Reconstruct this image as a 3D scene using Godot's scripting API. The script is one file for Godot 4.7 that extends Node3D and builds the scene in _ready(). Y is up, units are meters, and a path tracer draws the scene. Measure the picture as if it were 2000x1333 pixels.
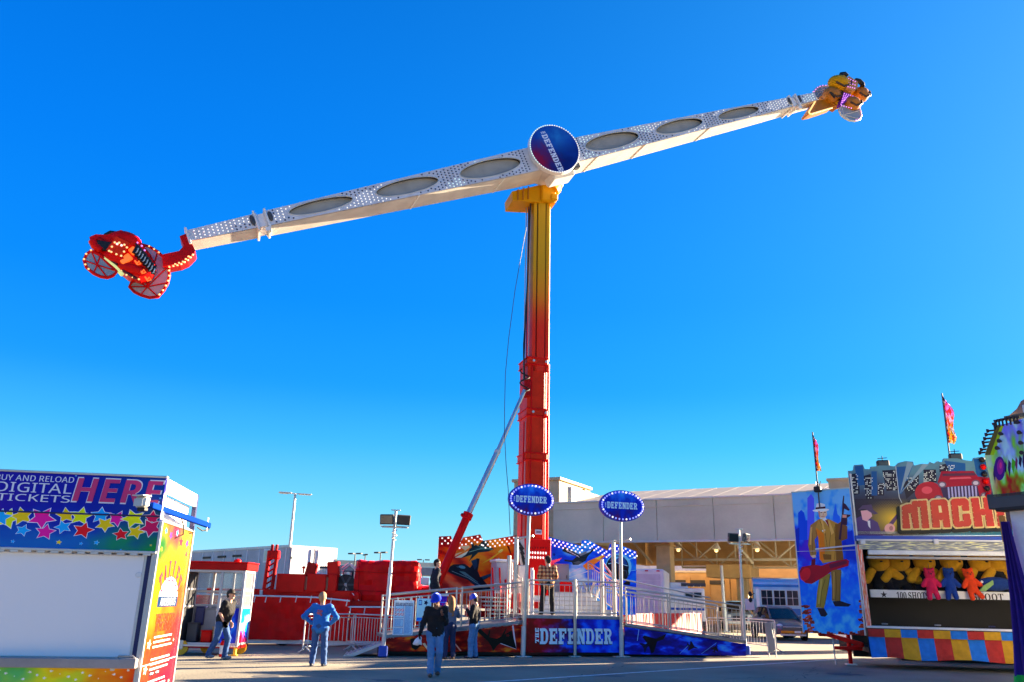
extends Node3D
# A fairground on a parking lot in low back light: a pendulum ride, booths, trailers, a canopy building.

const FOC := 1570.0            # focal length in photo pixels (2000 x 1333)
const CAM := Vector3(0, 1.7, 0)
const EXPOSURE := 7.5           # exposed for the shade
var SUN := Vector3(cos(deg_to_rad(16.0)) * cos(deg_to_rad(29.0)), sin(deg_to_rad(16.0)), -cos(deg_to_rad(16.0)) * sin(deg_to_rad(29.0)))
var CB: Basis
var M := {}
var grime: ImageTexture
var grime_n: ImageTexture
var used := {}
# photo windows used while measuring: x0, y0, scale
const V := {"p": [0, 0, 1.0], "a": [0, 900, 3.079], "b": [340, 940, 3.393], "c": [700, 930, 3.308], "d": [980, 930, 3.306], "e": [1180, 900, 3.078], "g": [1540, 740, 2.248], "h": [140, 400, 4.762], "i": [1500, 120, 8.33], "hub": [960, 220, 5.126], "m1": [960, 480, 4.165], "m2": [900, 740, 4.165], "man": [1540, 940, 4.1625], "sg": [1650, 860, 5.714], "sh": [1660, 1040, 4.938], "pl": [850, 1030, 5.0], "rg": [1200, 1060, 5.0], "gb": [350, 1050, 5.126], "pp": [740, 1130, 6.25], "rb": [1880, 760, 5.333]}

# ---------------------------------------------------------------- mesh builder
class Bld:
	var v := PackedVector3Array()
	var n := PackedVector3Array()
	var t := PackedVector2Array()
	var xf := Transform3D.IDENTITY
	func tri(a: Vector3, b: Vector3, c: Vector3, na: Vector3, nb: Vector3, nc: Vector3, ua := Vector2.ZERO, ub := Vector2.ZERO, uc := Vector2.ZERO) -> void:
		if (c - a).cross(b - a).dot(na + nb + nc) < 0.0:
			var s := b; b = c; c = s
			var sn := nb; nb = nc; nc = sn
			var su := ub; ub = uc; uc = su
		v.append(xf * a); v.append(xf * b); v.append(xf * c)
		n.append((xf.basis * na).normalized()); n.append((xf.basis * nb).normalized()); n.append((xf.basis * nc).normalized())
		t.append(ua); t.append(ub); t.append(uc)
	func quad(a: Vector3, b: Vector3, c: Vector3, d: Vector3) -> void:   # counter-clockwise from outside
		var m := (b - a).cross(c - a).normalized()
		if m.length() < 0.5: m = (c - a).cross(d - a).normalized()
		tri(a, b, c, m, m, m, Vector2(0, 1), Vector2(1, 1), Vector2(1, 0))
		tri(a, c, d, m, m, m, Vector2(0, 1), Vector2(1, 0), Vector2(0, 0))
	func box(c: Vector3, s: Vector3, bev := 0.0, B := Basis.IDENTITY) -> Bld:
		var h := s * 0.5
		bev = min(bev, min(h.x, min(h.y, h.z)) * 0.6)
		var P := func(i: int, j: int, k: int, ax: int) -> Vector3:
			var q := Vector3(i * h.x, j * h.y, k * h.z)
			if bev > 0.0:
				if ax != 0: q.x -= i * bev
				if ax != 1: q.y -= j * bev
				if ax != 2: q.z -= k * bev
			return c + B * q
		for s1 in [-1, 1]:
			var fs := [[Vector3i(0, -1, -1), Vector3i(0, 1, -1), Vector3i(0, 1, 1), Vector3i(0, -1, 1)], [Vector3i(-1, 0, -1), Vector3i(1, 0, -1), Vector3i(1, 0, 1), Vector3i(-1, 0, 1)], [Vector3i(-1, -1, 0), Vector3i(1, -1, 0), Vector3i(1, 1, 0), Vector3i(-1, 1, 0)]]
			for ax in 3:
				var p := []
				for w in fs[ax]:
					var ww: Vector3i = w
					ww[ax] = s1
					p.append(P.call(ww.x, ww.y, ww.z, ax))
				var nn := Vector3.ZERO
				nn[ax] = s1
				nn = B * nn
				tri(p[0], p[1], p[2], nn, nn, nn, Vector2(0, 1), Vector2(1, 1), Vector2(1, 0))
				tri(p[0], p[2], p[3], nn, nn, nn, Vector2(0, 1), Vector2(1, 0), Vector2(0, 0))
		if bev > 0.0:
			for ax in 3:
				var a1 := (ax + 1) % 3
				var a2 := (ax + 2) % 3
				for s1 in [-1, 1]:
					for s2 in [-1, 1]:
						var w0 := Vector3i.ZERO
						w0[a1] = s1; w0[a2] = s2
						var lo := w0; lo[ax] = -1
						var hi := w0; hi[ax] = 1
						var nn := Vector3.ZERO
						nn[a1] = s1; nn[a2] = s2
						nn = (B * nn).normalized()
						var p0: Vector3 = P.call(lo.x, lo.y, lo.z, a1)
						var p1: Vector3 = P.call(hi.x, hi.y, hi.z, a1)
						var p2: Vector3 = P.call(hi.x, hi.y, hi.z, a2)
						var p3: Vector3 = P.call(lo.x, lo.y, lo.z, a2)
						tri(p0, p1, p2, nn, nn, nn); tri(p0, p2, p3, nn, nn, nn)
			for i in [-1, 1]:
				for j in [-1, 1]:
					for k in [-1, 1]:
						var nn := (B * Vector3(i, j, k)).normalized()
						tri(P.call(i, j, k, 0), P.call(i, j, k, 1), P.call(i, j, k, 2), nn, nn, nn)
		return self
	func tube(pts: Array, r, sides := 8, caps := true) -> Bld:
		var m := pts.size()
		var up := Vector3.UP
		var d0: Vector3 = (pts[1] - pts[0]).normalized()
		if absf(d0.dot(up)) > 0.95: up = Vector3.RIGHT
		var e := d0.cross(up).normalized()
		var rings := []
		var cents := []
		for i in m:
			var d: Vector3 = ((pts[min(i + 1, m - 1)] as Vector3) - (pts[max(i - 1, 0)] as Vector3)).normalized()
			e = (e - d * e.dot(d)).normalized()
			var g := d.cross(e)
			var rr: float = r[i] if r is Array else r
			var ring := []
			for k in sides:
				var an := TAU * k / sides
				ring.append([(pts[i] as Vector3) + (e * cos(an) + g * sin(an)) * rr, e * cos(an) + g * sin(an)])
			rings.append(ring); cents.append(d)
		for i in m - 1:
			for k in sides:
				var a = rings[i][k]; var b = rings[i][(k + 1) % sides]; var c = rings[i + 1][(k + 1) % sides]; var d = rings[i + 1][k]
				tri(a[0], b[0], c[0], a[1], b[1], c[1]); tri(a[0], c[0], d[0], a[1], c[1], d[1])
		if caps:
			for k in sides:
				var n0: Vector3 = -cents[0]
				var n1: Vector3 = cents[m - 1]
				tri(pts[0], rings[0][k][0], rings[0][(k + 1) % sides][0], n0, n0, n0)
				tri(pts[m - 1], rings[m - 1][k][0], rings[m - 1][(k + 1) % sides][0], n1, n1, n1)
		return self
	func cyl(a: Vector3, b: Vector3, r0: float, r1 := -1.0, sides := 12) -> Bld:
		return tube([a, b], [r0, r0 if r1 < 0.0 else r1], sides)
	func sph(c: Vector3, r: Vector3, nu := 10, nv := 6, B := Basis.IDENTITY) -> Bld:
		for j in nv:
			for i in nu:
				var q := []
				for w in [[i, j], [i + 1, j], [i + 1, j + 1], [i, j + 1]]:
					var th: float = PI * w[1] / nv
					var ph: float = TAU * w[0] / nu
					var u := Vector3(sin(th) * cos(ph), cos(th), sin(th) * sin(ph))
					q.append([c + B * (u * r), (B * (u / r)).normalized()])
				if j > 0: tri(q[0][0], q[1][0], q[2][0], q[0][1], q[1][1], q[2][1])
				if j < nv - 1: tri(q[0][0], q[2][0], q[3][0], q[0][1], q[2][1], q[3][1])
		return self
	func prism(poly: PackedVector2Array, z0: float, z1: float, R := Rect2(0, 0, 1, 1)) -> Bld:   # outline in x,y; R maps the print
		var ids := Geometry2D.triangulate_polygon(poly)
		for i in range(0, ids.size(), 3):
			var p := [poly[ids[i]], poly[ids[i + 1]], poly[ids[i + 2]]]
			var u := []
			for w in p: u.append(Vector2((w.x - R.position.x) / R.size.x, 1.0 - (w.y - R.position.y) / R.size.y))
			var f := Vector3(0, 0, signf(z1 - z0))
			tri(Vector3(p[0].x, p[0].y, z1), Vector3(p[1].x, p[1].y, z1), Vector3(p[2].x, p[2].y, z1), f, f, f, u[0], u[1], u[2])
			tri(Vector3(p[0].x, p[0].y, z0), Vector3(p[1].x, p[1].y, z0), Vector3(p[2].x, p[2].y, z0), -f, -f, -f)
		var cw := 1.0 if Geometry2D.is_polygon_clockwise(poly) else -1.0
		for i in poly.size():
			var a := poly[i]
			var b := poly[(i + 1) % poly.size()]
			var e := (b - a)
			var nn := Vector3(-e.y, e.x, 0).normalized() * cw
			tri(Vector3(a.x, a.y, z0), Vector3(b.x, b.y, z0), Vector3(b.x, b.y, z1), nn, nn, nn)
			tri(Vector3(a.x, a.y, z0), Vector3(b.x, b.y, z1), Vector3(a.x, a.y, z1), nn, nn, nn)
		return self
	func mesh() -> ArrayMesh:
		var arr := []
		arr.resize(Mesh.ARRAY_MAX)
		arr[Mesh.ARRAY_VERTEX] = v; arr[Mesh.ARRAY_NORMAL] = n; arr[Mesh.ARRAY_TEX_UV] = t
		var m := ArrayMesh.new()
		m.add_surface_from_arrays(Mesh.PRIMITIVE_TRIANGLES, arr)
		return m

# ---------------------------------------------------------------- nodes
func mi(called: String, b, m: Material, parent: Node, at := Transform3D.IDENTITY) -> MeshInstance3D:
	var o := MeshInstance3D.new()
	o.name = called
	o.mesh = b.mesh() if b is Bld else b
	o.material_override = m
	o.transform = at
	parent.add_child(o, true)
	return o
func numbered(called: String) -> String:
	used[called] = used.get(called, -1) + 1
	return called if used[called] == 0 else "%s_%03d" % [called, used[called]]
func tag(o: Node, label: String, category: String, group := "") -> void:
	o.set_meta("label", label); o.set_meta("category", category)
	if group: o.set_meta("group", group)
func thing(called: String, label: String, category: String, T: Transform3D, group := "") -> Node3D:
	var o := Node3D.new()
	o.name = numbered(called)
	add_child(o)
	o.transform = T
	tag(o, label, category, group)
	return o
func struct(called: String, b, m: Material, at := Transform3D.IDENTITY) -> MeshInstance3D:
	var o := mi(numbered(called), b, m, self, at)
	o.set_meta("kind", "structure")
	return o
func stuff(o: Node) -> Node:
	o.set_meta("kind", "stuff")
	return o
func bx(called: String, c: Vector3, s: Vector3, m: Material, parent: Node, bev := 0.008) -> MeshInstance3D:
	return mi(called, Bld.new().box(Vector3.ZERO, s, bev), m, parent, Transform3D(Basis.IDENTITY, c))
func rod(called: String, a: Vector3, b: Vector3, r: float, m: Material, parent: Node, sides := 8) -> MeshInstance3D:
	return mi(called, Bld.new().cyl(a, b, r, r, sides), m, parent)

# ---------------------------------------------------------------- photo pixel -> direction -> point on a plane or the ground
func ray(p: Vector2) -> Vector3:
	return CB * Vector3((p.x - 1000.0) / FOC, -(p.y - 666.5) / FOC, -1.0)
func vp(view: String, x: float, y: float) -> Vector2:
	var w = V[view]
	return Vector2(w[0] + x / w[2], w[1] + y / w[2])
func lp(T: Transform3D, view: String, x: float, y: float, d := 0.0) -> Vector2:   # point of the plane z = d of frame T
	var I := T.affine_inverse()
	var o := I * CAM
	var r := I.basis * ray(vp(view, x, y))
	var k := (d - o.z) / r.z
	return Vector2(o.x + r.x * k, o.y + r.y * k)
func l3(T: Transform3D, view: String, x: float, y: float, d := 0.0) -> Vector3:
	var q := lp(T, view, x, y, d)
	return Vector3(q.x, q.y, d)
func lpoly(T: Transform3D, view: String, pts: Array, d := 0.0) -> PackedVector2Array:
	var out := PackedVector2Array()
	for i in range(0, pts.size(), 2): out.append(lp(T, view, pts[i], pts[i + 1], d))
	return out
func gnd(x: float, y: float, h := 0.0) -> Vector3:
	var r := ray(Vector2(x, y))
	return CAM + r * ((h - CAM.y) / r.y)
func dep(x: float, y: float, z: float) -> Vector3:
	var r := ray(Vector2(x, y))
	return CAM + r * (z / -r.z)
func fr(o: Vector3, yaw: float) -> Transform3D:
	return Transform3D(Basis(Vector3.UP, deg_to_rad(yaw)), Vector3(o.x, o.y, o.z))

# ---------------------------------------------------------------- materials
func make_grime() -> void:
	var n1 := FastNoiseLite.new()
	n1.seed = 7; n1.frequency = 0.012; n1.fractal_octaves = 5
	var n2 := FastNoiseLite.new()
	n2.seed = 9; n2.frequency = 0.2; n2.fractal_octaves = 2
	var a := n1.get_seamless_image(256, 256)
	var b := n2.get_seamless_image(256, 256)
	var im := Image.create(256, 256, true, Image.FORMAT_RGB8)
	for y in 256:
		for x in 256:
			var g := 0.90 + 0.1 * clampf(a.get_pixel(x, y).r * 1.5 - 0.15, 0, 1) - 0.035 * b.get_pixel(x, y).r
			im.set_pixel(x, y, Color(g, g * 0.995, g * 0.985))
	im.generate_mipmaps()
	grime = ImageTexture.create_from_image(im)
	var bm: Image = a.duplicate()
	bm.convert(Image.FORMAT_RGBA8)
	bm.bump_map_to_normal_map(4.0)
	bm.generate_mipmaps()
	grime_n = ImageTexture.create_from_image(bm)
func mt(key: String, col: Color, rough := 0.6, metal := 0.0, scale := 0.35, dirty := true) -> StandardMaterial3D:
	if M.has(key): return M[key]
	var m := StandardMaterial3D.new()
	m.albedo_color = col
	m.roughness = rough
	m.metallic = metal
	m.cull_mode = BaseMaterial3D.CULL_DISABLED
	if dirty:
		m.albedo_texture = grime
		m.uv1_triplanar = true
		m.uv1_world_triplanar = true
		m.uv1_scale = Vector3.ONE * scale
	M[key] = m
	return m
func glow(key: String, col: Color, e: float) -> StandardMaterial3D:
	if M.has(key): return M[key]
	var m := StandardMaterial3D.new()
	m.albedo_color = col
	m.emission_enabled = true
	m.emission = col
	m.emission_energy_multiplier = e
	m.roughness = 0.4
	M[key] = m
	return m
func glass(key: String, col: Color, alpha: float) -> StandardMaterial3D:
	var m := StandardMaterial3D.new()
	m.albedo_color = Color(col, alpha)
	m.transparency = BaseMaterial3D.TRANSPARENCY_ALPHA
	m.roughness = 0.03
	M[key] = m
	return m
func print_mat(im: Image, rough := 0.45, vivid := true) -> StandardMaterial3D:
	if vivid: im.adjust_bcs(1.12, 1.14, 1.25)
	im.generate_mipmaps()
	var m := StandardMaterial3D.new()
	m.albedo_texture = ImageTexture.create_from_image(im)
	m.roughness = rough
	m.cull_mode = BaseMaterial3D.CULL_DISABLED
	m.texture_repeat = false
	m.metallic_specular = 0.3
	return m

# ---------------------------------------------------------------- printed pictures: an image with its rectangle on a plane
class Art:
	var im: Image
	var R: Rect2
	var host
	var T: Transform3D
	var d := 0.0
	func setup(h, frame: Transform3D, rect: Rect2, w: int, hh: int, dd := 0.0) -> Art:
		host = h; T = frame; R = rect; d = dd
		im = Image.create(w, hh, false, Image.FORMAT_RGB8)
		return self
	func uv(q: Vector2) -> Vector2:
		return Vector2((q.x - R.position.x) / R.size.x * im.get_width(), (1.0 - (q.y - R.position.y) / R.size.y) * im.get_height())
	func ground(f: Callable, w := 64, h := 64) -> void:      # smooth painted ground: f(u, v) -> Color, v down
		var s := Image.create(w, h, false, Image.FORMAT_RGB8)
		for y in h:
			for x in w: s.set_pixel(x, y, f.call((x + 0.5) / w, (y + 0.5) / h))
		s.resize(im.get_width(), im.get_height(), Image.INTERPOLATE_CUBIC)
		im.blit_rect(s, Rect2i(0, 0, s.get_width(), s.get_height()), Vector2i.ZERO)
	func fill(p: PackedVector2Array, col: Color) -> void:    # polygon in texture pixels
		var y0 := 1e9
		var y1 := -1e9
		for q in p: y0 = min(y0, q.y); y1 = max(y1, q.y)
		for y in range(max(0, int(y0)), min(im.get_height(), int(y1) + 2)):
			var xs := []
			var yc := y + 0.5
			for i in p.size():
				var a := p[i]
				var b := p[(i + 1) % p.size()]
				if (a.y <= yc) != (b.y <= yc): xs.append(a.x + (yc - a.y) / (b.y - a.y) * (b.x - a.x))
			xs.sort()
			for k in range(0, xs.size() - 1, 2):
				var xa := int(round(xs[k]))
				var xb := int(round(xs[k + 1]))
				if xb > xa: im.fill_rect(Rect2i(xa, y, xb - xa, 1).intersection(Rect2i(0, 0, im.get_width(), im.get_height())), col)
	func poly(view: String, pts: Array, col: Color) -> void: # polygon in photo-window pixels
		var p := PackedVector2Array()
		for i in range(0, pts.size(), 2): p.append(uv(host.lp(T, view, pts[i], pts[i + 1], d)))
		fill(p, col)
	func stroke(view: String, pts: Array, w: float, col: Color) -> void:
		for i in range(0, pts.size() - 2, 2):
			var a := uv(host.lp(T, view, pts[i], pts[i + 1], d))
			var b := uv(host.lp(T, view, pts[i + 2], pts[i + 3], d))
			var e := (b - a).orthogonal().normalized() * w * 0.5
			fill(PackedVector2Array([a + e, b + e, b - e, a - e]), col)
	func ell(view: String, x: float, y: float, rx: float, ry: float, col: Color, rot := 0.0) -> void:
		var pts := []
		for k in 20:
			var q := Vector2(cos(TAU * k / 20) * rx, sin(TAU * k / 20) * ry).rotated(rot)
			pts.append(x + q.x); pts.append(y + q.y)
		poly(view, pts, col)
	func star(c: Vector2, r: float, rot: float, col: Color, inner := 0.48) -> void:    # texture pixels
		var p := PackedVector2Array()
		for k in 10: p.append(c + Vector2.UP.rotated(rot + TAU * k / 10) * (r if k % 2 == 0 else r * inner))
		fill(p, col)
	func glyphs(s: String, o: Vector2, dx: Vector2, dy: Vector2, col: Color, gap := 0.14, grow := 0.0) -> void:   # slab letters; dx = one letter's width, dy = its height (texture pixels)
		var x := 0.0
		for ch in s:
			for part in Art.letter(ch):
				var p := PackedVector2Array()
				for i in range(0, part.size(), 2): p.append(o + dx * (x + part[i] / 10.0) + dy * (part[i + 1] / 14.0))
				if grow > 0.0:
					var g := Geometry2D.offset_polygon(p, grow)
					for w in g: fill(w, col)
				else: fill(p, col)
			x += 1.0 + gap
	static func rc(a: float, b: float, c: float, e: float) -> Array: return [a, b, c, b, c, e, a, e]
	static func bowl(x0: float, x1: float, y0: float, y1: float, t: float) -> Array:
		var o := [x0, y0]
		for k in 9:
			var an := -PI / 2 + PI * k / 8
			o.append(x1 - (x1 - x0) * 0.62 + cos(an) * (x1 - x0) * 0.62); o.append((y0 + y1) / 2 + sin(an) * (y1 - y0) / 2)
		o.append(x0); o.append(y1); o.append(x0); o.append(y1 - t * 0.85)
		for k in 9:
			var an := PI / 2 - PI * k / 8
			o.append(x1 - (x1 - x0) * 0.62 + cos(an) * ((x1 - x0) * 0.62 - t)); o.append((y0 + y1) / 2 + sin(an) * ((y1 - y0) / 2 - t * 0.85))
		o.append(x0); o.append(y0 + t * 0.85)
		return o
	static func letter(ch: String) -> Array:
		match ch:
			"D": return [rc(1, 0, 4.2, 14), rc(0, 0, 4.5, 2.6), rc(0, 11.4, 4.5, 14), bowl(3.5, 10, 0, 14, 3.0)]
			"E": return [rc(1, 0, 4.2, 14), rc(0, 0, 9.5, 2.6), rc(0, 11.4, 9.5, 14), rc(7.6, 0, 9.5, 4.6), rc(7.6, 9.4, 9.5, 14), rc(4, 5.8, 7, 8.2), rc(5.6, 4.6, 7, 9.4)]
			"F": return [rc(1, 0, 4.2, 14), rc(0, 0, 6, 2.6), rc(0, 11.4, 9.5, 14), rc(7.6, 9.4, 9.5, 14), rc(4, 5.8, 7, 8.2), rc(5.6, 4.6, 7, 9.4)]
			"N": return [rc(0.8, 0, 3.4, 14), rc(7, 0, 9.4, 14), rc(0, 0, 4.4, 2.6), rc(0, 11.4, 3.4, 14), rc(5.8, 11.4, 10.2, 14), [0.8, 14, 4.2, 14, 9.4, 0, 6.4, 0]]
			"R": return [rc(1, 0, 4.2, 14), rc(0, 0, 5, 2.6), rc(0, 11.4, 4.5, 14), bowl(3.5, 9.6, 6, 14, 2.8), [4.6, 7, 7.4, 7, 8.6, 2.4, 10.2, 2.4, 10.2, 0, 6.6, 0]]
			"T": return [rc(3.4, 0, 6.6, 14), rc(0, 11.4, 10, 14), rc(0, 9, 2, 14), rc(8, 9, 10, 14), rc(2, 0, 8, 2.4)]
			"H": return [rc(1, 0, 4, 14), rc(6, 0, 9, 14), rc(0, 0, 5, 2.4), rc(5.2, 0, 10, 2.4), rc(0, 11.6, 5, 14), rc(5.2, 11.6, 10, 14), rc(3, 5.8, 7, 8.2)]
		return []

# ---------------------------------------------------------------- lettering as thin solid letters
func text(s: String, parent: Node, c: Vector3, w: float, h: float, m: Material, fnt := "Droid Sans", weight := 700, slant := 0.0, R := Basis.IDENTITY, deep := 0.006, called := "lettering") -> MeshInstance3D:
	var f := SystemFont.new()
	f.font_names = PackedStringArray([fnt])
	f.font_weight = weight
	var t := TextMesh.new()
	t.text = s; t.font = f; t.font_size = 48; t.pixel_size = 0.01; t.depth = 0.02; t.curve_step = 4.0
	var bb := t.get_aabb()
	var B := Basis(Vector3(w / bb.size.x, 0, 0), Vector3(slant * h / bb.size.y, h / bb.size.y, 0), Vector3(0, 0, deep / 0.02))
	var o := mi(called, t, m, parent)
	var B2 := R * B
	o.transform = Transform3D(B2, c - B2 * bb.get_center())
	return o
func rod_row(called: String, pts: Array, r: float, m: Material, parent: Node, sides := 6) -> MeshInstance3D:
	return mi(called, Bld.new().tube(pts, r, sides), m, parent)

# ================================================================ scene
func _ready() -> void:
	# camera
	CB = Basis(Vector3.RIGHT, deg_to_rad(17.8)) * Basis(Vector3.BACK, deg_to_rad(1.3))
	var cam := Camera3D.new()
	cam.name = "camera"
	cam.transform = Transform3D(CB, CAM)
	cam.fov = rad_to_deg(2.0 * atan(666.5 / FOC))
	cam.near = 0.05; cam.far = 2500.0
	add_child(cam)
	cam.current = true
	# sky, exposure
	var env := Environment.new()
	env.background_mode = Environment.BG_SKY
	var sk := Sky.new()
	sk.sky_material = make_sky()
	env.sky = sk
	env.tonemap_mode = Environment.TONE_MAPPER_LINEAR
	env.tonemap_exposure = EXPOSURE
	env.sdfgi_enabled = true; env.ssao_enabled = true; env.ssil_enabled = true
	var we := WorldEnvironment.new()
	we.name = "world_environment"
	we.environment = env
	add_child(we)
	# sun: low, from behind the scene on the right
	var sun := DirectionalLight3D.new()
	sun.name = "sun"
	sun.look_at_from_position(SUN * 50.0, Vector3.ZERO, Vector3.UP)
	sun.light_energy = 1.6
	sun.light_color = Color(1.0, 0.9, 0.76)
	sun.light_angular_distance = 0.5
	sun.shadow_enabled = true
	add_child(sun)
	# setting, then things
	make_grime()
	make_materials()
	make_ground()
	make_building()
	make_far_lot()
	make_mast()
	make_arm()
	make_gondolas()
	make_platform()
	make_backdrops()
	make_signs_and_lights()
	make_ticket_booth()
	make_glass_booth()
	make_gallery()
	make_unseen_stalls()
	make_unseen_banner()
	make_corner_booth()
	make_red_trailer()
	make_barriers()
	make_vehicles()
	make_people()

func make_sky() -> Material:
	# air only: deep blue overhead, pale at the horizon, whiter towards the low sun, as the frame shows from left to right
	var W := 256
	var HH := 256
	var im := Image.create(W, HH, false, Image.FORMAT_RGBF)
	var stops := [[-90.0, Color8(120, 118, 112)], [-3.0, Color8(150, 160, 168)], [0.0, Color8(192, 234, 250)], [3.0, Color8(152, 226, 255)], [6.0, Color8(114, 210, 255)], [10.0, Color8(66, 182, 255)], [14.0, Color8(28, 152, 254)], [20.0, Color8(10, 135, 249)], [28.0, Color8(4, 122, 240)], [41.0, Color8(2, 104, 214)], [60.0, Color8(2, 90, 192)], [90.0, Color8(2, 80, 176)]]
	for y in HH:
		var e := 90.0 - 180.0 * (y + 0.5) / HH
		var c := Color.BLACK
		for k in stops.size() - 1:
			if e >= stops[k][0] and e <= stops[k + 1][0]:
				var f: float = (e - stops[k][0]) / (stops[k + 1][0] - stops[k][0])
				c = (stops[k][1] as Color).srgb_to_linear().lerp((stops[k + 1][1] as Color).srgb_to_linear(), f)
		for x in W:
			var u := TAU * (x + 0.5) / W
			var d := Vector3(sin(u) * cos(deg_to_rad(e)), sin(deg_to_rad(e)), -cos(u) * cos(deg_to_rad(e)))
			var g := exp(-rad_to_deg(d.angle_to(SUN)) / 24.0) if e > -2.0 else 0.0
			im.set_pixel(x, y, Color(c.r + 0.55 * g * g, c.g + 0.66 * g, c.b + 0.85 * g))
	var m := PanoramaSkyMaterial.new()
	m.panorama = ImageTexture.create_from_image(im)
	m.energy_multiplier = 1.06 / EXPOSURE
	return m

func make_materials() -> void:
	mt("red", Color8(244, 14, 10), 0.38)
	mt("red_dark", Color8(188, 12, 12), 0.42)
	mt("red_orange", Color8(246, 52, 10), 0.42)
	mt("gold", Color8(232, 164, 4), 0.45)
	mt("gold_dark", Color8(190, 116, 4), 0.5)
	mt("white", Color8(244, 244, 244), 0.5)
	mt("white_panel", Color8(246, 240, 236), 0.4, 0.0, 1, false)
	mt("cream", Color8(222, 218, 212), 0.5)
	mt("grey", Color8(140, 144, 150), 0.55)
	mt("dark_grey", Color8(70, 73, 78), 0.6)
	mt("mesh_grey", Color8(176, 172, 164), 0.8)
	mt("black", Color8(18, 18, 20), 0.6)
	mt("rubber", Color8(26, 26, 27), 0.85)
	mt("steel", Color8(196, 194, 190), 0.36, 0.7)
	mt("galv", Color8(216, 216, 212), 0.45, 0.35)
	mt("chrome", Color8(206, 206, 206), 0.28, 0.75)
	mt("blue", Color8(18, 76, 190), 0.45)
	mt("blue_bright", Color8(20, 110, 220), 0.45)
	mt("deep_blue", Color8(20, 30, 96), 0.5)
	mt("tarp_red", Color8(240, 10, 14), 0.42, 0.0, 0.6)
	mt("yellow", Color8(240, 190, 20), 0.5)
	mt("tan", Color8(206, 170, 116), 0.8)
	mt("tan_wall", Color8(208, 178, 132), 0.85)
	mt("brown_wall", Color8(206, 186, 150), 0.85)
	mt("fascia", Color8(222, 216, 190), 0.75, 0.0, 0.1)
	mt("roof", Color8(160, 150, 140), 0.7)
	mt("truss", Color8(190, 174, 146), 0.7)
	mt("soffit", Color8(206, 170, 116), 0.8)
	mt("brick_far", Color8(150, 80, 72), 0.85)
	mt("skin", Color8(214, 158, 128), 0.6, 0.0, 1, false)
	mt("led_white", Color8(245, 250, 250), 0.4)
	for k in ["red", "red_dark", "red_orange", "tarp_red", "gold"]: M[k].metallic_specular = 0.25
	glow("bulb", Color8(255, 250, 240), 0.13)
	glow("bulb_green", Color8(225, 255, 245), 0.12)
	glow("bulb_warm", Color8(255, 214, 140), 0.13)
	glow("bulb_violet", Color8(235, 150, 255), 0.12)
	mt("bulb_off", Color8(52, 66, 98), 0.25, 0.0, 1, false)
	glass("pane", Color8(170, 186, 190), 0.22)
	glass("tint", Color8(24, 34, 46), 0.85)

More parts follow.
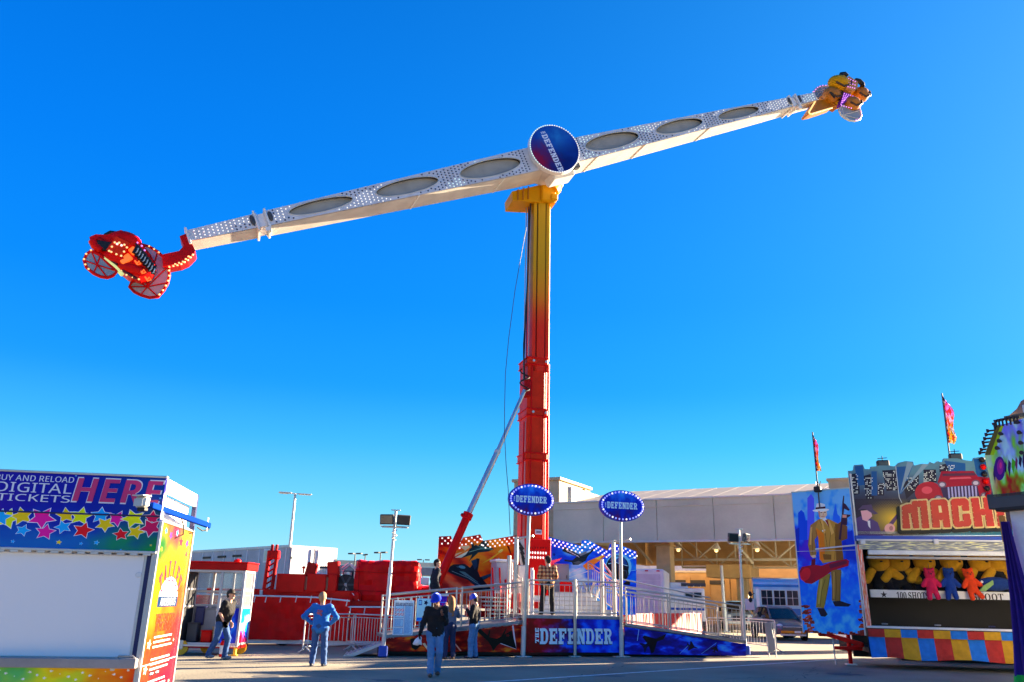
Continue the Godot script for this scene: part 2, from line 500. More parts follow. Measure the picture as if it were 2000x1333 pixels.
func make_ground() -> void:
	var n1 := FastNoiseLite.new()
	n1.seed = 3; n1.frequency = 0.006; n1.fractal_octaves = 6
	var n2 := FastNoiseLite.new()
	n2.seed = 5; n2.frequency = 0.4; n2.fractal_octaves = 2
	var n3 := FastNoiseLite.new()
	n3.seed = 15; n3.noise_type = FastNoiseLite.TYPE_CELLULAR; n3.frequency = 0.012
	n3.cellular_return_type = FastNoiseLite.RETURN_DISTANCE2_SUB; n3.domain_warp_enabled = true; n3.domain_warp_amplitude = 30.0
	var S := 1024
	var a := n1.get_seamless_image(S, S)
	var b := n2.get_seamless_image(S, S)
	var c := n3.get_seamless_image(S, S)
	var im := Image.create(S, S, false, Image.FORMAT_RGB8)
	for y in S:
		for x in S:
			var g := 0.45 + 0.16 * a.get_pixel(x, y).r + 0.08 * (b.get_pixel(x, y).r - 0.5)
			if c.get_pixel(x, y).r < 0.018: g *= 0.72      # cracks
			im.set_pixel(x, y, Color(g * 1.03, g * 0.97, g * 0.82))
	im.generate_mipmaps()
	var m := StandardMaterial3D.new()
	m.albedo_texture = ImageTexture.create_from_image(im)
	m.uv1_triplanar = true; m.uv1_world_triplanar = true
	m.uv1_scale = Vector3.ONE * 0.045
	m.roughness = 0.9
	b.convert(Image.FORMAT_RGBA8)
	b.bump_map_to_normal_map(3.0)
	b.generate_mipmaps()
	m.normal_enabled = true
	m.normal_texture = ImageTexture.create_from_image(b)
	m.normal_scale = 0.18
	var g := Bld.new()
	g.quad(Vector3(-900, 0, 60), Vector3(900, 0, 60), Vector3(900, 0, -1500), Vector3(-900, 0, -1500))
	struct("ground", g, m)
	# worn painted lines of the parking lot
	var w := mt("line_paint", Color8(238, 236, 228), 0.8, 0.0, 1.3)
	for l in [[[960, 1333], [1575, 1293], 0.14]]:
		var p := gnd(l[0][0], l[0][1])
		var q := gnd(l[1][0], l[1][1])
		var d := (q - p).normalized()
		p -= d * 6.0; q += d * 2.0
		var e: Vector3 = d.cross(Vector3.UP) * l[2] * 0.5
		var st := Bld.new()
		var up := Vector3(0, 0.005, 0)
		st.quad(p + e + up, q + e + up, q - e + up, p - e + up)
		struct("painted_line", st, w)
	# repaired and oil-stained spots
	var rng := RandomNumberGenerator.new()
	rng.seed = 4
	var dk := mt("asphalt_patch", Color8(92, 92, 92), 0.75, 0.0, 0.9)
	for c2 in [[1180, 1320, 0.5], [520, 1322, 0.4], [1650, 1318, 0.6], [760, 1330, 0.35], [1010, 1300, 0.3]]:
		var o := gnd(c2[0], c2[1])
		var pts := PackedVector2Array()
		for k in 16: pts.append(Vector2(cos(TAU * k / 16), 0.8 * sin(TAU * k / 16)) * c2[2] * rng.randf_range(0.6, 1.1))
		var pb := Bld.new()
		pb.xf = Transform3D(Basis(Vector3.RIGHT, -PI / 2), o + Vector3(0, 0.003, 0))
		pb.prism(pts, 0, 0.001)
		struct("ground_stain", pb, dk)
	var tar := mt("tar", Color8(48, 48, 50), 0.7, 0.0, 1, false)
	for cw in [[430, 1312, 760, 1330], [1080, 1333, 1240, 1296], [1380, 1330, 1700, 1312], [560, 1290, 700, 1300], [1560, 1330, 1600, 1300]]:
		var a0 := gnd(cw[0], cw[1])
		var a1 := gnd(cw[2], cw[3])
		var cr := Bld.new()
		var pv := a0
		var sd := (a1 - a0).cross(Vector3.UP).normalized()
		for k in range(1, 25):
			var nx := a0.lerp(a1, k / 24.0) + sd * rng.randf_range(-0.12, 0.12)
			var hw: Vector3 = sd * rng.randf_range(0.008, 0.02)
			cr.quad(pv - hw + Vector3(0, 0.0035, 0), pv + hw + Vector3(0, 0.0035, 0), nx + hw + Vector3(0, 0.0035, 0), nx - hw + Vector3(0, 0.0035, 0))
			pv = nx
		struct("pavement_crack", cr, tar)
	# kerb of the driveway under the canopy
	var k0 := gnd(1150, 1206)
	var k1 := gnd(1420, 1198)
	var kd := (k1 - k0)
	struct("kerb", Bld.new().box(Vector3.ZERO, Vector3(kd.length(), 0.26, 0.3), 0.02), mt("kerb", Color8(205, 196, 178), 0.85), Transform3D(Basis(Vector3.UP, atan2(-kd.z, kd.x)), (k0 + k1) / 2))

# ---------------------------------------------------------------- the building with the drive-through canopy
func make_building() -> void:
	var o := dep(1200, 1057, 54.0)
	var T := fr(Vector3(o.x, 0, o.z), -28.0)
	var t := thing("canopy_building", "long grey drive-through canopy with metal roof, tan columns and steel trusses", "building", T)
	var yb := lp(T, "p", 1200, 1057).y
	var yt := lp(T, "p", 1200, 980).y
	var x0 := lp(T, "p", 1080, 1058).x
	var x1 := lp(T, "p", 1700, 1000).x + 2.0
	# fascia panels
	var n := int((x1 - x0) / 3.3)
	var pm := Bld.new().box(Vector3.ZERO, Vector3((x1 - x0) / n - 0.03, yt - yb, 0.25), 0.015).mesh()
	for i in n: mi("fascia_panel", pm, M.fascia, t, Transform3D(Basis.IDENTITY, Vector3(x0 + (x1 - x0) * (i + 0.5) / n, (yt + yb) / 2, -0.13)))
	bx("fascia_backing", Vector3((x0 + x1) / 2, (yt + yb) / 2, -0.45), Vector3(x1 - x0, yt - yb, 0.3), M.soffit, t)
	bx("drip_edge", Vector3((x0 + x1) / 2, yb - 0.06, -0.15), Vector3(x1 - x0, 0.12, 0.4), M.galv, t)
	bx("fascia_moulding", Vector3((x0 + x1) / 2, yt - 0.42, 0.02), Vector3(x1 - x0, 0.06, 0.06), M.fascia, t)
	# sloping metal roof in sheets with raised seams
	var sl := 0.2
	var rn := int((x1 - x0) / 1.6)
	var rw := (x1 - x0 - 1.2) / rn
	var rm := Bld.new()
	rm.box(Vector3(0, 4.5 * sl, -4.5), Vector3(rw - 0.03, 0.04, 9.1), 0.006, Basis(Vector3.RIGHT, atan(sl)))
	var rmesh := rm.mesh()
	var nz := FastNoiseLite.new()
	for i in rn: mi("roof_sheet", rmesh, M.roof if i % 5 else mt("roof2", Color8(150, 142, 134), 0.7), t, Transform3D(Basis.IDENTITY, Vector3(x0 + 1.2 + rw * (i + 0.5), yt + 0.02, -0.05)))
	bx("roof_edge", Vector3((x0 + x1) / 2, yt + 0.04, 0.02), Vector3(x1 - x0, 0.1, 0.16), M.galv, t)
	bx("roof_end_wall", Vector3(x0 + 1.0, yt - 0.6, -5.0), Vector3(0.3, yt - yb + 1.0, 9.0), M.fascia, t)
	# ceiling under the canopy and its beams
	bx("ceiling", Vector3((x0 + x1) / 2, yb + 1.4, -9.8), Vector3(x1 - x0, 0.2, 18.8), M.soffit, t)
	var bbm := lp(T, "rg", 700, 228, -19.0).y
	bx("back_beam", Vector3((x0 + x1) / 2, (bbm + yb + 1.4) / 2, -19.2), Vector3(x1 - x0, yb + 1.4 - bbm, 0.5), M.soffit, t)
	bx("left_end_wall", Vector3(x0 + 0.15, (bbm + yb + 1.4) / 2, -9.6), Vector3(0.3, yb + 1.4 - bbm, 18.0), M.soffit, t)
	for z in [-4.5, -10.0]:
		for yy in [yb + 1.1, yb - 0.75 + 0.05 * z]:
			bx("truss_chord", Vector3((x0 + x1) / 2 + 3, yy, z), Vector3(x1 - x0 - 6, 0.16, 0.16), M.truss, t)
		var k := 0
		var x := x0 + 6.0
		while x < x1 - 4:
			var y2: float = yb - 0.75 + 0.05 * z
			rod("truss_post", Vector3(x, y2, z), Vector3(x, yb + 1.1, z), 0.06, M.truss, t, 6)
			rod("truss_brace", Vector3(x, y2 if k % 2 else yb + 1.1, z), Vector3(x + 2.6, yb + 1.1 if k % 2 else y2, z), 0.07, M.truss, t, 6)
			x += 2.6; k += 1
	for x in [x0 + 4.2, x0 + 11.0, x0 + 17.5, x0 + 24.0]:
		rod("roof_brace", Vector3(x, yb + 1.2, -1.0), Vector3(x + 1.3, yb - 1.2, -4.4), 0.09, M.truss, t, 6)
	# hung soffit box
	var s0 := lp(T, "rg", 890, 215, -9.0)
	var s1 := lp(T, "rg", 1330, 345, -9.0)
	bx("hung_soffit", Vector3((s0.x + s1.x) / 2, (s0.y + s1.y) / 2, -10.6), Vector3(s1.x - s0.x, s0.y - s1.y, 3.0), M.soffit, t, 0.02)
	# columns
	for c in [[500.0, -2.2, 0.95], [1245.0, -13.0, 0.8], [520.0, -15.0, 0.9]]:
		var cx := lp(T, "rg", c[0], 200, c[1]).x
		var col := bx("column", Vector3(cx, (yb + 1.3) / 2, c[1]), Vector3(c[2], yb + 1.3, c[2]), M.tan_wall, t, 0.03)
		mi("column_base", Bld.new().box(Vector3(0, -(yb + 1.3) / 2 + 0.35, 0), Vector3(c[2] + 0.16, 0.7, c[2] + 0.16), 0.03), M.brown_wall, col)
		mi("capital", Bld.new().box(Vector3(0, (yb + 1.3) / 2 - 1.5, 0), Vector3(c[2] + 0.2, 0.14, c[2] + 0.2), 0.02), M.tan, col)
	# lit lamps under the canopy
	for c in [[625.0, 45.0], [995.0, 50.0], [1395.0, 45.0]]:
		var q := l3(T, "rg", c[0], c[1], -7.0)
		var lb := Bld.new()
		lb.tube([q + Vector3(0, 0.35, 0), q + Vector3(0, 0.1, 0), q + Vector3(0, -0.12, 0)], [0.1, 0.22, 0.32], 12, true)
		var l := mi("canopy_lamp", lb, M.galv, t)
		mi("bulb", Bld.new().sph(q + Vector3(0, -0.2, 0), Vector3(0.15, 0.12, 0.15), 10, 6), glow("lamp_bulb", Color8(255, 226, 160), 0.14), l)
		rod("hanger", q + Vector3(0, 0.35, 0), q + Vector3(0, 1.6, 0), 0.02, M.truss, l, 5)
		var li := OmniLight3D.new()
		li.name = "lamp_light"
		li.position = q + Vector3(0, -0.42, 0)
		li.light_color = Color8(255, 220, 160); li.light_energy = 0.08; li.light_size = 0.2; li.omni_range = 30.0; li.omni_attenuation = 2.0
		li.shadow_enabled = true
		t.add_child(li)
	# back wall of the driveway with a dark band and a black doorway
	var w0 := lp(T, "rg", 200, 300, -22.0).x
	var w1 := lp(T, "rg", 1130, 380, -22.0).x
	var wt := lp(T, "rg", 700, 296, -22.0).y
	bx("back_wall", Vector3((w0 + w1) / 2, wt / 2, -22.3), Vector3(w1 - w0, wt, 0.6), M.tan_wall, t)
	bx("wall_band", Vector3((w0 + w1) / 2, lp(T, "rg", 800, 388, -22.0).y, -21.96), Vector3(w1 - w0, 0.32, 0.1), M.dark_grey, t)
	bx("wall_coping", Vector3((w0 + w1) / 2, wt + 0.08, -22.3), Vector3(w1 - w0 + 0.2, 0.16, 0.8), M.galv, t)
	var dx1 := lp(T, "rg", 1300, 500, -22.0).x
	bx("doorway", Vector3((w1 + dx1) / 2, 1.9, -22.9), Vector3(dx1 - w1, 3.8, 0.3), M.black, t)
	bx("door_frame", Vector3(w1 + 0.3, 2.0, -22.2), Vector3(0.5, 4.0, 0.5), M.tan, t)
	bx("door_head", Vector3((w1 + dx1) / 2, 3.9, -22.2), Vector3(dx1 - w1, 0.3, 0.5), M.galv, t)
	bx("side_wall", Vector3(dx1 + 8.0, 2.7, -23.3), Vector3(16.0, 5.4, 0.6), M.tan_wall, t)
	for i in 5:
		bx("wall_pilaster", Vector3(w0 + 1.5 + i * (w1 - w0) / 5.0, wt / 2 - 0.2, -21.95), Vector3(0.4, wt - 0.4, 0.12), M.tan, t)
	# tall brown block behind the mast
	var B := fr(dep(1092, 1000, 60.0), -28.0)
	var Tb := fr(Vector3(B.origin.x, 0, B.origin.z), -28.0)
	var tb := thing("stair_block", "tall tan block with flat roof standing behind the red mast", "building", Tb)
	var bl := lp(Tb, "p", 1003, 1000).x
	var bt := lp(Tb, "p", 1092, 938).y
	bx("wall", Vector3(bl / 2, bt / 2, -3.0), Vector3(-bl, bt, 6.0), M.brown_wall, tb, 0.02)
	bx("coping", Vector3(bl / 2, bt + 0.1, -3.0), Vector3(-bl + 0.3, 0.22, 6.3), M.brown_wall, tb, 0.02)
	bx("wall_step", Vector3(-1.5, bt / 2 - 0.45, -9.0), Vector3(3.0, bt - 0.9, 6.0), M.brown_wall, tb, 0.02)
	bx("downpipe", Vector3(0.1, bt - 1.6, -4.6), Vector3(0.16, 3.0, 0.16), M.tan, tb)
	bx("downpipe_head", Vector3(0.12, bt - 0.5, -4.6), Vector3(0.3, 0.3, 0.34), M.tan, tb)
	for i in 3:
		bx("wall_joint", Vector3(bl / 2, bt - 2.0 * (i + 1), 0.01), Vector3(-bl, 0.05, 0.04), M.soffit, tb)
	# small block on the roof by the flag
	var R := fr(dep(1640, 950, 50.0), -28.0)
	var tr := thing("roof_unit", "grey box standing on the canopy roof behind the painted skyline sign", "roof unit", fr(Vector3(R.origin.x, 0, R.origin.z), -28.0))
	var ry := R.origin.y
	bx("casing", Vector3(0, ry - 0.9, -1.0), Vector3(1.3, 2.6, 1.6), M.brown_wall, tr)
	bx("cap", Vector3(0, ry + 0.45, -1.0), Vector3(1.5, 0.14, 1.8), M.brown_wall, tr)
	# brick building with white-framed windows far behind the driveway
	var Tf := fr(Vector3(0, 0, -95), -10.0)
	var f0 := lp(Tf, "rg", 560, 235)
	var f1 := lp(Tf, "rg", 1800, 300)
	var tf := thing("brick_building", "low brick building with white framed windows seen through the canopy", "building", Tf)
	var fx0 := f0.x - 6.0
	var fx1 := f1.x + 8.0
	var fy := f0.y + 2.0
	bx("wall", Vector3((fx0 + fx1) / 2, fy / 2, -3.0), Vector3(fx1 - fx0, fy, 6.0), M.brick_far, tf)
	bx("ledge", Vector3((fx0 + fx1) / 2, f1.y + 0.2, 0.15), Vector3(fx1 - fx0, 0.9, 0.3), M.white, tf)
	var wx := fx0 + 1.0
	while wx < fx1 - 1.0:
		var wd := bx("window", Vector3(wx, f0.y - 1.0, 0.03), Vector3(1.5, 2.6, 0.08), M.white, tf)
		mi("pane", Bld.new().box(Vector3(0, 0.1, 0.045), Vector3(0.5, 2.1, 0.02)), M.tint, wd)
		wx += 3.7

# ---------------------------------------------------------------- parking lot lamps, trailer, road bridge far left
func make_far_lot() -> void:
	# double-head lamp
	var base := dep(566, 1065, 62.0)
	var T := fr(Vector3(base.x, 0, base.z), 20.0)
	var t := thing("parking_lot_lamp", "tall pale parking lot lamp with two flat heads behind the white trailer", "lamp", T)
	var ty := lp(T, "p", 575, 965).y
	mi("pole", Bld.new().tube([Vector3(0, 0, 0), Vector3(0, ty, 0)], [0.14, 0.09], 10), M.galv, t)
	for s in [-1, 1]:
		var hb := Bld.new().box(Vector3(s * 0.75, ty + 0.02 - s * 0.02, 0), Vector3(0.95, 0.09, 0.36), 0.03)
		var hd := mi("lamp_head", hb, M.galv, t)
		mi("lens", Bld.new().box(Vector3(s * 0.8, ty - 0.04, 0), Vector3(0.6, 0.02, 0.26)), M.white, hd)
		rod("arm", Vector3(0, ty, 0), Vector3(s * 0.3, ty + 0.02, 0), 0.04, M.galv, t, 6)
	for c in [[690, 1082, 130.0], [710, 1085, 150.0], [740, 1080, 125.0], [673, 1096, 190.0], [825, 1094, 170.0]]:
		var b := dep(c[0], 1130, c[2])
		var T2 := fr(Vector3(b.x, 0, b.z), c[0] * 7.0)
		var l := thing("distant_lamp", "small dark double-headed lamp far off above the red tarpaulins", "lamp", T2, "distant parking lot lamps")
		var y := lp(T2, "p", c[0], c[1]).y
		mi("pole", Bld.new().cyl(Vector3.ZERO, Vector3(0, y, 0), 0.12, 0.09, 6), M.dark_grey, l)
		for s in [-1, 1]: mi("lamp_head", Bld.new().box(Vector3(s * 0.8, y, 0), Vector3(1.0, 0.22, 0.5), 0.03), M.dark_grey, l)
	# white trailer: shade of the near side put into the grey body, rear doors white
	var c0 := dep(567, 1065, 45.0)
	var r := ray(Vector2(648, 1073))
	var c1 := CAM + r * ((c0.y - CAM.y) / r.y)
	r = ray(Vector2(400, 1075))
	var c2 := CAM + r * ((c0.y - CAM.y) / r.y)
	var sd := (c0 - c2)
	var yaw := rad_to_deg(atan2(-sd.z, sd.x))
	var Tt := fr(Vector3(c0.x, 0, c0.z), yaw)
	var wd: float = 3.0
	var tt := thing("box_trailer", "long white semi trailer with closed rear doors and grey side vents", "trailer", Tt)
	var hy := c0.y
	bx("body", Vector3(-7.0, (hy + 1.1) / 2, -wd / 2), Vector3(14.0, hy - 1.1, wd), mt("trailer_shade_grey", Color8(190, 188, 192), 0.5), tt, 0.03)
	bx("top_rail", Vector3(-7.0, hy - 0.06, 0.012), Vector3(14.0, 0.14, 0.05), M.galv, tt)
	for i in 3: 
		var q := lp(Tt, "gb", 275 + i * 152, 205 - i * 9)
		bx("side_vent", Vector3(q.x, q.y, 0.02), Vector3(1.1, 0.13, 0.05), M.black, tt)
	var ql := lp(Tt, "gb", 878, 185)
	var wn := bx("cream_window", Vector3(ql.x, ql.y, 0.03), Vector3(0.62, 0.75, 0.06), M.white, tt)
	mi("pane", Bld.new().box(Vector3(0, 0, 0.04), Vector3(0.44, 0.56, 0.02)), mt("window_cream", Color8(214, 220, 190), 0.3), wn)  # pale cream pane in a white frame
	for i in 9:
		bx("side_seam", Vector3(-0.4 - i * 1.5, (hy + 1.1) / 2, 0.008), Vector3(0.05, hy - 1.3, 0.02), M.white_panel, tt, 0.0)
	for s in [-1, 1]:
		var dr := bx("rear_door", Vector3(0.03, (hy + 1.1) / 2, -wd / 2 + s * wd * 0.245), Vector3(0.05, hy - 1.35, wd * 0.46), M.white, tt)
		mi("lock_rod", Bld.new().cyl(Vector3(0.05, -1.4, -s * wd * 0.17), Vector3(0.05, 1.4, -s * wd * 0.17), 0.025, 0.025, 6), M.galv, dr)
		mi("hinge", Bld.new().box(Vector3(0.03, 0.9, s * wd * 0.22), Vector3(0.05, 0.12, 0.1)).box(Vector3(0.03, -0.9, s * wd * 0.22), Vector3(0.05, 0.12, 0.1)), M.dark_grey, dr)
	bx("chassis", Vector3(-7, 0.9, -wd / 2), Vector3(13.6, 0.3, 1.2), M.black, tt)
	for x in [-1.6, -2.8]:
		for z in [-0.35, -wd + 0.35]:
			mi("wheel", Bld.new().cyl(Vector3(x, 0.5, z - 0.15), Vector3(x, 0.5, z + 0.15), 0.5, 0.5, 18), M.rubber, tt)
	# grey road bridge on the horizon
	var g := dep(838, 1118, 160.0)
	var tb := thing("road_bridge", "low grey road bridge on the horizon behind red tarpaulin", "bridge", fr(Vector3(g.x, 0, g.z), 8.0))
	bx("deck", Vector3(-20, g.y, 0), Vector3(120, 1.5, 6), M.grey, tb)
	bx("parapet", Vector3(-20, g.y + 1.2, 2.8), Vector3(120, 0.8, 0.3), M.fascia, tb)
	for i in 6: bx("pier", Vector3(-70 + i * 20, g.y / 2 - 0.4, 0), Vector3(1.4, g.y - 0.8, 4), M.fascia, tb)

# ---------------------------------------------------------------- the ride: mast
func ride_frame() -> Transform3D:
	return fr(gnd(1120, 1284), 16.3)
func make_mast() -> void:
	var b := dep(1050, 1000, 31.0)
	var T := fr(Vector3(b.x, 0, b.z), 16.3)          # plane z = 0 is the mast's front face
	var t := thing("ride_mast", "tall red telescopic ride mast fading to yellow at the top", "ride mast", T)
	var X := func(y): return [lp(T, "p", 1027.0 - (1000.0 - y) * 0.005, y).x, lp(T, "p", 1076.0, y).x]
	# lower, wider box section
	var y1 := lp(T, "p", 1050, 702).y
	var xl := lp(T, "p", 1029, 850).x
	var xr := lp(T, "p", 1068, 850).x
	var w := xr - xl
	var cx := (xl + xr) / 2
	var low := bx("lower_mast", Vector3(cx, y1 / 2, -0.55), Vector3(w, y1, 1.1), M.red_orange, t, 0.05)
	for sx in [-0.3, 0.32]:
		mi("face_rib", Bld.new().box(Vector3(sx * w, 0, 0.56), Vector3(0.05, y1 - 0.4, 0.05), 0.01), M.red, low)
	mi("side_rail", Bld.new().box(Vector3(w / 2 + 0.07, 0.0, 0.38), Vector3(0.14, y1 - 0.2, 0.12), 0.02), M.red, low)
	mi("side_rail", Bld.new().box(Vector3(w / 2 + 0.05, 0.0, -0.4), Vector3(0.1, y1 - 0.2, 0.12), 0.02), M.red, low)
	for py in [706.0, 806.0, 892.0]:
		var yy := lp(T, "p", 1050, py).y
		var band := bx("collar", Vector3(cx, yy, -0.55), Vector3(w + 0.06, 0.24, 1.16), M.red_orange, t, 0.03)
		mi("flange", Bld.new().box(Vector3(0, 0.13, 0), Vector3(w + 0.12, 0.05, 1.22), 0.01).box(Vector3(0, -0.15, 0), Vector3(w + 0.12, 0.05, 1.22), 0.01), M.red, band)
		if py < 880.0:
			for sx in [-0.22, 0.42]: mi("bolt", Bld.new().cyl(Vector3(sx * w, 0, 0.57), Vector3(sx * w, 0, 0.63), 0.05, 0.05, 8), M.galv, band)
	# base box with rows of round holes
	var yb := lp(T, "pl", 1010, 175).y
	var bb := bx("base_box", Vector3(cx + 0.03, yb / 2 + 0.2, -0.5), Vector3(w + 0.22, yb, 1.4), M.red, t, 0.03)
	for r in 3:
		for k in 7:
			mi("hole_light", Bld.new().sph(Vector3((k - 3) * 0.105, yb / 2 - 0.55 - r * 0.17 + 0.22, 0.71), Vector3(0.034, 0.05, 0.02), 6, 4), M.bulb if r > 0 else M.red_dark, bb)
	var pq := lp(T, "pl", 1005, 50)
	bx("rating_plate", Vector3(pq.x, pq.y, 0.03), Vector3(0.26, 0.18, 0.02), M.white, t)
	bx("plate_print", Vector3(pq.x, pq.y, 0.045), Vector3(0.18, 0.08, 0.006), M.grey, t, 0.0)
	# upper section: yellow painted over into red
	var y2 := lp(T, "p", 1060, 372).y
	var ux0 := lp(T, "p", 1041, 560).x
	var ux1 := lp(T, "p", 1072, 560).x
	var ym := lp(T, "p", 1060, 545).y
	var uy := lp(T, "p", 1060, 640).y
	var im := Image.create(4, 256, false, Image.FORMAT_RGB8)
	for y in 256:
		var h := lerpf(y2, y1 - 0.5, y / 255.0)
		var k := smoothstep(uy - 0.3, ym - 0.4, h)
		var k2 := smoothstep(ym - 1.6, ym + 1.0, h)
		var c := Color8(244, 48, 12).lerp(Color8(236, 128, 10), k).lerp(Color8(216, 160, 8), k2)
		for x in 4: im.set_pixel(x, y, c)
	var pm := print_mat(im, 0.42, false)
	var up := Bld.new()
	var uw := ux1 - ux0
	var ucx := (ux0 + ux1) / 2
	var prof := [Vector2(-0.5, 0), Vector2(-0.30, 0), Vector2(-0.30, -0.10), Vector2(-0.22, -0.10), Vector2(-0.22, 0.03), Vector2(0.24, 0.03), Vector2(0.24, -0.10), Vector2(0.32, -0.10), Vector2(0.32, 0), Vector2(0.5, 0), Vector2(0.5, -0.9), Vector2(-0.5, -0.9)]
	for i in prof.size():
		var a: Vector2 = prof[i]
		var c: Vector2 = prof[(i + 1) % prof.size()]
		up.quad(Vector3(ucx + a.x * uw, y1 - 0.5, a.y), Vector3(ucx + c.x * uw, y1 - 0.5, c.y), Vector3(ucx + c.x * uw, y2, c.y), Vector3(ucx + a.x * uw, y2, a.y))
	var um := mi("upper_mast", up, pm, t)
	for sx in [-0.26, 0.28]: mi("guide_groove", Bld.new().box(Vector3(ucx + sx * uw, (y1 + y2) / 2, -0.08), Vector3(0.05 * uw, y2 - y1, 0.06)), M.black, um)
	mi("lit_rail", Bld.new().box(Vector3(ucx + uw * 0.5 + 0.06, (y1 + y2) / 2, -0.25), Vector3(0.10, y2 - y1, 0.12), 0.02), pm, um)
	for i in 3:
		rod("conduit", Vector3(ucx - uw * 0.5 - 0.05 - i * 0.07, y1 - 1.0, -0.3 - 0.1 * i), Vector3(ucx - uw * 0.5 - 0.05 - i * 0.07, y2 - 0.3, -0.3 - 0.1 * i), 0.022, [M.galv, M.deep_blue, M.galv][i], t, 6)
	# head with slewing ring
	var hp := lpoly(T, "hub", [205, 790, 330, 760, 480, 725, 640, 735, 640, 910, 560, 900, 210, 880], 0.1)
	var hd := mi("mast_head", Bld.new().prism(hp, -1.0, 0.1), M.gold, t)
	for k in 3:
		var q := l3(T, "hub", 265 + k * 52, 822 - k * 10, 0.13)
		mi("head_rib", Bld.new().box(q, Vector3(0.05, 0.5 + 0.05 * k, 0.06)), M.gold_dark, hd)
	var q0 := l3(T, "hub", 585, 725, 0.2)
	mi("neck", Bld.new().box(q0 + Vector3(-0.05, -0.35, -0.5), Vector3(0.66, 0.9, 1.1), 0.06), M.gold, hd)
	mi("bracket_box", Bld.new().box(l3(T, "hub", 615, 865, 0.1), Vector3(0.3, 0.3, 0.5), 0.04), M.gold, hd)
	mi("flange_ring", Bld.new().cyl(q0 + Vector3(0.1, 0.1, -0.2), q0 + Vector3(0.0, -0.12, -0.2), 0.52, 0.48, 24), M.gold, t)
	mi("bearing_ring", Bld.new().cyl(q0 + Vector3(0.16, 0.32, -0.1), q0 + Vector3(0.1, 0.1, -0.1), 0.5, 0.5, 24), M.galv, t)
	# hydraulic ram
	var r0 := l3(T, "c", 490, 745, 0.2)
	var r1 := l3(T, "c", 705, 258, 0.1)
	var r2 := l3(T, "m2", 300, 590, 0.05)
	var r3 := l3(T, "m2", 520, 95, 0.0)
	var ram := mi("ram_barrel", Bld.new().tube([r0 - (r1 - r0) * 0.3, r0, r1], [0.15, 0.15, 0.15], 16), M.red, t)
	mi("ram_collar", Bld.new().cyl(r1 - (r1 - r0).normalized() * 0.12, r1 + (r1 - r0).normalized() * 0.1, 0.19, 0.19, 16), M.red, ram)
	mi("ram_lug", Bld.new().sph(r1 + Vector3(-0.2, 0.02, 0), Vector3.ONE * 0.07, 8, 5), M.red_dark, ram)
	mi("ram_rod", Bld.new().cyl(r1, r2, 0.105, 0.105, 14), M.chrome, t)
	mi("ram_rod", Bld.new().cyl(r2, r3, 0.08, 0.08, 14), M.chrome, t)
	mi("ram_ring", Bld.new().cyl(r2 - (r2 - r1).normalized() * 0.1, r2 + (r2 - r1).normalized() * 0.03, 0.118, 0.118, 14), M.galv, t)
	mi("ram_bracket", Bld.new().box(r3 + Vector3(0.12, 0.1, -0.1), Vector3(0.3, 0.7, 0.3), 0.04), M.red_dark, t)
	var loop := []
	for k in 14: loop.append(r3 + Vector3(-0.05 + 0.2 * sin(k * 0.9) , -0.1 + k * 0.07, 0.15 + 0.1 * cos(k * 0.9)))
	rod_row("hose_loop", loop, 0.03, M.black, t)
	# power cables down the left side and the slack wire
	for o in [0.0, 0.055, 0.11]:
		var pts := []
		for w2 in [["hub", 400, 800], ["hub", 385, 1000], ["m1", 302, 0], ["m1", 292, 300], ["m1", 280, 560], ["m1", 262, 800], ["m1", 262, 900], ["m1", 268, 1040], ["m1", 270, 1090]]:
			pts.append(l3(T, w2[0], w2[1] + o * 60.0 * sin(w2[2] * 0.01), w2[2], -0.1 - o))
		rod_row("power_cable", pts, 0.032, M.black, t)
	var wire := []
	for w3 in [["hub", 350, 1150], ["m1", 255, 0], ["m1", 190, 370], ["m1", 140, 750], ["m1", 112, 1050], ["m1", 106, 1330], ["m2", 355, 450], ["m2", 368, 700], ["m2", 385, 900], ["m2", 402, 1270]]:
		wire.append(l3(T, w3[0], w3[1], w3[2], 0.3))
	rod_row("slack_wire", wire, 0.014, M.dark_grey, t, 5)
	for dx in [0.0, 0.13]:
		rod("side_pipe", l3(T, "m2", 492 + dx * 200, 1290, -0.2), l3(T, "m2", 515 + dx * 120, 350, -0.2), 0.035, M.galv if dx else M.red, t, 6)

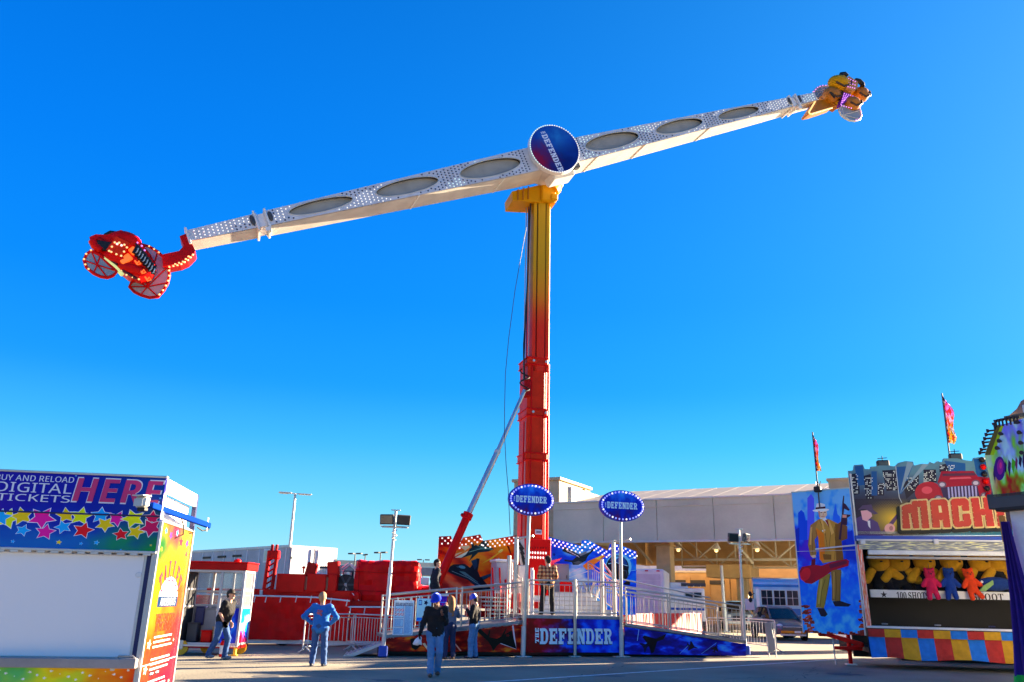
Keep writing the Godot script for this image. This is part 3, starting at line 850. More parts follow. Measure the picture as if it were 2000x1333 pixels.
# ---------------------------------------------------------------- the ride: swinging arm
func arm_frame() -> Transform3D:
	var a := Vector3(0.87, 0.40, -0.27).normalized()
	var n := Vector3(-a.z, 0, a.x).normalized()
	return Transform3D(Basis(a, n.cross(a), n), dep(1080, 299, 29.5))
func arm_half(x: float) -> Array:                      # half height, depth, centre line at x
	var k := absf(x)
	var h := 0.545
	if k > 1.5: h = lerpf(0.545, 0.295, clampf((k - 1.5) / 10.7, 0, 1))
	if k > 12.2: h = lerpf(0.285, 0.215, clampf((k - 12.2) / 2.5, 0, 1))
	var dd := lerpf(1.3, 0.85, clampf(k / 14.7, 0, 1))
	return [h, dd, -0.08]
func make_arm() -> void:
	var T := arm_frame()
	var t := thing("swing_boom", "long white tapering swing boom with oval panels and rows of lamps", "ride boom", T)
	# box beam
	var xs := [-14.7, -12.35, -11.95, -5.8, -1.5, 0.0, 1.5, 5.8, 11.9, 13.3, 13.6, 14.75]
	var body := Bld.new()
	var fx := -14.7
	var holes := [-9.97, -6.54, -2.95, 2.93, 6.54, 9.97]
	var seg := [[-14.7, -12.3], [-12.05, 13.3], [13.55, 14.8]]
	for s in seg:
		var n: int = max(2, int((s[1] - s[0]) * 2))
		for i in n:
			var x0 := lerpf(s[0], s[1], float(i) / n)
			var x1 := lerpf(s[0], s[1], float(i + 1) / n)
			var A := arm_half(x0)
			var B := arm_half(x1)
			var c: float = A[2]
			body.quad(Vector3(x0, c - A[0], -A[1]), Vector3(x1, c - B[0], -B[1]), Vector3(x1, c - B[0], 0), Vector3(x0, c - A[0], 0))
			body.quad(Vector3(x0, c + A[0], 0), Vector3(x1, c + B[0], 0), Vector3(x1, c + B[0], -B[1]), Vector3(x0, c + A[0], -A[1]))
			body.quad(Vector3(x1, c - B[0], -B[1]), Vector3(x0, c - A[0], -A[1]), Vector3(x0, c + A[0], -A[1]), Vector3(x1, c + B[0], -B[1]))
		for e in [0, 1]:
			var A := arm_half(s[e])
			var x: float = s[e]
			var sg := -1.0 if e == 0 else 1.0
			var q := [Vector3(x, A[2] - A[0], 0), Vector3(x, A[2] - A[0], -A[1]), Vector3(x, A[2] + A[0], -A[1]), Vector3(x, A[2] + A[0], 0)]
			if sg > 0: body.quad(q[0], q[1], q[2], q[3])
			else: body.quad(q[3], q[2], q[1], q[0])
	mi("beam", body, M.cream, t)
	# underside weld plates
	for x in [-6.3, -2.6, 1.9, 4.4, 8.0]:
		var A := arm_half(x)
		var pl := Bld.new().box(Vector3(x, A[2] - A[0] - 0.01, -A[1] / 2), Vector3(0.07, 0.03, A[1] + 0.02), 0.005, Basis(Vector3.UP, 0.12))
		mi("weld_strip", pl, M.white, t)
	# front plate with oval openings, one plate per stretch
	for s in seg:
		var poly := PackedVector2Array()
		var n := 24
		for i in n + 1:
			var x := lerpf(s[0], s[1], float(i) / n)
			poly.append(Vector2(x, arm_half(x)[2] - arm_half(x)[0] + 0.01))
		for i in n + 1:
			var x := lerpf(s[1], s[0], float(i) / n)
			poly.append(Vector2(x, arm_half(x)[2] + arm_half(x)[0] - 0.01))
		var parts := [poly]
		if s[1] - s[0] > 5:
			for hx in holes:
				var r := oval_r(hx)
				var ov := PackedVector2Array()
				for k in 40: ov.append(Vector2(hx + cos(TAU * k / 40) * r.x, -0.06 + sin(TAU * k / 40) * r.y))
				# cut along the vertical through the oval's centre so that each piece is simple
				var np := []
				for p in parts:
					for q in Geometry2D.clip_polygons(p, PackedVector2Array([Vector2(hx, -3), Vector2(30, -3), Vector2(30, 3), Vector2(hx, 3)])):
						for w in Geometry2D.clip_polygons(q, ov): np.append(w)
					for q in Geometry2D.clip_polygons(p, PackedVector2Array([Vector2(-30, -3), Vector2(hx, -3), Vector2(hx, 3), Vector2(-30, 3)])):
						for w in Geometry2D.clip_polygons(q, ov): np.append(w)
				parts = np
		var fb := Bld.new()
		for p in parts: fb.prism(p, 0.005, 0.03)
		mi("face_plate", fb, mt("arm_face", Color8(222, 224, 232), 0.5), t)
	for hx in holes:
		var r := oval_r(hx)
		var rim := []
		for k in 41: rim.append(Vector3(hx + cos(TAU * k / 40) * r.x, -0.06 + sin(TAU * k / 40) * r.y, 0.03))
		var op := mi("oval_rim", Bld.new().tube(rim, 0.022, 6, false), M.galv, t)
		var pl := Bld.new()
		var pp := PackedVector2Array()
		for k in 40: pp.append(Vector2(hx + cos(TAU * k / 40) * r.x, -0.06 + sin(TAU * k / 40) * r.y))
		pl.prism(pp, -0.16, -0.12)
		mi("oval_panel", pl, M.mesh_grey, op)
	# lamps in slanted rows; a few patches are switched on
	var on := Bld.new()
	var off := Bld.new()
	var green := Bld.new()
	var nz := FastNoiseLite.new()
	nz.seed = 21; nz.frequency = 0.33
	var x := -14.5
	var col := 0
	while x < 14.7:
		var gap := (x > -12.42 and x < -11.85) or (x > 13.15 and x < 13.7) or absf(x) < 1.2
		if not gap:
			for r in range(-6, 7):
				var y := -0.07 + r * 0.118 + (0.059 if col % 2 else 0.0)
				var A := arm_half(x)
				if absf(y - A[2]) > A[0] - 0.05: continue
				var skip := false
				for hx in holes:
					var q := oval_r(hx)
					if pow((x - hx) / (q.x + 0.09), 2) + pow((y + 0.06) / (q.y + 0.07), 2) < 1.0: skip = true
				if skip: continue
				var v := nz.get_noise_2d(x, y * 2.5)
				var lit := v > 0.02 or (x < -12.2 and y > -0.1)
				var p := Vector3(x, y, 0.038)
				if lit and absf(x) < 5.0 or (lit and x > 13.0): green.sph(p, Vector3(0.023, 0.023, 0.018), 6, 4)
				elif lit: on.sph(p, Vector3(0.023, 0.023, 0.018), 6, 4)
				else: off.sph(p, Vector3(0.034, 0.034, 0.02), 6, 4)
		x += 0.155; col += 1
	stuff(mi("lamp_rows", on, M.bulb, t))
	stuff(mi("lamp_rows_unlit", off, M.bulb_off, t))
	stuff(mi("lamp_rows_green", green, M.bulb_green, t))
	# bolted joints
	for jx in [-12.18, 13.42]:
		var A := arm_half(jx)
		for s in [-1, 1]:
			var fl := bx("joint_flange", Vector3(jx + s * 0.2, A[2], -A[1] / 2 + 0.02), Vector3(0.07, A[0] * 2 + 0.16, A[1] + 0.14), M.white, t)
			mi("flange_hole", Bld.new().sph(Vector3(s * 0.12, 0.03, A[1] / 2 + 0.05), Vector3(0.09, 0.2, 0.03), 12, 6), M.dark_grey, fl)
		bx("joint_core", Vector3(jx, A[2], -A[1] / 2), Vector3(0.34, A[0] * 1.7, A[1] * 0.9), M.white_panel, t)
		bx("joint_hook", Vector3(jx + 0.1, A[2] - A[0] - 0.14, 0.0), Vector3(0.18, 0.16, 0.22), M.white, t)
	# hub drum with its round sign
	mi("hub_drum", Bld.new().cyl(Vector3(0, 0.05, -1.4), Vector3(0, 0.05, 0.1), 0.85, 1.0, 40), M.cream, t)
	mi("hub_rim", Bld.new().tube([Vector3(0, 0.05, 0.05), Vector3(0, 0.05, 0.28)], [1.11, 1.1], 48), M.white, t)
	var R := Rect2(-1.06, -1.01, 2.12, 2.12)
	var art := Art.new().setup(self, T, R, 512, 512, 0.29)
	var cn := FastNoiseLite.new()
	cn.seed = 31; cn.frequency = 1.6
	art.ground(func(u, v):
		var w := cn.get_noise_2d(u * 2.0, v * 2.0)
		var c := Color8(20, 70, 170).lerp(Color8(40, 130, 205), clampf(0.8 - (Vector2(u - 0.62, v - 0.28)).length() * 1.8 + w * 0.5, 0, 1))
		c = c.lerp(Color8(14, 24, 100), clampf((v - 0.35) * 1.5 + w * 0.3, 0, 0.8))
		return c.lerp(Color8(150, 16, 60), clampf(1.1 - Vector2(u - 0.06, v - 0.66).length() * 2.2 + w * 0.4, 0, 1)))
	# lettering runs down the disc
	var c0 := art.uv(lp(T, "hub", 500, 225, 0.29))
	var c1 := art.uv(lp(T, "hub", 680, 605, 0.29))
	var dirv := (c1 - c0)
	var perp := Vector2(dirv.y, -dirv.x).normalized()
	art.glyphs("DEFENDER", c0, dirv / 8.9, perp * 62.0, Color8(226, 230, 245), 0.1)
	var d0 := c0 - dirv.normalized() * 34.0
	art.glyphs("THE", d0 + dirv.normalized() * 24 + perp * 2, perp * 17.0, -dirv.normalized() * 22.0, Color8(226, 230, 245), 0.15)
	var disc := PackedVector2Array()
	for k in 48: disc.append(Vector2(cos(TAU * k / 48) * 1.06, 0.05 + sin(TAU * k / 48) * 1.06))
	mi("hub_sign", Bld.new().prism(disc, 0.2, 0.29, R), print_mat(art.im, 0.35, false), t)
	var hb := Bld.new().sph(Vector3.ZERO, Vector3(0.026, 0.026, 0.024), 6, 4).mesh()
	for k in 64:
		var an := TAU * k / 64
		mi("rim_bulb", hb, M.bulb_green if an > 1.4 and an < 3.6 else M.bulb, t, Transform3D(Basis.IDENTITY, Vector3(cos(an) * 1.083, 0.05 + sin(an) * 1.083, 0.29)))
	bx("hub_gearbox", Vector3(0.15, -0.85, -0.5), Vector3(1.1, 0.5, 0.9), M.white, t, 0.08)
	bx("hub_clamp", Vector3(0.75, -0.82, 0.02), Vector3(0.3, 0.22, 0.3), M.dark_grey, t, 0.03)
	bx("end_plate", Vector3(-14.74, -0.08, -0.42), Vector3(0.08, 0.62, 0.98), M.white, t)

func oval_r(hx: float) -> Vector2:
	var k := absf(hx)
	return Vector2(lerpf(1.37, 1.22, (k - 3) / 7), lerpf(0.36, 0.25, (k - 3) / 7))

func bulbs_along(called: String, pts: Array, step: float, r: float, m: Material, parent: Node) -> void:
	var mesh := Bld.new().sph(Vector3.ZERO, Vector3.ONE * r, 6, 4).mesh()
	var carry := 0.0
	for i in pts.size() - 1:
		var a: Vector3 = pts[i]
		var b: Vector3 = pts[i + 1]
		var L := a.distance_to(b)
		var s := carry
		while s < L:
			mi(called, mesh, m, parent, Transform3D(Basis.IDENTITY, a.lerp(b, s / L)))
			s += step
		carry = s - L

func pts3(T: Transform3D, view: String, pts: Array, d: float) -> Array:
	var out := []
	for i in range(0, pts.size(), 2): out.append(l3(T, view, pts[i], pts[i + 1], d))
	return out

func fan(t: Node, T: Transform3D, view: String, outline: Array, hub: Array, d: float, frame_m: Material, bulb_m: Material, bulb_from: int, bulb_to: int) -> void:
	var f := mi("fan_panel", Bld.new().prism(lpoly(T, view, outline, d), d - 0.02, d + 0.02), M.fan, t)
	var ring := pts3(T, view, outline, d)
	ring.append(ring[0])
	mi("fan_frame", Bld.new().tube(ring, 0.055, 6), frame_m, f)
	var h := l3(T, view, hub[0], hub[1], d + 0.03)
	for k in range(0, ring.size() - 1, 2):
		mi("fan_strut", Bld.new().cyl(h, ring[k] + Vector3(0, 0, 0.03), 0.025, 0.025, 5), frame_m, f)
	bulbs_along("fan_bulb", ring.slice(bulb_from, bulb_to).map(func(p): return p + Vector3(0, 0, 0.06)), 0.19, 0.034, bulb_m, f)

func make_gondolas() -> void:
	mt("fan", Color8(150, 165, 180), 0.5)
	# left: red gondola, seats tipped towards the ground
	var T := arm_frame()
	var G := Transform3D(T.basis, T * Vector3(-15.5, -0.3, 0.1))
	var t := thing("ride_gondola", "red ride gondola with black coil seats tilted at the arm's lower end", "gondola", G, "gondolas at the ends of the arm")
	var br := lpoly(G, "h", [1003, 303, 1075, 275, 1150, 440, 1135, 465, 1080, 520, 1010, 552, 850, 582, 835, 475, 1000, 440, 1040, 395], -0.2)
	var bt := mi("swan_neck", Bld.new().prism(br, -0.8, -0.1), M.red_dark, t)
	bulbs_along("neck_bulb", pts3(G, "h", [905, 578, 1010, 556, 1080, 515, 1130, 460], -0.08), 0.13, 0.036, M.bulb_warm, bt)
	bulbs_along("neck_bulb", pts3(G, "h", [960, 552, 1030, 530, 1085, 480], -0.08), 0.13, 0.032, M.bulb_warm, bt)
	fan(t, G, "h", [640, 370, 720, 392, 800, 440, 860, 500, 900, 575, 905, 660, 890, 730, 850, 800, 800, 858, 720, 866, 640, 842, 580, 812, 535, 765, 555, 725, 600, 710, 700, 640, 780, 580, 720, 470], [700, 765], -0.35, M.red_dark, M.bulb_warm, 1, 9)
	fan(t, G, "h", [180, 430, 135, 465, 113, 520, 135, 585, 200, 640, 270, 672, 330, 680, 380, 663, 420, 622, 350, 560, 265, 475], [235, 560], 0.55, M.red, M.bulb_warm, 0, 5)
	var body := lpoly(G, "h", [180, 345, 240, 320, 340, 325, 470, 280, 575, 320, 645, 375, 700, 470, 775, 580, 735, 660, 640, 705, 510, 655, 400, 570, 270, 480, 195, 410], 0.1)
	mi("seat_body", Bld.new().prism(body, -0.5, 0.5), M.red, t)
	var bx2 := lpoly(G, "h", [330, 440, 420, 320, 545, 378, 460, 510], 0.5)
	var sb := mi("seat_housing", Bld.new().prism(bx2, 0.5, 0.72), M.red_orange, t)
	bulbs_along("housing_bulb", pts3(G, "h", [345, 430, 405, 340, 520, 385, 455, 480, 345, 430], 0.74), 0.17, 0.036, M.bulb_warm, sb)
	bulbs_along("housing_bulb", pts3(G, "h", [420, 365, 480, 385], 0.74), 0.14, 0.04, M.bulb, sb)
	for p in [[500, 330, 0.5, 0.3], [420, 500, 0.55, 0.25], [560, 600, 0.5, 0.22]]:
		mi("seat_shell", Bld.new().sph(l3(G, "h", p[0], p[1], 0.42), Vector3(p[2], p[3], 0.22), 14, 8, Basis(Vector3.BACK, -0.6)), M.red, t)
	for p in [[300, 470, 420, 560], [470, 610, 600, 690], [560, 330, 690, 470]]: mi("frame_tube", Bld.new().cyl(l3(G, "h", p[0], p[1], 0.52), l3(G, "h", p[2], p[3], 0.52), 0.05, 0.05, 6), mt("maroon", Color8(90, 8, 10), 0.5), t)
	mi("armrest", Bld.new().tube(pts3(G, "h", [190, 335, 215, 385, 270, 430], 0.55), 0.13, 8), M.red, t)
	mi("armrest", Bld.new().tube(pts3(G, "h", [245, 320, 300, 360, 345, 420], 0.5), 0.1, 8), M.red_dark, t)
	for k in 8:
		var x := 600.0 + k * 22
		var y := 400.0 + k * 27
		var coil := mi("seat_coil", Bld.new().cyl(l3(G, "h", x + 15, y - 15, 0.56), l3(G, "h", x - 25 + k * 3, y + 55, 0.62), 0.07, 0.07, 8), M.black, t)
		mi("coil_clip", Bld.new().tube(pts3(G, "h", [x + 18, y + 5, x + 5, y + 40, x - 8, y + 48], 0.7), 0.022, 5), M.galv, coil)
	for o in [0.0, 0.25]:
		mi("shoulder_hoop", Bld.new().tube(pts3(G, "h", [300, 320, 318, 285, 360, 262, 410, 268, 445, 300], 0.15 + o), 0.085, 8), M.black, t)
	mi("seat_pad", Bld.new().box(l3(G, "h", 300, 385, 0.56), Vector3(0.5, 0.32, 0.12), 0.03, Basis(Vector3.BACK, -0.5)), M.black, t)
	for c in [[570, 430], [520, 495], [480, 520]]: mi("seat_lamp", Bld.new().box(l3(G, "h", c[0], c[1], 0.56), Vector3(0.22, 0.26, 0.1), 0.03, Basis(Vector3.BACK, 0.4)), glow("amber", Color8(255, 120, 40), 0.1), t)
	mi("lit_edge", Bld.new().tube(pts3(G, "h", [290, 500, 400, 580, 470, 655], 0.53), 0.07, 6), glow("lime", Color8(226, 232, 140), 0.08), t)
	for c in [[595, 520], [640, 600], [690, 670]]:
		mi("neon_loop", Bld.new().tube(pts3(G, "h", [c[0] - 10, c[1], c[0] + 15, c[1] + 40, c[0] + 45, c[1] + 30, c[0] + 30, c[1] + 5, c[0] + 5, c[1] + 35], 0.56), 0.03, 5), glow("neon", Color8(255, 110, 40), 0.13), t)
	bulbs_along("edge_bulb", pts3(G, "h", [270, 480, 400, 570, 510, 655, 640, 700], 0.53), 0.2, 0.035, M.bulb_warm, t)
	bulbs_along("edge_bulb", pts3(G, "h", [560, 330, 640, 370, 700, 460], 0.53), 0.18, 0.035, M.bulb_violet, t)
	# right: golden gondola, seen from below
	var G2 := Transform3D(T.basis, T * Vector3(15.4, 0.1, 0.0))
	var g := thing("ride_gondola", "golden brown ride gondola with violet lamps at the arm's upper end", "gondola", G2, "gondolas at the ends of the arm")
	var nk := mi("swan_neck", Bld.new().prism(lpoly(G2, "i", [650, 845, 780, 650, 880, 640, 1080, 660, 1060, 745, 900, 800, 740, 850, 665, 865], -0.2), -0.7, -0.1), M.gold_dark, g)
	bulbs_along("neck_bulb", pts3(G2, "i", [770, 655, 665, 830, 700, 860, 880, 805, 1050, 755], -0.07), 0.08, 0.045, M.bulb_warm, nk)
	fan(g, G2, "i", [740, 500, 790, 440, 860, 405, 960, 400, 1030, 420, 960, 560, 930, 650, 850, 640, 780, 580], [880, 470], -0.6, M.galv, M.bulb_violet, 0, 5)
	fan(g, G2, "i", [1190, 720, 1460, 720, 1500, 800, 1515, 880, 1490, 945, 1420, 968, 1330, 960, 1250, 920, 1190, 870, 1160, 800], [1230, 870], 0.2, M.galv, M.bulb_violet, 1, 6)
	for p in [[[940, 500, 1040, 440, 1120, 480, 1240, 520, 1190, 640, 1160, 740, 1050, 680, 950, 590], 0.0, "gold_dark"], [[1200, 450, 1300, 390, 1480, 470, 1430, 600, 1220, 560], -0.05, "gold"]]:
		mi("seat_frame", Bld.new().prism(lpoly(G2, "i", p[0], p[1]), p[1] - 0.5, p[1]), M[p[2]], g)
	for p in [[1165, 365, 0.62, 0.42, 0.5, "gold"], [1045, 545, 0.48, 0.4, 0.3, "gold_dark"], [1110, 620, 0.4, 0.5, 0.1, "gold"], [1505, 545, 0.42, 0.4, 0.3, "gold_dark"], [1365, 695, 0.46, 0.34, 0.5, "gold_dark"], [1260, 480, 0.5, 0.3, 0.15, "gold"]]:
		var c := l3(G2, "i", p[0], p[1], p[4] - 0.25)
		var sh := mi("seat_shell", Bld.new().sph(c, Vector3(p[2], p[3], 0.42), 14, 8, Basis(Vector3.BACK, -0.4)), M[p[5]], g)
		mi("seat_rim", Bld.new().tube([c + Vector3(-p[2] * 0.8, 0, 0.3), c + Vector3(-p[2] * 0.3, -p[3] * 0.8, 0.36), c + Vector3(p[2] * 0.5, -p[3] * 0.7, 0.34), c + Vector3(p[2] * 0.9, -p[3] * 0.1, 0.26)], 0.05, 6), mt("gold_black", Color8(70, 40, 8), 0.5), sh)
	for p in [[1010, 500, 1090, 600], [1180, 480, 1240, 590], [1400, 590, 1450, 680]]: mi("seat_strut", Bld.new().cyl(l3(G2, "i", p[0], p[1], 0.4), l3(G2, "i", p[2], p[3], 0.35), 0.045, 0.045, 6), M.black, g)
	var hp := mi("seat_housing", Bld.new().prism(lpoly(G2, "i", [1290, 260, 1320, 235, 1470, 330, 1460, 440, 1400, 480, 1280, 430], 0.55), 0.0, 0.55), mt("pinkish", Color8(214, 150, 70), 0.4), g)
	for r in 3: bulbs_along("housing_bulb", pts3(G2, "i", [1315 - r * 5, 280 + r * 65, 1450 - r * 10, 340 + r * 50], 0.58), 0.13, 0.03, M.bulb_violet, hp)
	var lb := mi("lamp_board", Bld.new().prism(lpoly(G2, "i", [1225, 510, 1345, 545, 1290, 640, 1195, 725, 1175, 715], 0.35), 0.1, 0.4), mt("violet", Color8(110, 20, 170), 0.4), g)
	for r in 3: bulbs_along("board_bulb", pts3(G2, "i", [1245 + r * 35, 522 + r * 12, 1190 + r * 25, 705 - r * 30], 0.43), 0.12, 0.03, M.bulb_violet, lb)
	bulbs_along("edge_bulb", pts3(G2, "i", [1345, 550, 1500, 610], 0.45), 0.14, 0.03, M.bulb_violet, g)
	bulbs_along("edge_bulb", pts3(G2, "i", [1200, 720, 1360, 760], 0.62), 0.14, 0.03, M.bulb_violet, g)
	for c in [[[1190, 250, 1200, 210, 1250, 205, 1290, 245], 0.4], [[1430, 310, 1490, 320, 1540, 370, 1540, 400], 0.4]]:
		mi("shoulder_hoop", Bld.new().tube(pts3(G2, "i", c[0], c[1]), 0.12, 8), M.black, g)
		mi("shoulder_hoop", Bld.new().tube(pts3(G2, "i", c[0], c[1] - 0.4), 0.12, 8), M.black, g)
	mi("seat_pad", Bld.new().box(l3(G2, "i", 1160, 525, 0.25), Vector3(0.35, 0.35, 0.1), 0.03), M.black, g)

# ---------------------------------------------------------------- railings: rails, posts and balusters from a to b
func railing(parent: Node, a: Vector3, b: Vector3, h: float, gap: float, called := "railing", posts := true) -> Node3D:
	var r := Node3D.new()
	r.name = called
	parent.add_child(r, true)
	var up := Vector3(0, h, 0)
	rod("top_rail", a + up, b + up, 0.026, M.steel, r)
	rod("middle_rail", a + up * 0.88, b + up * 0.88, 0.018, M.steel, r, 6)
	rod("bottom_rail", a + up * 0.08, b + up * 0.08, 0.02, M.steel, r, 6)
	var n := int(a.distance_to(b) / gap)
	var mesh := Bld.new().cyl(Vector3(0, h * 0.08, 0), Vector3(0, h * 0.88, 0), 0.0095, 0.0095, 5).mesh()
	for i in range(1, n): mi("baluster", mesh, M.steel, r, Transform3D(Basis.IDENTITY, a.lerp(b, float(i) / n)))
	if posts:
		var L := a.distance_to(b)
		var m := int(max(1.0, round(L / 2.0)))
		var pm := Bld.new().cyl(Vector3(0, -0.02, 0), Vector3(0, h + 0.03, 0), 0.03, 0.03, 8).mesh()
		for i in m + 1: mi("post", pm, M.steel, r, Transform3D(Basis.IDENTITY, a.lerp(b, float(i) / m)))
	return r

func jet(A: Art, view: String, x: float, y: float, s: float, rot: float, c: Color, c2: Color) -> void:   # a plain jet seen from below
	var put := func(pts, col):
		var o := []
		for i in range(0, pts.size(), 2):
			var q := Vector2(pts[i], pts[i + 1]).rotated(rot) * s
			o.append(x + q.x); o.append(y + q.y)
		A.poly(view, o, col)
	put.call([100, 0, 60, -10, -80, -14, -95, -6, -95, 6, -80, 14, 60, 10], c)
	put.call([30, -8, -40, -75, -62, -75, -50, -10], c)
	put.call([30, 8, -40, 75, -62, 75, -50, 10], c)
	put.call([-60, -8, -95, -40, -106, -40, -92, -4], c2)
	put.call([-60, 8, -95, 40, -106, 40, -92, 4], c2)
	put.call([62, -5, 30, -7, 22, 0, 30, 7, 62, 5], c2)
	put.call([20, -3, -80, -5, -80, 5, 20, 3], c2)

func cloud_ground(A: Art, seed_: int, cols: Array, freq := 2.0, w := 96, h := 48) -> void:   # painted airbrush clouds between three colours
	var n := FastNoiseLite.new()
	n.seed = seed_; n.frequency = freq; n.fractal_octaves = 4
	A.ground(func(u, v):
		var k := n.get_noise_2d(u * 2.0, v) * 0.9 + 0.5
		var c: Color = cols[0].lerp(cols[1], clampf(k * 1.6 - 0.3, 0, 1))
		return c.lerp(cols[2], clampf(k * 2.2 - 1.35, 0, 1)), w, h)

func make_platform() -> void:
	var T := ride_frame()
	var t := thing("ride_platform", "raised metal ride platform with printed fascia, two ramps and silver railings", "ride platform", T)
	var P := func(v, x, y, d := 0.0): return lp(T, v, x, y, d)
	# centre fascia with the ride's name
	var c0: Vector2 = P.call("d", 158, 1140)
	var c1: Vector2 = P.call("d", 782, 930)
	var R := Rect2(c0.x, c0.y, c1.x - c0.x, c1.y - c0.y)
	var A := Art.new().setup(self, T, R, 1024, 340, 0.0)
	var n := FastNoiseLite.new()
	n.seed = 12; n.frequency = 2.2; n.fractal_octaves = 4
	A.ground(func(u, v):
		var k := n.get_noise_2d(u * 2.5, v) 
		var c := Color8(14, 44, 150).lerp(Color8(40, 110, 215), clampf(0.45 + k * 1.4, 0, 1))
		var r := Color8(120, 8, 22).lerp(Color8(190, 50, 80), clampf(0.2 + k * 1.3, 0, 1))
		return r.lerp(c, smoothstep(0.15, 0.62, u + k * 0.25)), 128, 48)
	for pass_ in 2:
		var col := Color8(10, 16, 40) if pass_ == 0 else Color8(214, 228, 248)
		var o := A.uv(P.call("d", 246 - (1 - pass_) * 4, 1088 + (1 - pass_) * 5))
		var e := A.uv(P.call("d", 716, 1088))
		var tp := A.uv(P.call("d", 246, 985))
		A.glyphs("DEFENDER", o, (e - A.uv(P.call("d", 246, 1088))) / 8.75, tp - A.uv(P.call("d", 246, 1088)), col, 0.1)
		var o2 := A.uv(P.call("d", 240, 1080)) + Vector2(-4, 4) * (1 - pass_)
		var hh := (A.uv(P.call("d", 240, 980)) - A.uv(P.call("d", 240, 1080)))
		A.glyphs("THE", o2, hh / 3.3, Vector2(-hh.length() / 4.0, 0), col, 0.12)
	mi("fascia", Bld.new().prism(PackedVector2Array([c0, Vector2(c1.x, c0.y), c1, Vector2(c0.x, c1.y)]), -0.04, 0.0, R), print_mat(A.im, 0.35), t)
	var yd := c1.y
	# left ramp: sloping fascia with a plane silhouette
	var l := [P.call("pp", 66, 745), P.call("pp", 66, 892), P.call("pp", 1762, 905), P.call("pp", 1762, 565)]
	var RL := Rect2(l[0].x, l[1].y, l[2].x - l[0].x, l[3].y - l[1].y)
	var B := Art.new().setup(self, T, RL, 1024, 256)
	cloud_ground(B, 40, [Color8(96, 8, 12), Color8(172, 52, 22), Color8(216, 142, 56)], 2.4)
	B.poly("pp", [1625, 575, 1645, 580, 1680, 870, 1480, 800, 1500, 780, 1660, 840], Color8(225, 200, 200))
	B.poly("pp", [920, 800, 940, 800, 1010, 890, 990, 890], Color8(222, 160, 140))
	B.poly("pp", [1190, 640, 1240, 620, 1350, 720, 1440, 740, 1620, 640, 1680, 866, 1480, 790, 1440, 830, 1395, 890, 1370, 830, 1330, 770, 1230, 680], Color8(20, 16, 12))
	B.poly("pp", [1350, 630, 1362, 620, 1345, 730, 1330, 700], Color8(30, 22, 14))
	B.poly("pp", [1460, 770, 1550, 610, 1562, 604, 1500, 780], Color8(30, 22, 14))
	for w in [[1270, 800, 36], [1575, 700, 28]]: B.star(B.uv(P.call("pp", w[0], w[1])), w[2] * 0.6, 0.3, Color8(110, 10, 14))
	B.poly("pp", [380, 740, 440, 730, 500, 760, 520, 820, 450, 880, 400, 850], Color8(22, 14, 14))
	B.poly("pp", [530, 800, 560, 790, 620, 880, 600, 890], Color8(232, 190, 160))
	var lp_ := PackedVector2Array([l[1], l[2], l[3], l[0]])
	mi("ramp_fascia", Bld.new().prism(lp_, -0.04, 0.0, RL), print_mat(B.im, 0.35), t)
	# right ramp
	var r := [P.call("rg", 102, 825), P.call("rg", 102, 1093), P.call("rg", 1288, 1108), P.call("rg", 1285, 995)]
	var RR := Rect2(r[0].x, r[2].y, r[2].x - r[0].x, r[0].y - r[2].y)
	var C := Art.new().setup(self, T, RR, 1024, 256)
	cloud_ground(C, 41, [Color8(8, 18, 96), Color8(20, 62, 178), Color8(70, 140, 226)], 2.6)
	jet(C, "rg", 385, 970, 1.25, -0.5, Color8(8, 10, 26), Color8(20, 26, 60))
	C.poly("rg", [230, 1050, 440, 930, 510, 890, 480, 950, 300, 1010], Color8(8, 10, 22))
	jet(C, "rg", 765, 1020, 0.6, 0.3, Color8(8, 10, 30), Color8(14, 20, 50))
	jet(C, "rg", 990, 1030, 0.5, -1.2, Color8(8, 10, 30), Color8(14, 20, 50))
	for w in [[560, 960, 0.3], [600, 1045, 0.25], [885, 975, 0.2]]: jet(C, "rg", w[0], w[1], w[2], 1.2, Color8(14, 26, 110), Color8(14, 26, 110))
	C.stroke("rg", [240, 850, 225, 960], 5, Color8(150, 190, 235))
	C.stroke("rg", [640, 1090, 720, 1010], 4, Color8(110, 165, 225))
	C.stroke("rg", [850, 1090, 1000, 980], 3, Color8(110, 165, 225))
	mi("ramp_fascia", Bld.new().prism(PackedVector2Array([r[1], r[2], r[3], r[0]]), -0.04, 0.0, RR), print_mat(C.im, 0.35), t)
	# decks
	var deck_m := mt("deck", Color8(150, 153, 158), 0.4, 0.5, 2.0)
	bx("deck", Vector3((c0.x + c1.x) / 2, yd + 0.05, -1.28), Vector3(R.size.x + 0.1, 0.1, 2.6), deck_m, t)
	for s in [[l[0], l[3]], [r[0], r[3]]]:
		var a: Vector2 = s[0]
		var b: Vector2 = s[1]
		var d := b - a
		var ang := atan2(d.y, d.x)
		var rb := Bld.new().box(Vector3.ZERO, Vector3(d.length(), 0.1, 1.7), 0.01)
		mi("ramp_deck", rb, deck_m, t, Transform3D(Basis(Vector3.BACK, ang), Vector3((a.x + b.x) / 2, (a.y + b.y) / 2 + 0.07, -0.8)))
	# dark chassis under everything
	bx("chassis", Vector3(2.0, 0.35, -2.6), Vector3(8.5, 0.5, 3.0), M.black, t)
	bx("sill", Vector3((l[0].x + r[2].x) / 2, 0.09, -0.6), Vector3(r[2].x - l[0].x - 0.4, 0.1, 0.8), M.black, t)
	# railings
	var h := 1.1
	var dl := func(s, e, k, z): return Vector3(lerpf(s.x, e.x, k), lerpf(s.y, e.y, k) + 0.12, z)
	railing(t, dl.call(l[0], l[3], 0.0, -0.06), dl.call(l[0], l[3], 0.5, -0.06), h + 0.05, 0.17)
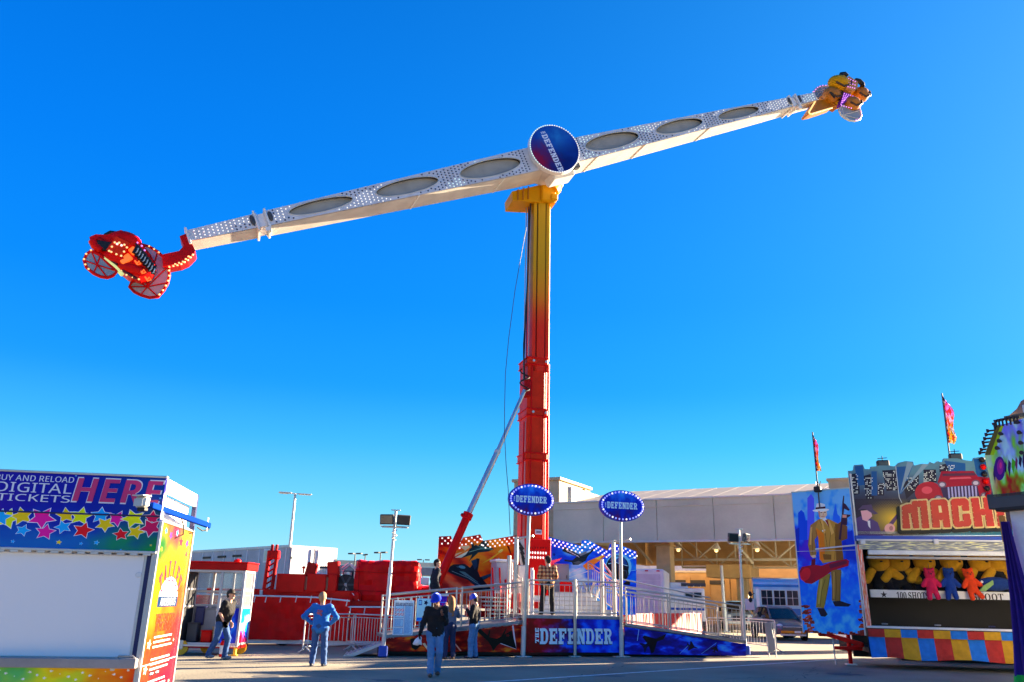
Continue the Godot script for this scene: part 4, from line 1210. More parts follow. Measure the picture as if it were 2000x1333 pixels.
	railing(t, dl.call(l[0], l[3], 0.54, -0.06), dl.call(l[0], l[3], 1.0, -0.06), h + 0.05, 0.145)
	railing(t, dl.call(l[0], l[3], 0.02, -1.6), dl.call(l[0], l[3], 0.98, -1.6), h, 0.3)
	railing(t, Vector3(c0.x + 0.06, yd + 0.1, -0.06), Vector3((c0.x + c1.x) / 2, yd + 0.1, -0.06), h - 0.04, 0.16)
	railing(t, Vector3((c0.x + c1.x) / 2 + 0.06, yd + 0.1, -0.06), Vector3(c1.x - 0.05, yd + 0.1, -0.06), h - 0.04, 0.16)
	railing(t, dl.call(r[0], r[3], 0.02, -0.06), dl.call(r[0], r[3], 0.36, -0.06), h, 0.16)
	railing(t, dl.call(r[0], r[3], 0.38, -0.06), dl.call(r[0], r[3], 0.98, -0.06), h, 0.16)
	railing(t, dl.call(r[0], r[3], 0.0, -1.6), dl.call(r[0], r[3], 0.98, -1.6), h, 0.2)
	for k in 2:
		var z := -0.3 - k * 1.3
		rod("hand_rail", dl.call(r[0], r[3], 0.0, z) + Vector3(0, h + 0.28 - 0.1 * k, 0), dl.call(r[0], r[3], 0.75, z) + Vector3(0, h + 0.12, 0), 0.022, M.steel, t)
	# steps up to the seats: bright aluminium treads
	var s0: Vector2 = P.call("pl", 905, 850, -2.6)
	var s1: Vector2 = P.call("pl", 1745, 850, -2.6)
	var top: float = P.call("pl", 1200, 640, -3.8).y
	var plate := Image.create(64, 64, false, Image.FORMAT_RGB8)
	plate.fill(Color(0.5, 0.5, 0.5))
	for k in 8:
		for j in 8:
			var cx := k * 8 + 4
			var cy := j * 8 + 4
			for w in range(-2, 3): plate.set_pixel(posmod(cx + w, 64), posmod(cy + (w if (k + j) % 2 else -w), 64), Color.WHITE)
	plate.convert(Image.FORMAT_RGBA8)
	plate.bump_map_to_normal_map(3.0)
	plate.generate_mipmaps()
	var al := StandardMaterial3D.new()
	al.albedo_color = Color8(205, 208, 210); al.metallic = 0.75; al.roughness = 0.35
	al.normal_enabled = true; al.normal_texture = ImageTexture.create_from_image(plate)
	al.uv1_triplanar = true; al.uv1_world_triplanar = true; al.uv1_scale = Vector3.ONE * 1.2
	M["tread"] = al
	var ns := 5
	for i in ns:
		var k := float(i + 1) / ns
		var y := lerpf(yd + 0.1, top, k)
		var xe := lerpf(s1.x, s1.x - 0.35, k)
		var st := bx("step", Vector3((s0.x + xe) / 2, (yd + y) / 2, -2.6 - i * 0.3 - 0.5), Vector3(xe - s0.x, y - yd, 1.0), al, t, 0.01)
		mi("nosing", Bld.new().box(Vector3(0, (y - yd) / 2 + 0.006, 0.49), Vector3(xe - s0.x, 0.035, 0.05), 0.005), M.steel, st)
		mi("riser_slot", Bld.new().box(Vector3(0, (y - yd) / 2 - 0.16, 0.503), Vector3(xe - s0.x - 0.1, 0.05, 0.01)), M.dark_grey, st)
	bx("seat_floor", Vector3((s0.x + s1.x) / 2 - 0.2, top - 0.06, -5.6), Vector3(s1.x - s0.x, 0.1, 3.0), deck_m, t)
	# posts of the entrance frame
	for w in [[95, 395, 905], [720, 415, 900], [48, 515, 900], [645, 540, 905]]:
		var z := -0.5 if w[0] == 95 or w[0] == 720 else -2.2
		var a := l3(T, "d", w[0], w[1], z)
		rod("frame_post", Vector3(a.x, yd + 0.1, z), a, 0.07, M.steel, t, 10)
		if z > -1.0: rod("frame_bracket", a + Vector3(0, -0.05, 0), a + Vector3(0.42, 0.02, 0.5), 0.035, M.steel, t, 6)
	# centre pole and grab posts
	var cp: Vector2 = P.call("d", 472, 668, 0.06)
	rod("centre_pole", Vector3(cp.x, 0.05, 0.06), Vector3(cp.x, cp.y, 0.06), 0.055, M.steel, t, 10)
	bx("pole_foot", Vector3(cp.x, 0.02, 0.06), Vector3(0.35, 0.03, 0.25), M.galv, t)
	for w in [[195, 595], [200, 610]]:
		var q := l3(T, "d", w[0], w[1], -2.0)
		rod("grab_post", Vector3(q.x, yd, -2.0), q, 0.055, M.white, t, 8)
	# slanted stair rails at both sides of the steps
	for w in [[["pl", 1635, 345], ["pl", 1800, 570]], [["pl", 720, 330], ["pl", 705, 690]], [["pl", 660, 420], ["pl", 720, 650]]]:
		var a2 := l3(T, w[0][0], w[0][1], w[0][2], -3.4)
		var b2 := l3(T, w[1][0], w[1][1], w[1][2], -2.0)
		rod("stair_rail", a2, b2, 0.04, M.steel if w[0][1] > 1000 else M.red, t, 8)
		rod("stair_rail", a2 - Vector3(0, 0.4, 0), b2 - Vector3(0, 0.4, 0), 0.03, M.steel if w[0][1] > 1000 else M.red, t, 8)
	var bal := railing(t, Vector3(s1.x + 0.15, yd + 0.1, -2.4), Vector3(s1.x - 0.25, top, -4.4), 1.15, 0.14)
	bal = railing(t, Vector3(s0.x - 0.3, yd + 0.1, -2.4), Vector3(s0.x - 0.6, top, -4.4), 1.15, 0.14)
	# control boxes by the steps
	var cb := thing("control_cabinet", "plain grey control cabinet beside the man in plaid shirt", "cabinet", T * Transform3D(Basis.IDENTITY, Vector3(P.call("pl", 1212, 365, -4.4).x, top, -4.4)))
	var ch: float = P.call("pl", 1212, 362, -4.4).y - top
	bx("case", Vector3(0, ch / 2, 0), Vector3(0.62, ch, 0.5), M.grey, cb, 0.02)
	bx("door", Vector3(0.0, ch / 2, 0.26), Vector3(0.54, ch - 0.1, 0.02), M.grey, cb)
	bx("latch", Vector3(0.2, ch * 0.55, 0.285), Vector3(0.04, 0.12, 0.03), M.dark_grey, cb)
	var q1: Vector2 = P.call("pl", 668, 345, -2.9)
	var oc := thing("operator_box", "small grey operator box with white lid and red ladder beside the backdrop", "booth", T * Transform3D(Basis.IDENTITY, Vector3(q1.x, 0.5, -3.1)))
	bx("case", Vector3(0, (q1.y - 0.5) / 2, 0), Vector3(0.62, q1.y - 0.5, 0.7), mt("lilac_grey", Color8(176, 178, 190), 0.5), oc, 0.02)
	bx("lid", Vector3(0, q1.y - 0.45, 0), Vector3(0.7, 0.09, 0.8), M.white, oc, 0.02)
	for sx in [-0.36, -0.1]: rod("ladder_rail", Vector3(sx, 0, 0.6), Vector3(sx - 0.1, q1.y - 0.7, 0.4), 0.03, M.red, oc, 6)
	for k in 6: rod("rung", Vector3(-0.37 - 0.015 * k, 0.2 + k * 0.3, 0.57 - 0.03 * k), Vector3(-0.1 - 0.015 * k, 0.2 + k * 0.3, 0.57 - 0.03 * k), 0.02, M.white, oc, 5)
	# red machinery between steps and backdrop
	var rm := thing("ride_machinery", "red steel undercarriage and grey struts beneath the ride's seats", "machinery", T * Transform3D(Basis.IDENTITY, Vector3(0, 0, -3.0)))
	for w in [[700, 690, 0.9, 0.3], [600, 760, 1.2, 0.25], [480, 720, 0.8, 0.35], [900, 800, 0.8, 0.5], [520, 850, 1.6, 0.2]]:
		var q2: Vector2 = P.call("pl", w[0], w[1], -3.0)
		bx("girder", Vector3(q2.x, q2.y, 0), Vector3(w[2], w[3], 0.5), M.red_dark if int(w[0]) % 200 else M.red, rm, 0.03)
	for k in 7:
		var q3: Vector2 = P.call("pl", 470 + k * 45, 640, -2.6)
		rod("strut", Vector3(q3.x, 0.3, 0.4), Vector3(q3.x + 0.2, q3.y, 0.3), 0.035, M.galv if k % 2 else M.red, rm, 6)
	for k in 5:
		var q4: Vector2 = P.call("pl", 560 + k * 20, 690 + k * 40, -2.4)
		bx("tread_plate", Vector3(q4.x, q4.y, 0.6), Vector3(0.9, 0.05, 0.3), M.galv, rm)
	for k in 4:
		var q5: Vector2 = P.call("pl", 1450 + k * 35, 610, -4.2)
		rod("brace", Vector3(q5.x, q5.y - 0.35, -1.2), Vector3(q5.x + (0.3 if k % 2 else -0.3), q5.y + 0.25, -1.2), 0.05, M.galv, rm, 6)
	var q6: Vector2 = P.call("pl", 1270, 600, -4.2)
	bx("motor", Vector3(q6.x, q6.y, -1.3), Vector3(0.5, 0.5, 0.5), M.red, rm, 0.06)

func light_band(t: Node, pts: Array, rows: int, step: float) -> void:   # chequer of small lamps along the top edge
	var on := Bld.new()
	for i in pts.size() - 1:
		var a: Vector3 = pts[i]
		var b: Vector3 = pts[i + 1]
		var L := a.distance_to(b)
		var n := int(L / step)
		for k in n:
			for r in rows:
				var p := a.lerp(b, (k + 0.5 + (0.5 if r % 2 else 0.0)) / n) + Vector3(0, -0.07 - r * 0.1, 0.03)
				on.box(p, Vector3(0.055, 0.055, 0.03), 0.008)
	stuff(mi("lamp_band", on, M.bulb, t))

func make_backdrops() -> void:
	var T := ride_frame()
	var d := -4.6
	# left: red sky with two dark jets
	var TL := Transform3D(T.basis, T * Vector3(0, 0, d))
	var t := thing("ride_backdrop", "red and orange airbrushed backdrop with dark jets and a lamp edge", "backdrop", TL, "painted ride backdrops")
	var o := [38, 92, 155, 87, 170, 150, 262, 128, 272, 102, 440, 72, 468, 135, 790, 82, 790, 760, -20, 760, 25, 330]
	var pl := lpoly(TL, "pl", o)
	var R := Rect2(pl[9].x - 0.3, pl[8].y, pl[7].x - pl[9].x + 0.6, pl[5].y - pl[8].y)
	var A := Art.new().setup(self, TL, R, 768, 640)
	var n := FastNoiseLite.new()
	n.seed = 50; n.frequency = 2.0; n.fractal_octaves = 4
	A.ground(func(u, v):
		var k := n.get_noise_2d(u + v * 0.4, v * 2.4 - u)
		var c := Color8(128, 12, 20).lerp(Color8(196, 50, 24), clampf(0.5 + k * 1.2, 0, 1))
		var hot := clampf(1.15 - Vector2((u - 0.62) * 1.1, v - 0.28).length() * 2.0 + k * 0.8, 0, 1)
		c = c.lerp(Color8(226, 130, 36), hot)
		return c.lerp(Color8(206, 120, 90), clampf(1.0 - Vector2(u - 0.35, (v - 0.8) * 1.6).length() * 2.6 + k, 0, 1)), 96, 80)
	A.ell("pl", 640, 235, 26, 12, Color8(255, 216, 130), -0.6)
	A.poly("pl", [640, 235, 700, 190, 560, 310, 450, 360, 560, 290], Color8(244, 176, 70))
	A.poly("pl", [235, 190, 330, 180, 340, 200, 190, 290, 200, 262, 300, 232], Color8(240, 190, 150))
	A.poly("pl", [190, 300, 330, 230, 420, 240, 260, 300], Color8(230, 206, 180))
	for w in [Color8(20, 44, 50), Color8(46, 84, 84)]:
		if w == Color8(20, 44, 50):
			A.poly("pl", [300, 270, 335, 215, 400, 170, 420, 185, 470, 130, 520, 150, 500, 185, 575, 215, 520, 240, 420, 250, 330, 335, 360, 270, 240, 310], w)
			A.poly("pl", [340, 140, 370, 150, 390, 215, 360, 210], w)
			A.poly("pl", [145, 385, 180, 365, 290, 360, 340, 400, 405, 305, 435, 310, 415, 430, 440, 490, 580, 440, 595, 455, 470, 520, 560, 620, 420, 600, 320, 520, 150, 455, 120, 430], Color8(14, 26, 40))
			A.poly("pl", [230, 430, 290, 440, 420, 540, 400, 560, 300, 480], Color8(84, 116, 120))
			A.poly("pl", [350, 585, 520, 590, 570, 625, 380, 625], Color8(14, 22, 32))
		else:
			A.poly("pl", [380, 215, 480, 190, 560, 215, 480, 228], w)
			A.poly("pl", [200, 385, 260, 375, 290, 385, 220, 400], Color8(52, 76, 86))
	A.poly("pl", [700, 180, 720, 190, 745, 270, 730, 260], Color8(90, 10, 20))
	A.poly("pl", [350, 330, 405, 312, 412, 380, 385, 420], Color8(34, 56, 76))
	A.poly("pl", [445, 488, 575, 446, 590, 456, 470, 512], Color8(44, 68, 88))
	A.poly("pl", [300, 470, 420, 545, 520, 608, 430, 590, 330, 515], Color8(36, 58, 78))
	A.ell("pl", 262, 392, 34, 14, Color8(96, 140, 150), 0.2)
	A.stroke("pl", [160, 430, 330, 500, 470, 590], 4, Color8(120, 146, 150))
	A.stroke("pl", [330, 245, 470, 205, 560, 218], 4, Color8(120, 160, 150))
	A.stroke("pl", [400, 180, 450, 200], 4, Color8(96, 130, 124))
	mi("panel", Bld.new().prism(pl, -0.05, 0.0, R), print_mat(A.im, 0.4), t)
	light_band(t, pts3(TL, "pl", [38, 92, 155, 87, 170, 150, 262, 128, 272, 102, 440, 72, 468, 135, 790, 82], 0.0), 3, 0.17)
	for x in [pl[0].x + 0.3, pl[6].x - 0.4]: rod("stay", Vector3(x, 0, -0.15), Vector3(x, pl[0].y - 0.3, -0.1), 0.05, M.galv, t, 6)
	# right: blue sky, diving jet, pilot's helmet
	var T2 := TL
	var u2 := thing("ride_backdrop", "blue airbrushed backdrop with a diving jet, pilot helmet and lamp edge", "backdrop", T2, "painted ride backdrops")
	var o2 := [1100, 95, 1430, 185, 1435, 130, 1490, 125, 1690, 235, 1710, 165, 1790, 170, 1965, 240, 1965, 860, 1100, 860]
	var p2 := lpoly(T2, "pl", o2)
	var R2 := Rect2(p2[9].x, p2[9].y, p2[7].x - p2[9].x, p2[0].y - p2[9].y)
	var B := Art.new().setup(self, T2, R2, 768, 640)
	var n2 := FastNoiseLite.new()
	n2.seed = 52; n2.frequency = 2.2; n2.fractal_octaves = 4
	B.ground(func(u, v):
		var k := n2.get_noise_2d(u + v * 0.8, v * 2.0 - u * 0.5)
		var c := Color8(16, 70, 180).lerp(Color8(60, 146, 226), clampf(0.4 + k * 1.3, 0, 1))
		return c.lerp(Color8(206, 216, 236), clampf(1.0 - Vector2((u - 0.35) * 1.2, v - 0.62).length() * 2.4 + k * 1.2, 0, 1)), 96, 80)
	B.poly("pl", [1130, 330, 1240, 300, 1210, 330, 1130, 370], Color8(196, 120, 130))
	B.poly("pl", [1500, 330, 1640, 270, 1660, 285, 1540, 380, 1560, 410, 1480, 420, 1440, 380], Color8(226, 128, 60))
	B.poly("pl", [1560, 310, 1640, 272, 1600, 320], Color8(244, 190, 90))
	B.poly("pl", [1240, 235, 1265, 195, 1285, 205, 1400, 265, 1480, 240, 1555, 205, 1560, 215, 1490, 285, 1470, 330, 1400, 370, 1345, 370, 1335, 345, 1260, 335, 1265, 318, 1340, 325, 1380, 290], Color8(40, 50, 56))
	for k in 6: B.stroke("pl", [1275 + k * 22, 215 + k * 12, 1300 + k * 22, 240 + k * 12], 5, Color8(170, 182, 188))
	B.poly("pl", [1400, 265, 1540, 215, 1490, 255, 1420, 285], Color8(110, 120, 122))
	B.ell("pl", 1500, 238, 26, 9, Color8(150, 186, 206), -0.4)
	B.poly("pl", [1345, 350, 1400, 330, 1440, 345, 1395, 366], Color8(80, 88, 90))
	B.stroke("pl", [1380, 300, 1470, 300, 1540, 230], 4, Color8(16, 20, 26))
	B.stroke("pl", [1270, 470, 1420, 400], 5, Color8(222, 200, 210))
	B.stroke("pl", [1270, 510, 1500, 430], 5, Color8(236, 226, 236))
	# helmet: dark visor, oxygen mask
	B.ell("pl", 1790, 390, 128, 132, Color8(120, 180, 226))
	B.ell("pl", 1780, 395, 112, 118, Color8(12, 22, 50))
	B.poly("pl", [1700, 330, 1760, 280, 1850, 300, 1880, 370, 1800, 350], Color8(30, 70, 120))
	B.ell("pl", 1835, 455, 56, 62, Color8(6, 8, 16))
	B.ell("pl", 1835, 455, 36, 44, Color8(24, 28, 44))
	B.poly("pl", [1880, 520, 1905, 540, 1900, 570, 1830, 560], Color8(12, 14, 22))
	B.poly("pl", [1720, 320, 1765, 288, 1800, 292, 1740, 340], Color8(120, 180, 220))
	B.stroke("pl", [1690, 360, 1760, 345, 1880, 380], 6, Color8(150, 190, 220))
	B.stroke("pl", [1800, 420, 1870, 430, 1880, 500], 4, Color8(80, 96, 120))
	B.stroke("pl", [1890, 320, 1965, 290], 6, Color8(130, 190, 236))
	B.stroke("pl", [1900, 430, 1965, 420], 5, Color8(110, 170, 226))
	for w in [[1180, 150, 22], [1160, 270, 16], [1230, 190, 14]]: B.star(B.uv(lp(T2, "pl", w[0], w[1])), w[2], 0.2, Color8(20, 50, 130))
	mi("panel", Bld.new().prism(p2, -0.05, 0.0, R2), print_mat(B.im, 0.4), u2)
	light_band(u2, pts3(T2, "pl", [1105, 97, 1430, 185, 1435, 130, 1490, 125, 1690, 235, 1710, 165, 1790, 170, 1965, 240], 0.0), 3, 0.17)
	for x in [p2[0].x + 0.5, p2[7].x - 0.2]: rod("stay", Vector3(x, 0, -0.15), Vector3(x, p2[7].y - 0.3, -0.1), 0.05, M.galv, u2, 6)
	# leaning white frame with a dark fin by the steps
	var f := thing("folded_seat_panel", "white and black striped fin panel leaning beside the red mast", "panel", T * Transform3D(Basis.IDENTITY, Vector3(0, 0, -3.6)))
	var fp := lpoly(f.transform, "pl", [815, 130, 870, 110, 880, 360, 850, 430, 810, 260])
	mi("fin", Bld.new().prism(fp, -0.05, 0.0), mt("fin_pale", Color8(196, 190, 186), 0.6), f)
	for k in 4:
		var a := l3(f.transform, "pl", 815 + k * 12, 150 + k * 45, 0.02)
		var b := l3(f.transform, "pl", 862 + k * 3, 220 + k * 50, 0.02)
		mi("stripe", Bld.new().box((a + b) / 2, Vector3(0.09, a.distance_to(b), 0.02), 0.0, Basis(Vector3.BACK, atan2(a.x - b.x, b.y - a.y))), M.black, f)
	var hp2 := lp(f.transform, "pl", 850, 500)
	mi("pedestal", Bld.new().box(Vector3(hp2.x, hp2.y / 2 + 0.5, -0.1), Vector3(0.3, hp2.y - 0.1, 0.3), 0.02), M.galv, f)

# ---------------------------------------------------------------- oval signs and flood-light poles
func oval_sign(T: Transform3D, cx: float, cy: float, rx: float, ry: float, foot: Vector2, label: String) -> void:
	var t := thing("oval_sign", label, "sign", T, "oval bulb signs on silver poles")
	var c := lp(T, "p", cx, cy)
	var a: float = lp(T, "p", cx + rx, cy).x - c.x
	var b: float = c.y - lp(T, "p", cx, cy + ry).y
	rod("pole", Vector3(0, 0, -0.08), Vector3(c.x * 0.9, c.y, -0.08), 0.06, M.steel, t, 12)
	bx("foot_plate", Vector3(0, 0.02, -0.08), Vector3(0.5, 0.03, 0.3), M.galv, t)
	rod("jack_sleeve", Vector3(0, 0.05, -0.08), Vector3(0.01, 0.9, -0.08), 0.075, M.galv, t, 10)
	var R := Rect2(c.x - a, c.y - b, a * 2, b * 2)
	var A := Art.new().setup(self, T, R, 384, 256)
	var n := FastNoiseLite.new()
	n.seed = 60; n.frequency = 2.0; n.fractal_octaves = 3
	A.ground(func(u, v):
		var k := n.get_noise_2d(u * 2, v)
		var q := Color8(18, 52, 150).lerp(Color8(66, 140, 214), clampf(1.0 - Vector2((u - 0.5) * 1.3, v - 0.14).length() * 2.4 + k * 0.6, 0, 1))
		return q.lerp(Color8(110, 24, 70), clampf((v - 0.68) * 2.6 + k * 0.8, 0, 0.8)), 64, 48)
	A.glyphs("DEFENDER", Vector2(58, 154), Vector2(268, 0) / 8.8, Vector2(0, -56), Color8(200, 226, 246), 0.1)
	A.glyphs("THE", Vector2(50, 150), Vector2(0, -14), Vector2(-11, 0), Color8(200, 226, 246), 0.1)
	var rim := PackedVector2Array()
	var face := PackedVector2Array()
	for k in 44:
		var e := Vector2(cos(TAU * k / 44), sin(TAU * k / 44))
		face.append(c + Vector2(e.x * a * 0.97, e.y * b * 0.97)); rim.append(c + Vector2(e.x * (a + 0.02), e.y * (b + 0.02)))
	mi("rim", Bld.new().prism(rim, -0.05, 0.06), mt("sign_rim", Color8(30, 34, 190), 0.4), t)
	mi("face", Bld.new().prism(face, 0.06, 0.075, R), print_mat(A.im, 0.35), t)
	var bm := Bld.new().sph(Vector3.ZERO, Vector3(0.034, 0.034, 0.03), 8, 5).mesh()
	for k in 36:
		var e := Vector2(cos(TAU * k / 36), sin(TAU * k / 36))
		mi("bulb", bm, M.bulb if k % 4 == 0 else glow("bulb_blue", Color8(150, 160, 255), 0.1), t, Transform3D(Basis.IDENTITY, Vector3(c.x + e.x * (a - 0.05), c.y + e.y * (b - 0.05), 0.10)))

func flood_pole(T: Transform3D, top: Vector2, heads: Array, label: String, tilt: float) -> void:
	var t := thing("floodlight_pole", label, "floodlight", T, "floodlight poles beside the ride")
	var p := lp(T, "p", top.x, top.y)
	var hb := lp(T, "p", heads[0], heads[1])
	mi("pole", Bld.new().tube([Vector3(0, 0.1, 0), Vector3(p.x * 0.6, p.y * 0.6, 0)], 0.06, 10), M.galv, t)
	mi("upper_pole", Bld.new().tube([Vector3(p.x * 0.58, p.y * 0.58, 0), Vector3(p.x, p.y, 0)], 0.042, 10), M.galv, t)
	bx("base", Vector3(0, 0.18, 0), Vector3(0.26, 0.3, 0.26), M.blue, t, 0.03)
	bx("cross_bar", Vector3(p.x, hb.y - 0.22, 0), Vector3(0.8, 0.04, 0.04), M.galv, t)
	bx("top_bar", Vector3(p.x, p.y, 0), Vector3(0.28, 0.03, 0.05), M.galv, t)
	for s in [-1, 1]:
		var B := Basis(Vector3.UP, s * 0.3 + tilt) * Basis(Vector3.RIGHT, 0.15)
		var l := mi("flood_lamp", Bld.new().box(Vector3.ZERO, Vector3(0.42, 0.30, 0.1), 0.02), M.dark_grey, t, Transform3D(B, Vector3(p.x + s * 0.25, hb.y, 0.06)))
		mi("lens", Bld.new().box(Vector3(0, 0, 0.055), Vector3(0.36, 0.24, 0.01)), mt("lens_dark", Color8(46, 56, 60), 0.15), l)
		for k in 4: mi("cooling_fin", Bld.new().box(Vector3(-0.15 + k * 0.1, 0, -0.07), Vector3(0.015, 0.26, 0.05)), M.dark_grey, l)
		mi("bracket", Bld.new().tube([Vector3(-0.2, 0, 0), Vector3(-0.2, -0.2, -0.03), Vector3(0.2, -0.2, -0.03), Vector3(0.2, 0, 0)], 0.015, 5), M.galv, l)
	var coil := []
	for k in 16: coil.append(Vector3(p.x + 0.07 * cos(k * 0.8), hb.y - 0.3 - 0.02 * k, 0.06 + 0.04 * sin(k * 0.8)))
	mi("cable_coil", Bld.new().tube(coil, 0.018, 5), M.white, t)

func make_signs_and_lights() -> void:
	var T := ride_frame()
	oval_sign(fr(gnd(1023, 1285), 16.3), 1037, 977, 43, 30, Vector2(1023, 1285), "oval bulb-edged sign standing in front of the red mast")
	oval_sign(fr(gnd(1216, 1285), 16.3), 1214, 989, 42, 29.5, Vector2(1216, 1285), "oval bulb-edged sign standing in front of the grey canopy")
	flood_pole(fr(gnd(747, 1286), 10.0), Vector2(773, 997), [771, 1016], "silver floodlight pole with two black lamps beside red tarpaulin", 0.0)
	flood_pole(fr(gnd(1457, 1282), 6.0), Vector2(1443, 1034), [1444, 1051], "silver floodlight pole with two black lamps at blue ramp's end", 0.5)
	# second plain pole further back
	var q := gnd(1418, 1235)
	var t := thing("plain_pole", "plain grey steel pole standing between the camper and pickup", "pole", fr(q, 0))
	var y := lp(fr(q, 0), "p", 1409, 1105)
	rod("shaft", Vector3.ZERO, Vector3(y.x, y.y, 0), 0.10, M.galv, t, 10)
	rod("sleeve", Vector3.ZERO, Vector3(y.x * 0.45, y.y * 0.45, 0), 0.14, M.galv, t, 10)
	bx("foot", Vector3(0, 0.03, 0), Vector3(0.5, 0.06, 0.5), M.galv, t)
	# safety boards on the left ramp railing
	var F := Transform3D(T.basis, T * Vector3(0, 0, 0.04))
	var r0 := lp(F, "pp", 162, 695)
	var r1 := lp(F, "pp", 432, 272)
	var A := Art.new().setup(self, F, Rect2(r0.x, r0.y, r1.x - r0.x, r1.y - r0.y), 256, 384)
	A.im.fill(Color8(206, 214, 232))
	var txt := func(rc: Rect2, lh: int, col: Color, sd: int):
		var rn := RandomNumberGenerator.new()
		rn.seed = sd
		var yy := int(rc.position.y)
		while yy < rc.end.y - lh:
			var xx := rc.position.x
			var stop := rc.end.x - rn.randf() * rc.size.x * 0.3
			while xx < stop:
				var ww := rn.randf_range(4, 14)
				A.im.fill_rect(Rect2i(int(xx), yy, int(min(ww, stop - xx)), max(1, lh / 2)), col)
				xx += ww + 3
			yy += lh
	for w in [[16, 56, 112, 140], [16, 208, 112, 84], [16, 304, 112, 70], [140, 56, 100, 318]]:
		A.im.fill_rect(Rect2i(w[0], w[1], w[2], w[3]), Color8(60, 70, 130))
		A.im.fill_rect(Rect2i(w[0] + 4, w[1] + 4, w[2] - 8, w[3] - 8), Color8(170, 200, 232))
		if w[1] != 56 or w[0] > 100: txt.call(Rect2(w[0] + 10, w[1] + 12, w[2] - 20, w[3] - 20), 7, Color8(70, 96, 150), w[1])
	for k in 6:
		var cc := Vector2(32 + (k % 3) * 38, 110 + (k / 3) * 46)
		var ring := PackedVector2Array()
		for j in 16: ring.append(cc + Vector2.from_angle(TAU * j / 16) * 17)
		A.fill(ring, Color8(170, 40, 60))
		ring = PackedVector2Array()
		for j in 16: ring.append(cc + Vector2.from_angle(TAU * j / 16) * 13)
		A.fill(ring, Color8(220, 226, 238))
		A.fill(PackedVector2Array([cc + Vector2(-11, -9), cc + Vector2(-8, -12), cc + Vector2(11, 9), cc + Vector2(8, 12)]), Color8(170, 40, 60))
	var s := thing("safety_board", "white ride rules board with prohibition rings on the ramp railing", "notice board", F, "boards tied to the ramp railing")
	mi("board", Bld.new().prism(PackedVector2Array([r0, Vector2(r1.x, r0.y), r1, Vector2(r0.x, r1.y)]), 0.0, 0.02, A.R), print_mat(A.im, 0.4), s)
	text("RIDE AND SAFETY RULES", s, Vector3((r0.x + r1.x) / 2, r1.y - 0.12, 0.022), (r1.x - r0.x) * 0.86, 0.09, mt("navy_ink", Color8(30, 34, 80), 0.5, 0, 1, false), "Droid Sans", 800, 0.0, Basis.IDENTITY, 0.003)
	for x in [r0.x + 0.1, r1.x - 0.1]: mi("tie", Bld.new().box(Vector3(x, r1.y + 0.03, -0.01), Vector3(0.03, 0.1, 0.05)), M.white, s)
	var b0 := lp(F, "pp", 452, 525)
	var b1 := lp(F, "pp", 640, 250)
	A = Art.new().setup(self, F, Rect2(b0.x, b0.y, b1.x - b0.x, b1.y - b0.y), 192, 256)
	A.im.fill(Color8(120, 180, 226))
	A.im.fill_rect(Rect2i(6, 6, 180, 244), Color8(176, 210, 238))
	A.im.fill_rect(Rect2i(22, 18, 44, 58), Color8(30, 60, 130))
	A.im.fill_rect(Rect2i(28, 26, 32, 40), Color8(140, 190, 226))
	A.star(Vector2(120, 48), 34, 0.4, Color8(34, 36, 60))
	txt.call(Rect2(16, 92, 160, 150), 9, Color8(50, 80, 130), 3)
	A.im.fill_rect(Rect2i(6, 216, 180, 34), Color8(50, 120, 210))
	s = thing("information_board", "pale blue information board on the railing next to ride rules board", "notice board", F, "boards tied to the ramp railing")
	mi("board", Bld.new().prism(PackedVector2Array([b0, Vector2(b1.x, b0.y), b1, Vector2(b0.x, b1.y)]), 0.0, 0.02, A.R), print_mat(A.im, 0.4), s)
	for x in [b0.x + 0.08, b1.x - 0.08]: mi("tie", Bld.new().box(Vector3(x, b1.y + 0.02, -0.01), Vector3(0.03, 0.1, 0.05)), M.white, s)
	var v0 := lp(F, "pp", 690, 330)
	var v1 := lp(F, "pp", 830, 220)
	s = thing("height_board", "violet and red height check board hanging on railing behind long-haired person", "notice board", F, "boards tied to the ramp railing")
	A = Art.new().setup(self, F, Rect2(v0.x, v0.y, v1.x - v0.x, v1.y - v0.y), 128, 96)
	cloud_ground(A, 71, [Color8(60, 40, 150), Color8(110, 50, 160), Color8(190, 60, 90)], 2.0, 32, 24)
	A.im.fill_rect(Rect2i(10, 60, 108, 10), Color8(90, 130, 220))
	mi("board", Bld.new().prism(PackedVector2Array([v0, Vector2(v1.x, v0.y), v1, Vector2(v0.x, v1.y)]), 0.0, 0.02, A.R), print_mat(A.im, 0.4), s)
	mi("frame", Bld.new().box(Vector3((v0.x + v1.x) / 2, v1.y + 0.03, 0.01), Vector3(v1.x - v0.x + 0.1, 0.06, 0.06)), M.white, s)
	# low metal loading ramp on the ground beside the barricade
	var lr := fr(gnd(712, 1284), 8.0)
	s = thing("loading_ramp", "ridged grey metal loading ramp lying against the left floodlight pole", "ramp", lr)
	var g0 := lp(lr, "b", 1118, 1180)
	var g1 := lp(lr, "b", 1372, 1075)
	mi("plate", Bld.new().prism(PackedVector2Array([Vector2(g0.x, 0.01), Vector2(g0.x + 0.3, 0.01), Vector2(g1.x, g1.y - 0.07), Vector2(g1.x, g1.y)]), -1.3, 0.0), M.galv, s)
	for k in 9:
		var f := (k + 0.5) / 9.0
		mi("ridge", Bld.new().box(Vector3(lerpf(g0.x, g1.x, f), lerpf(0.02, g1.y, f) + 0.012, -0.65), Vector3(0.04, 0.025, 1.25)), M.steel, s)
	bx("support", Vector3(g1.x - 0.06, g1.y / 2 - 0.03, -0.65), Vector3(0.08, g1.y - 0.06, 1.1), M.dark_grey, s)

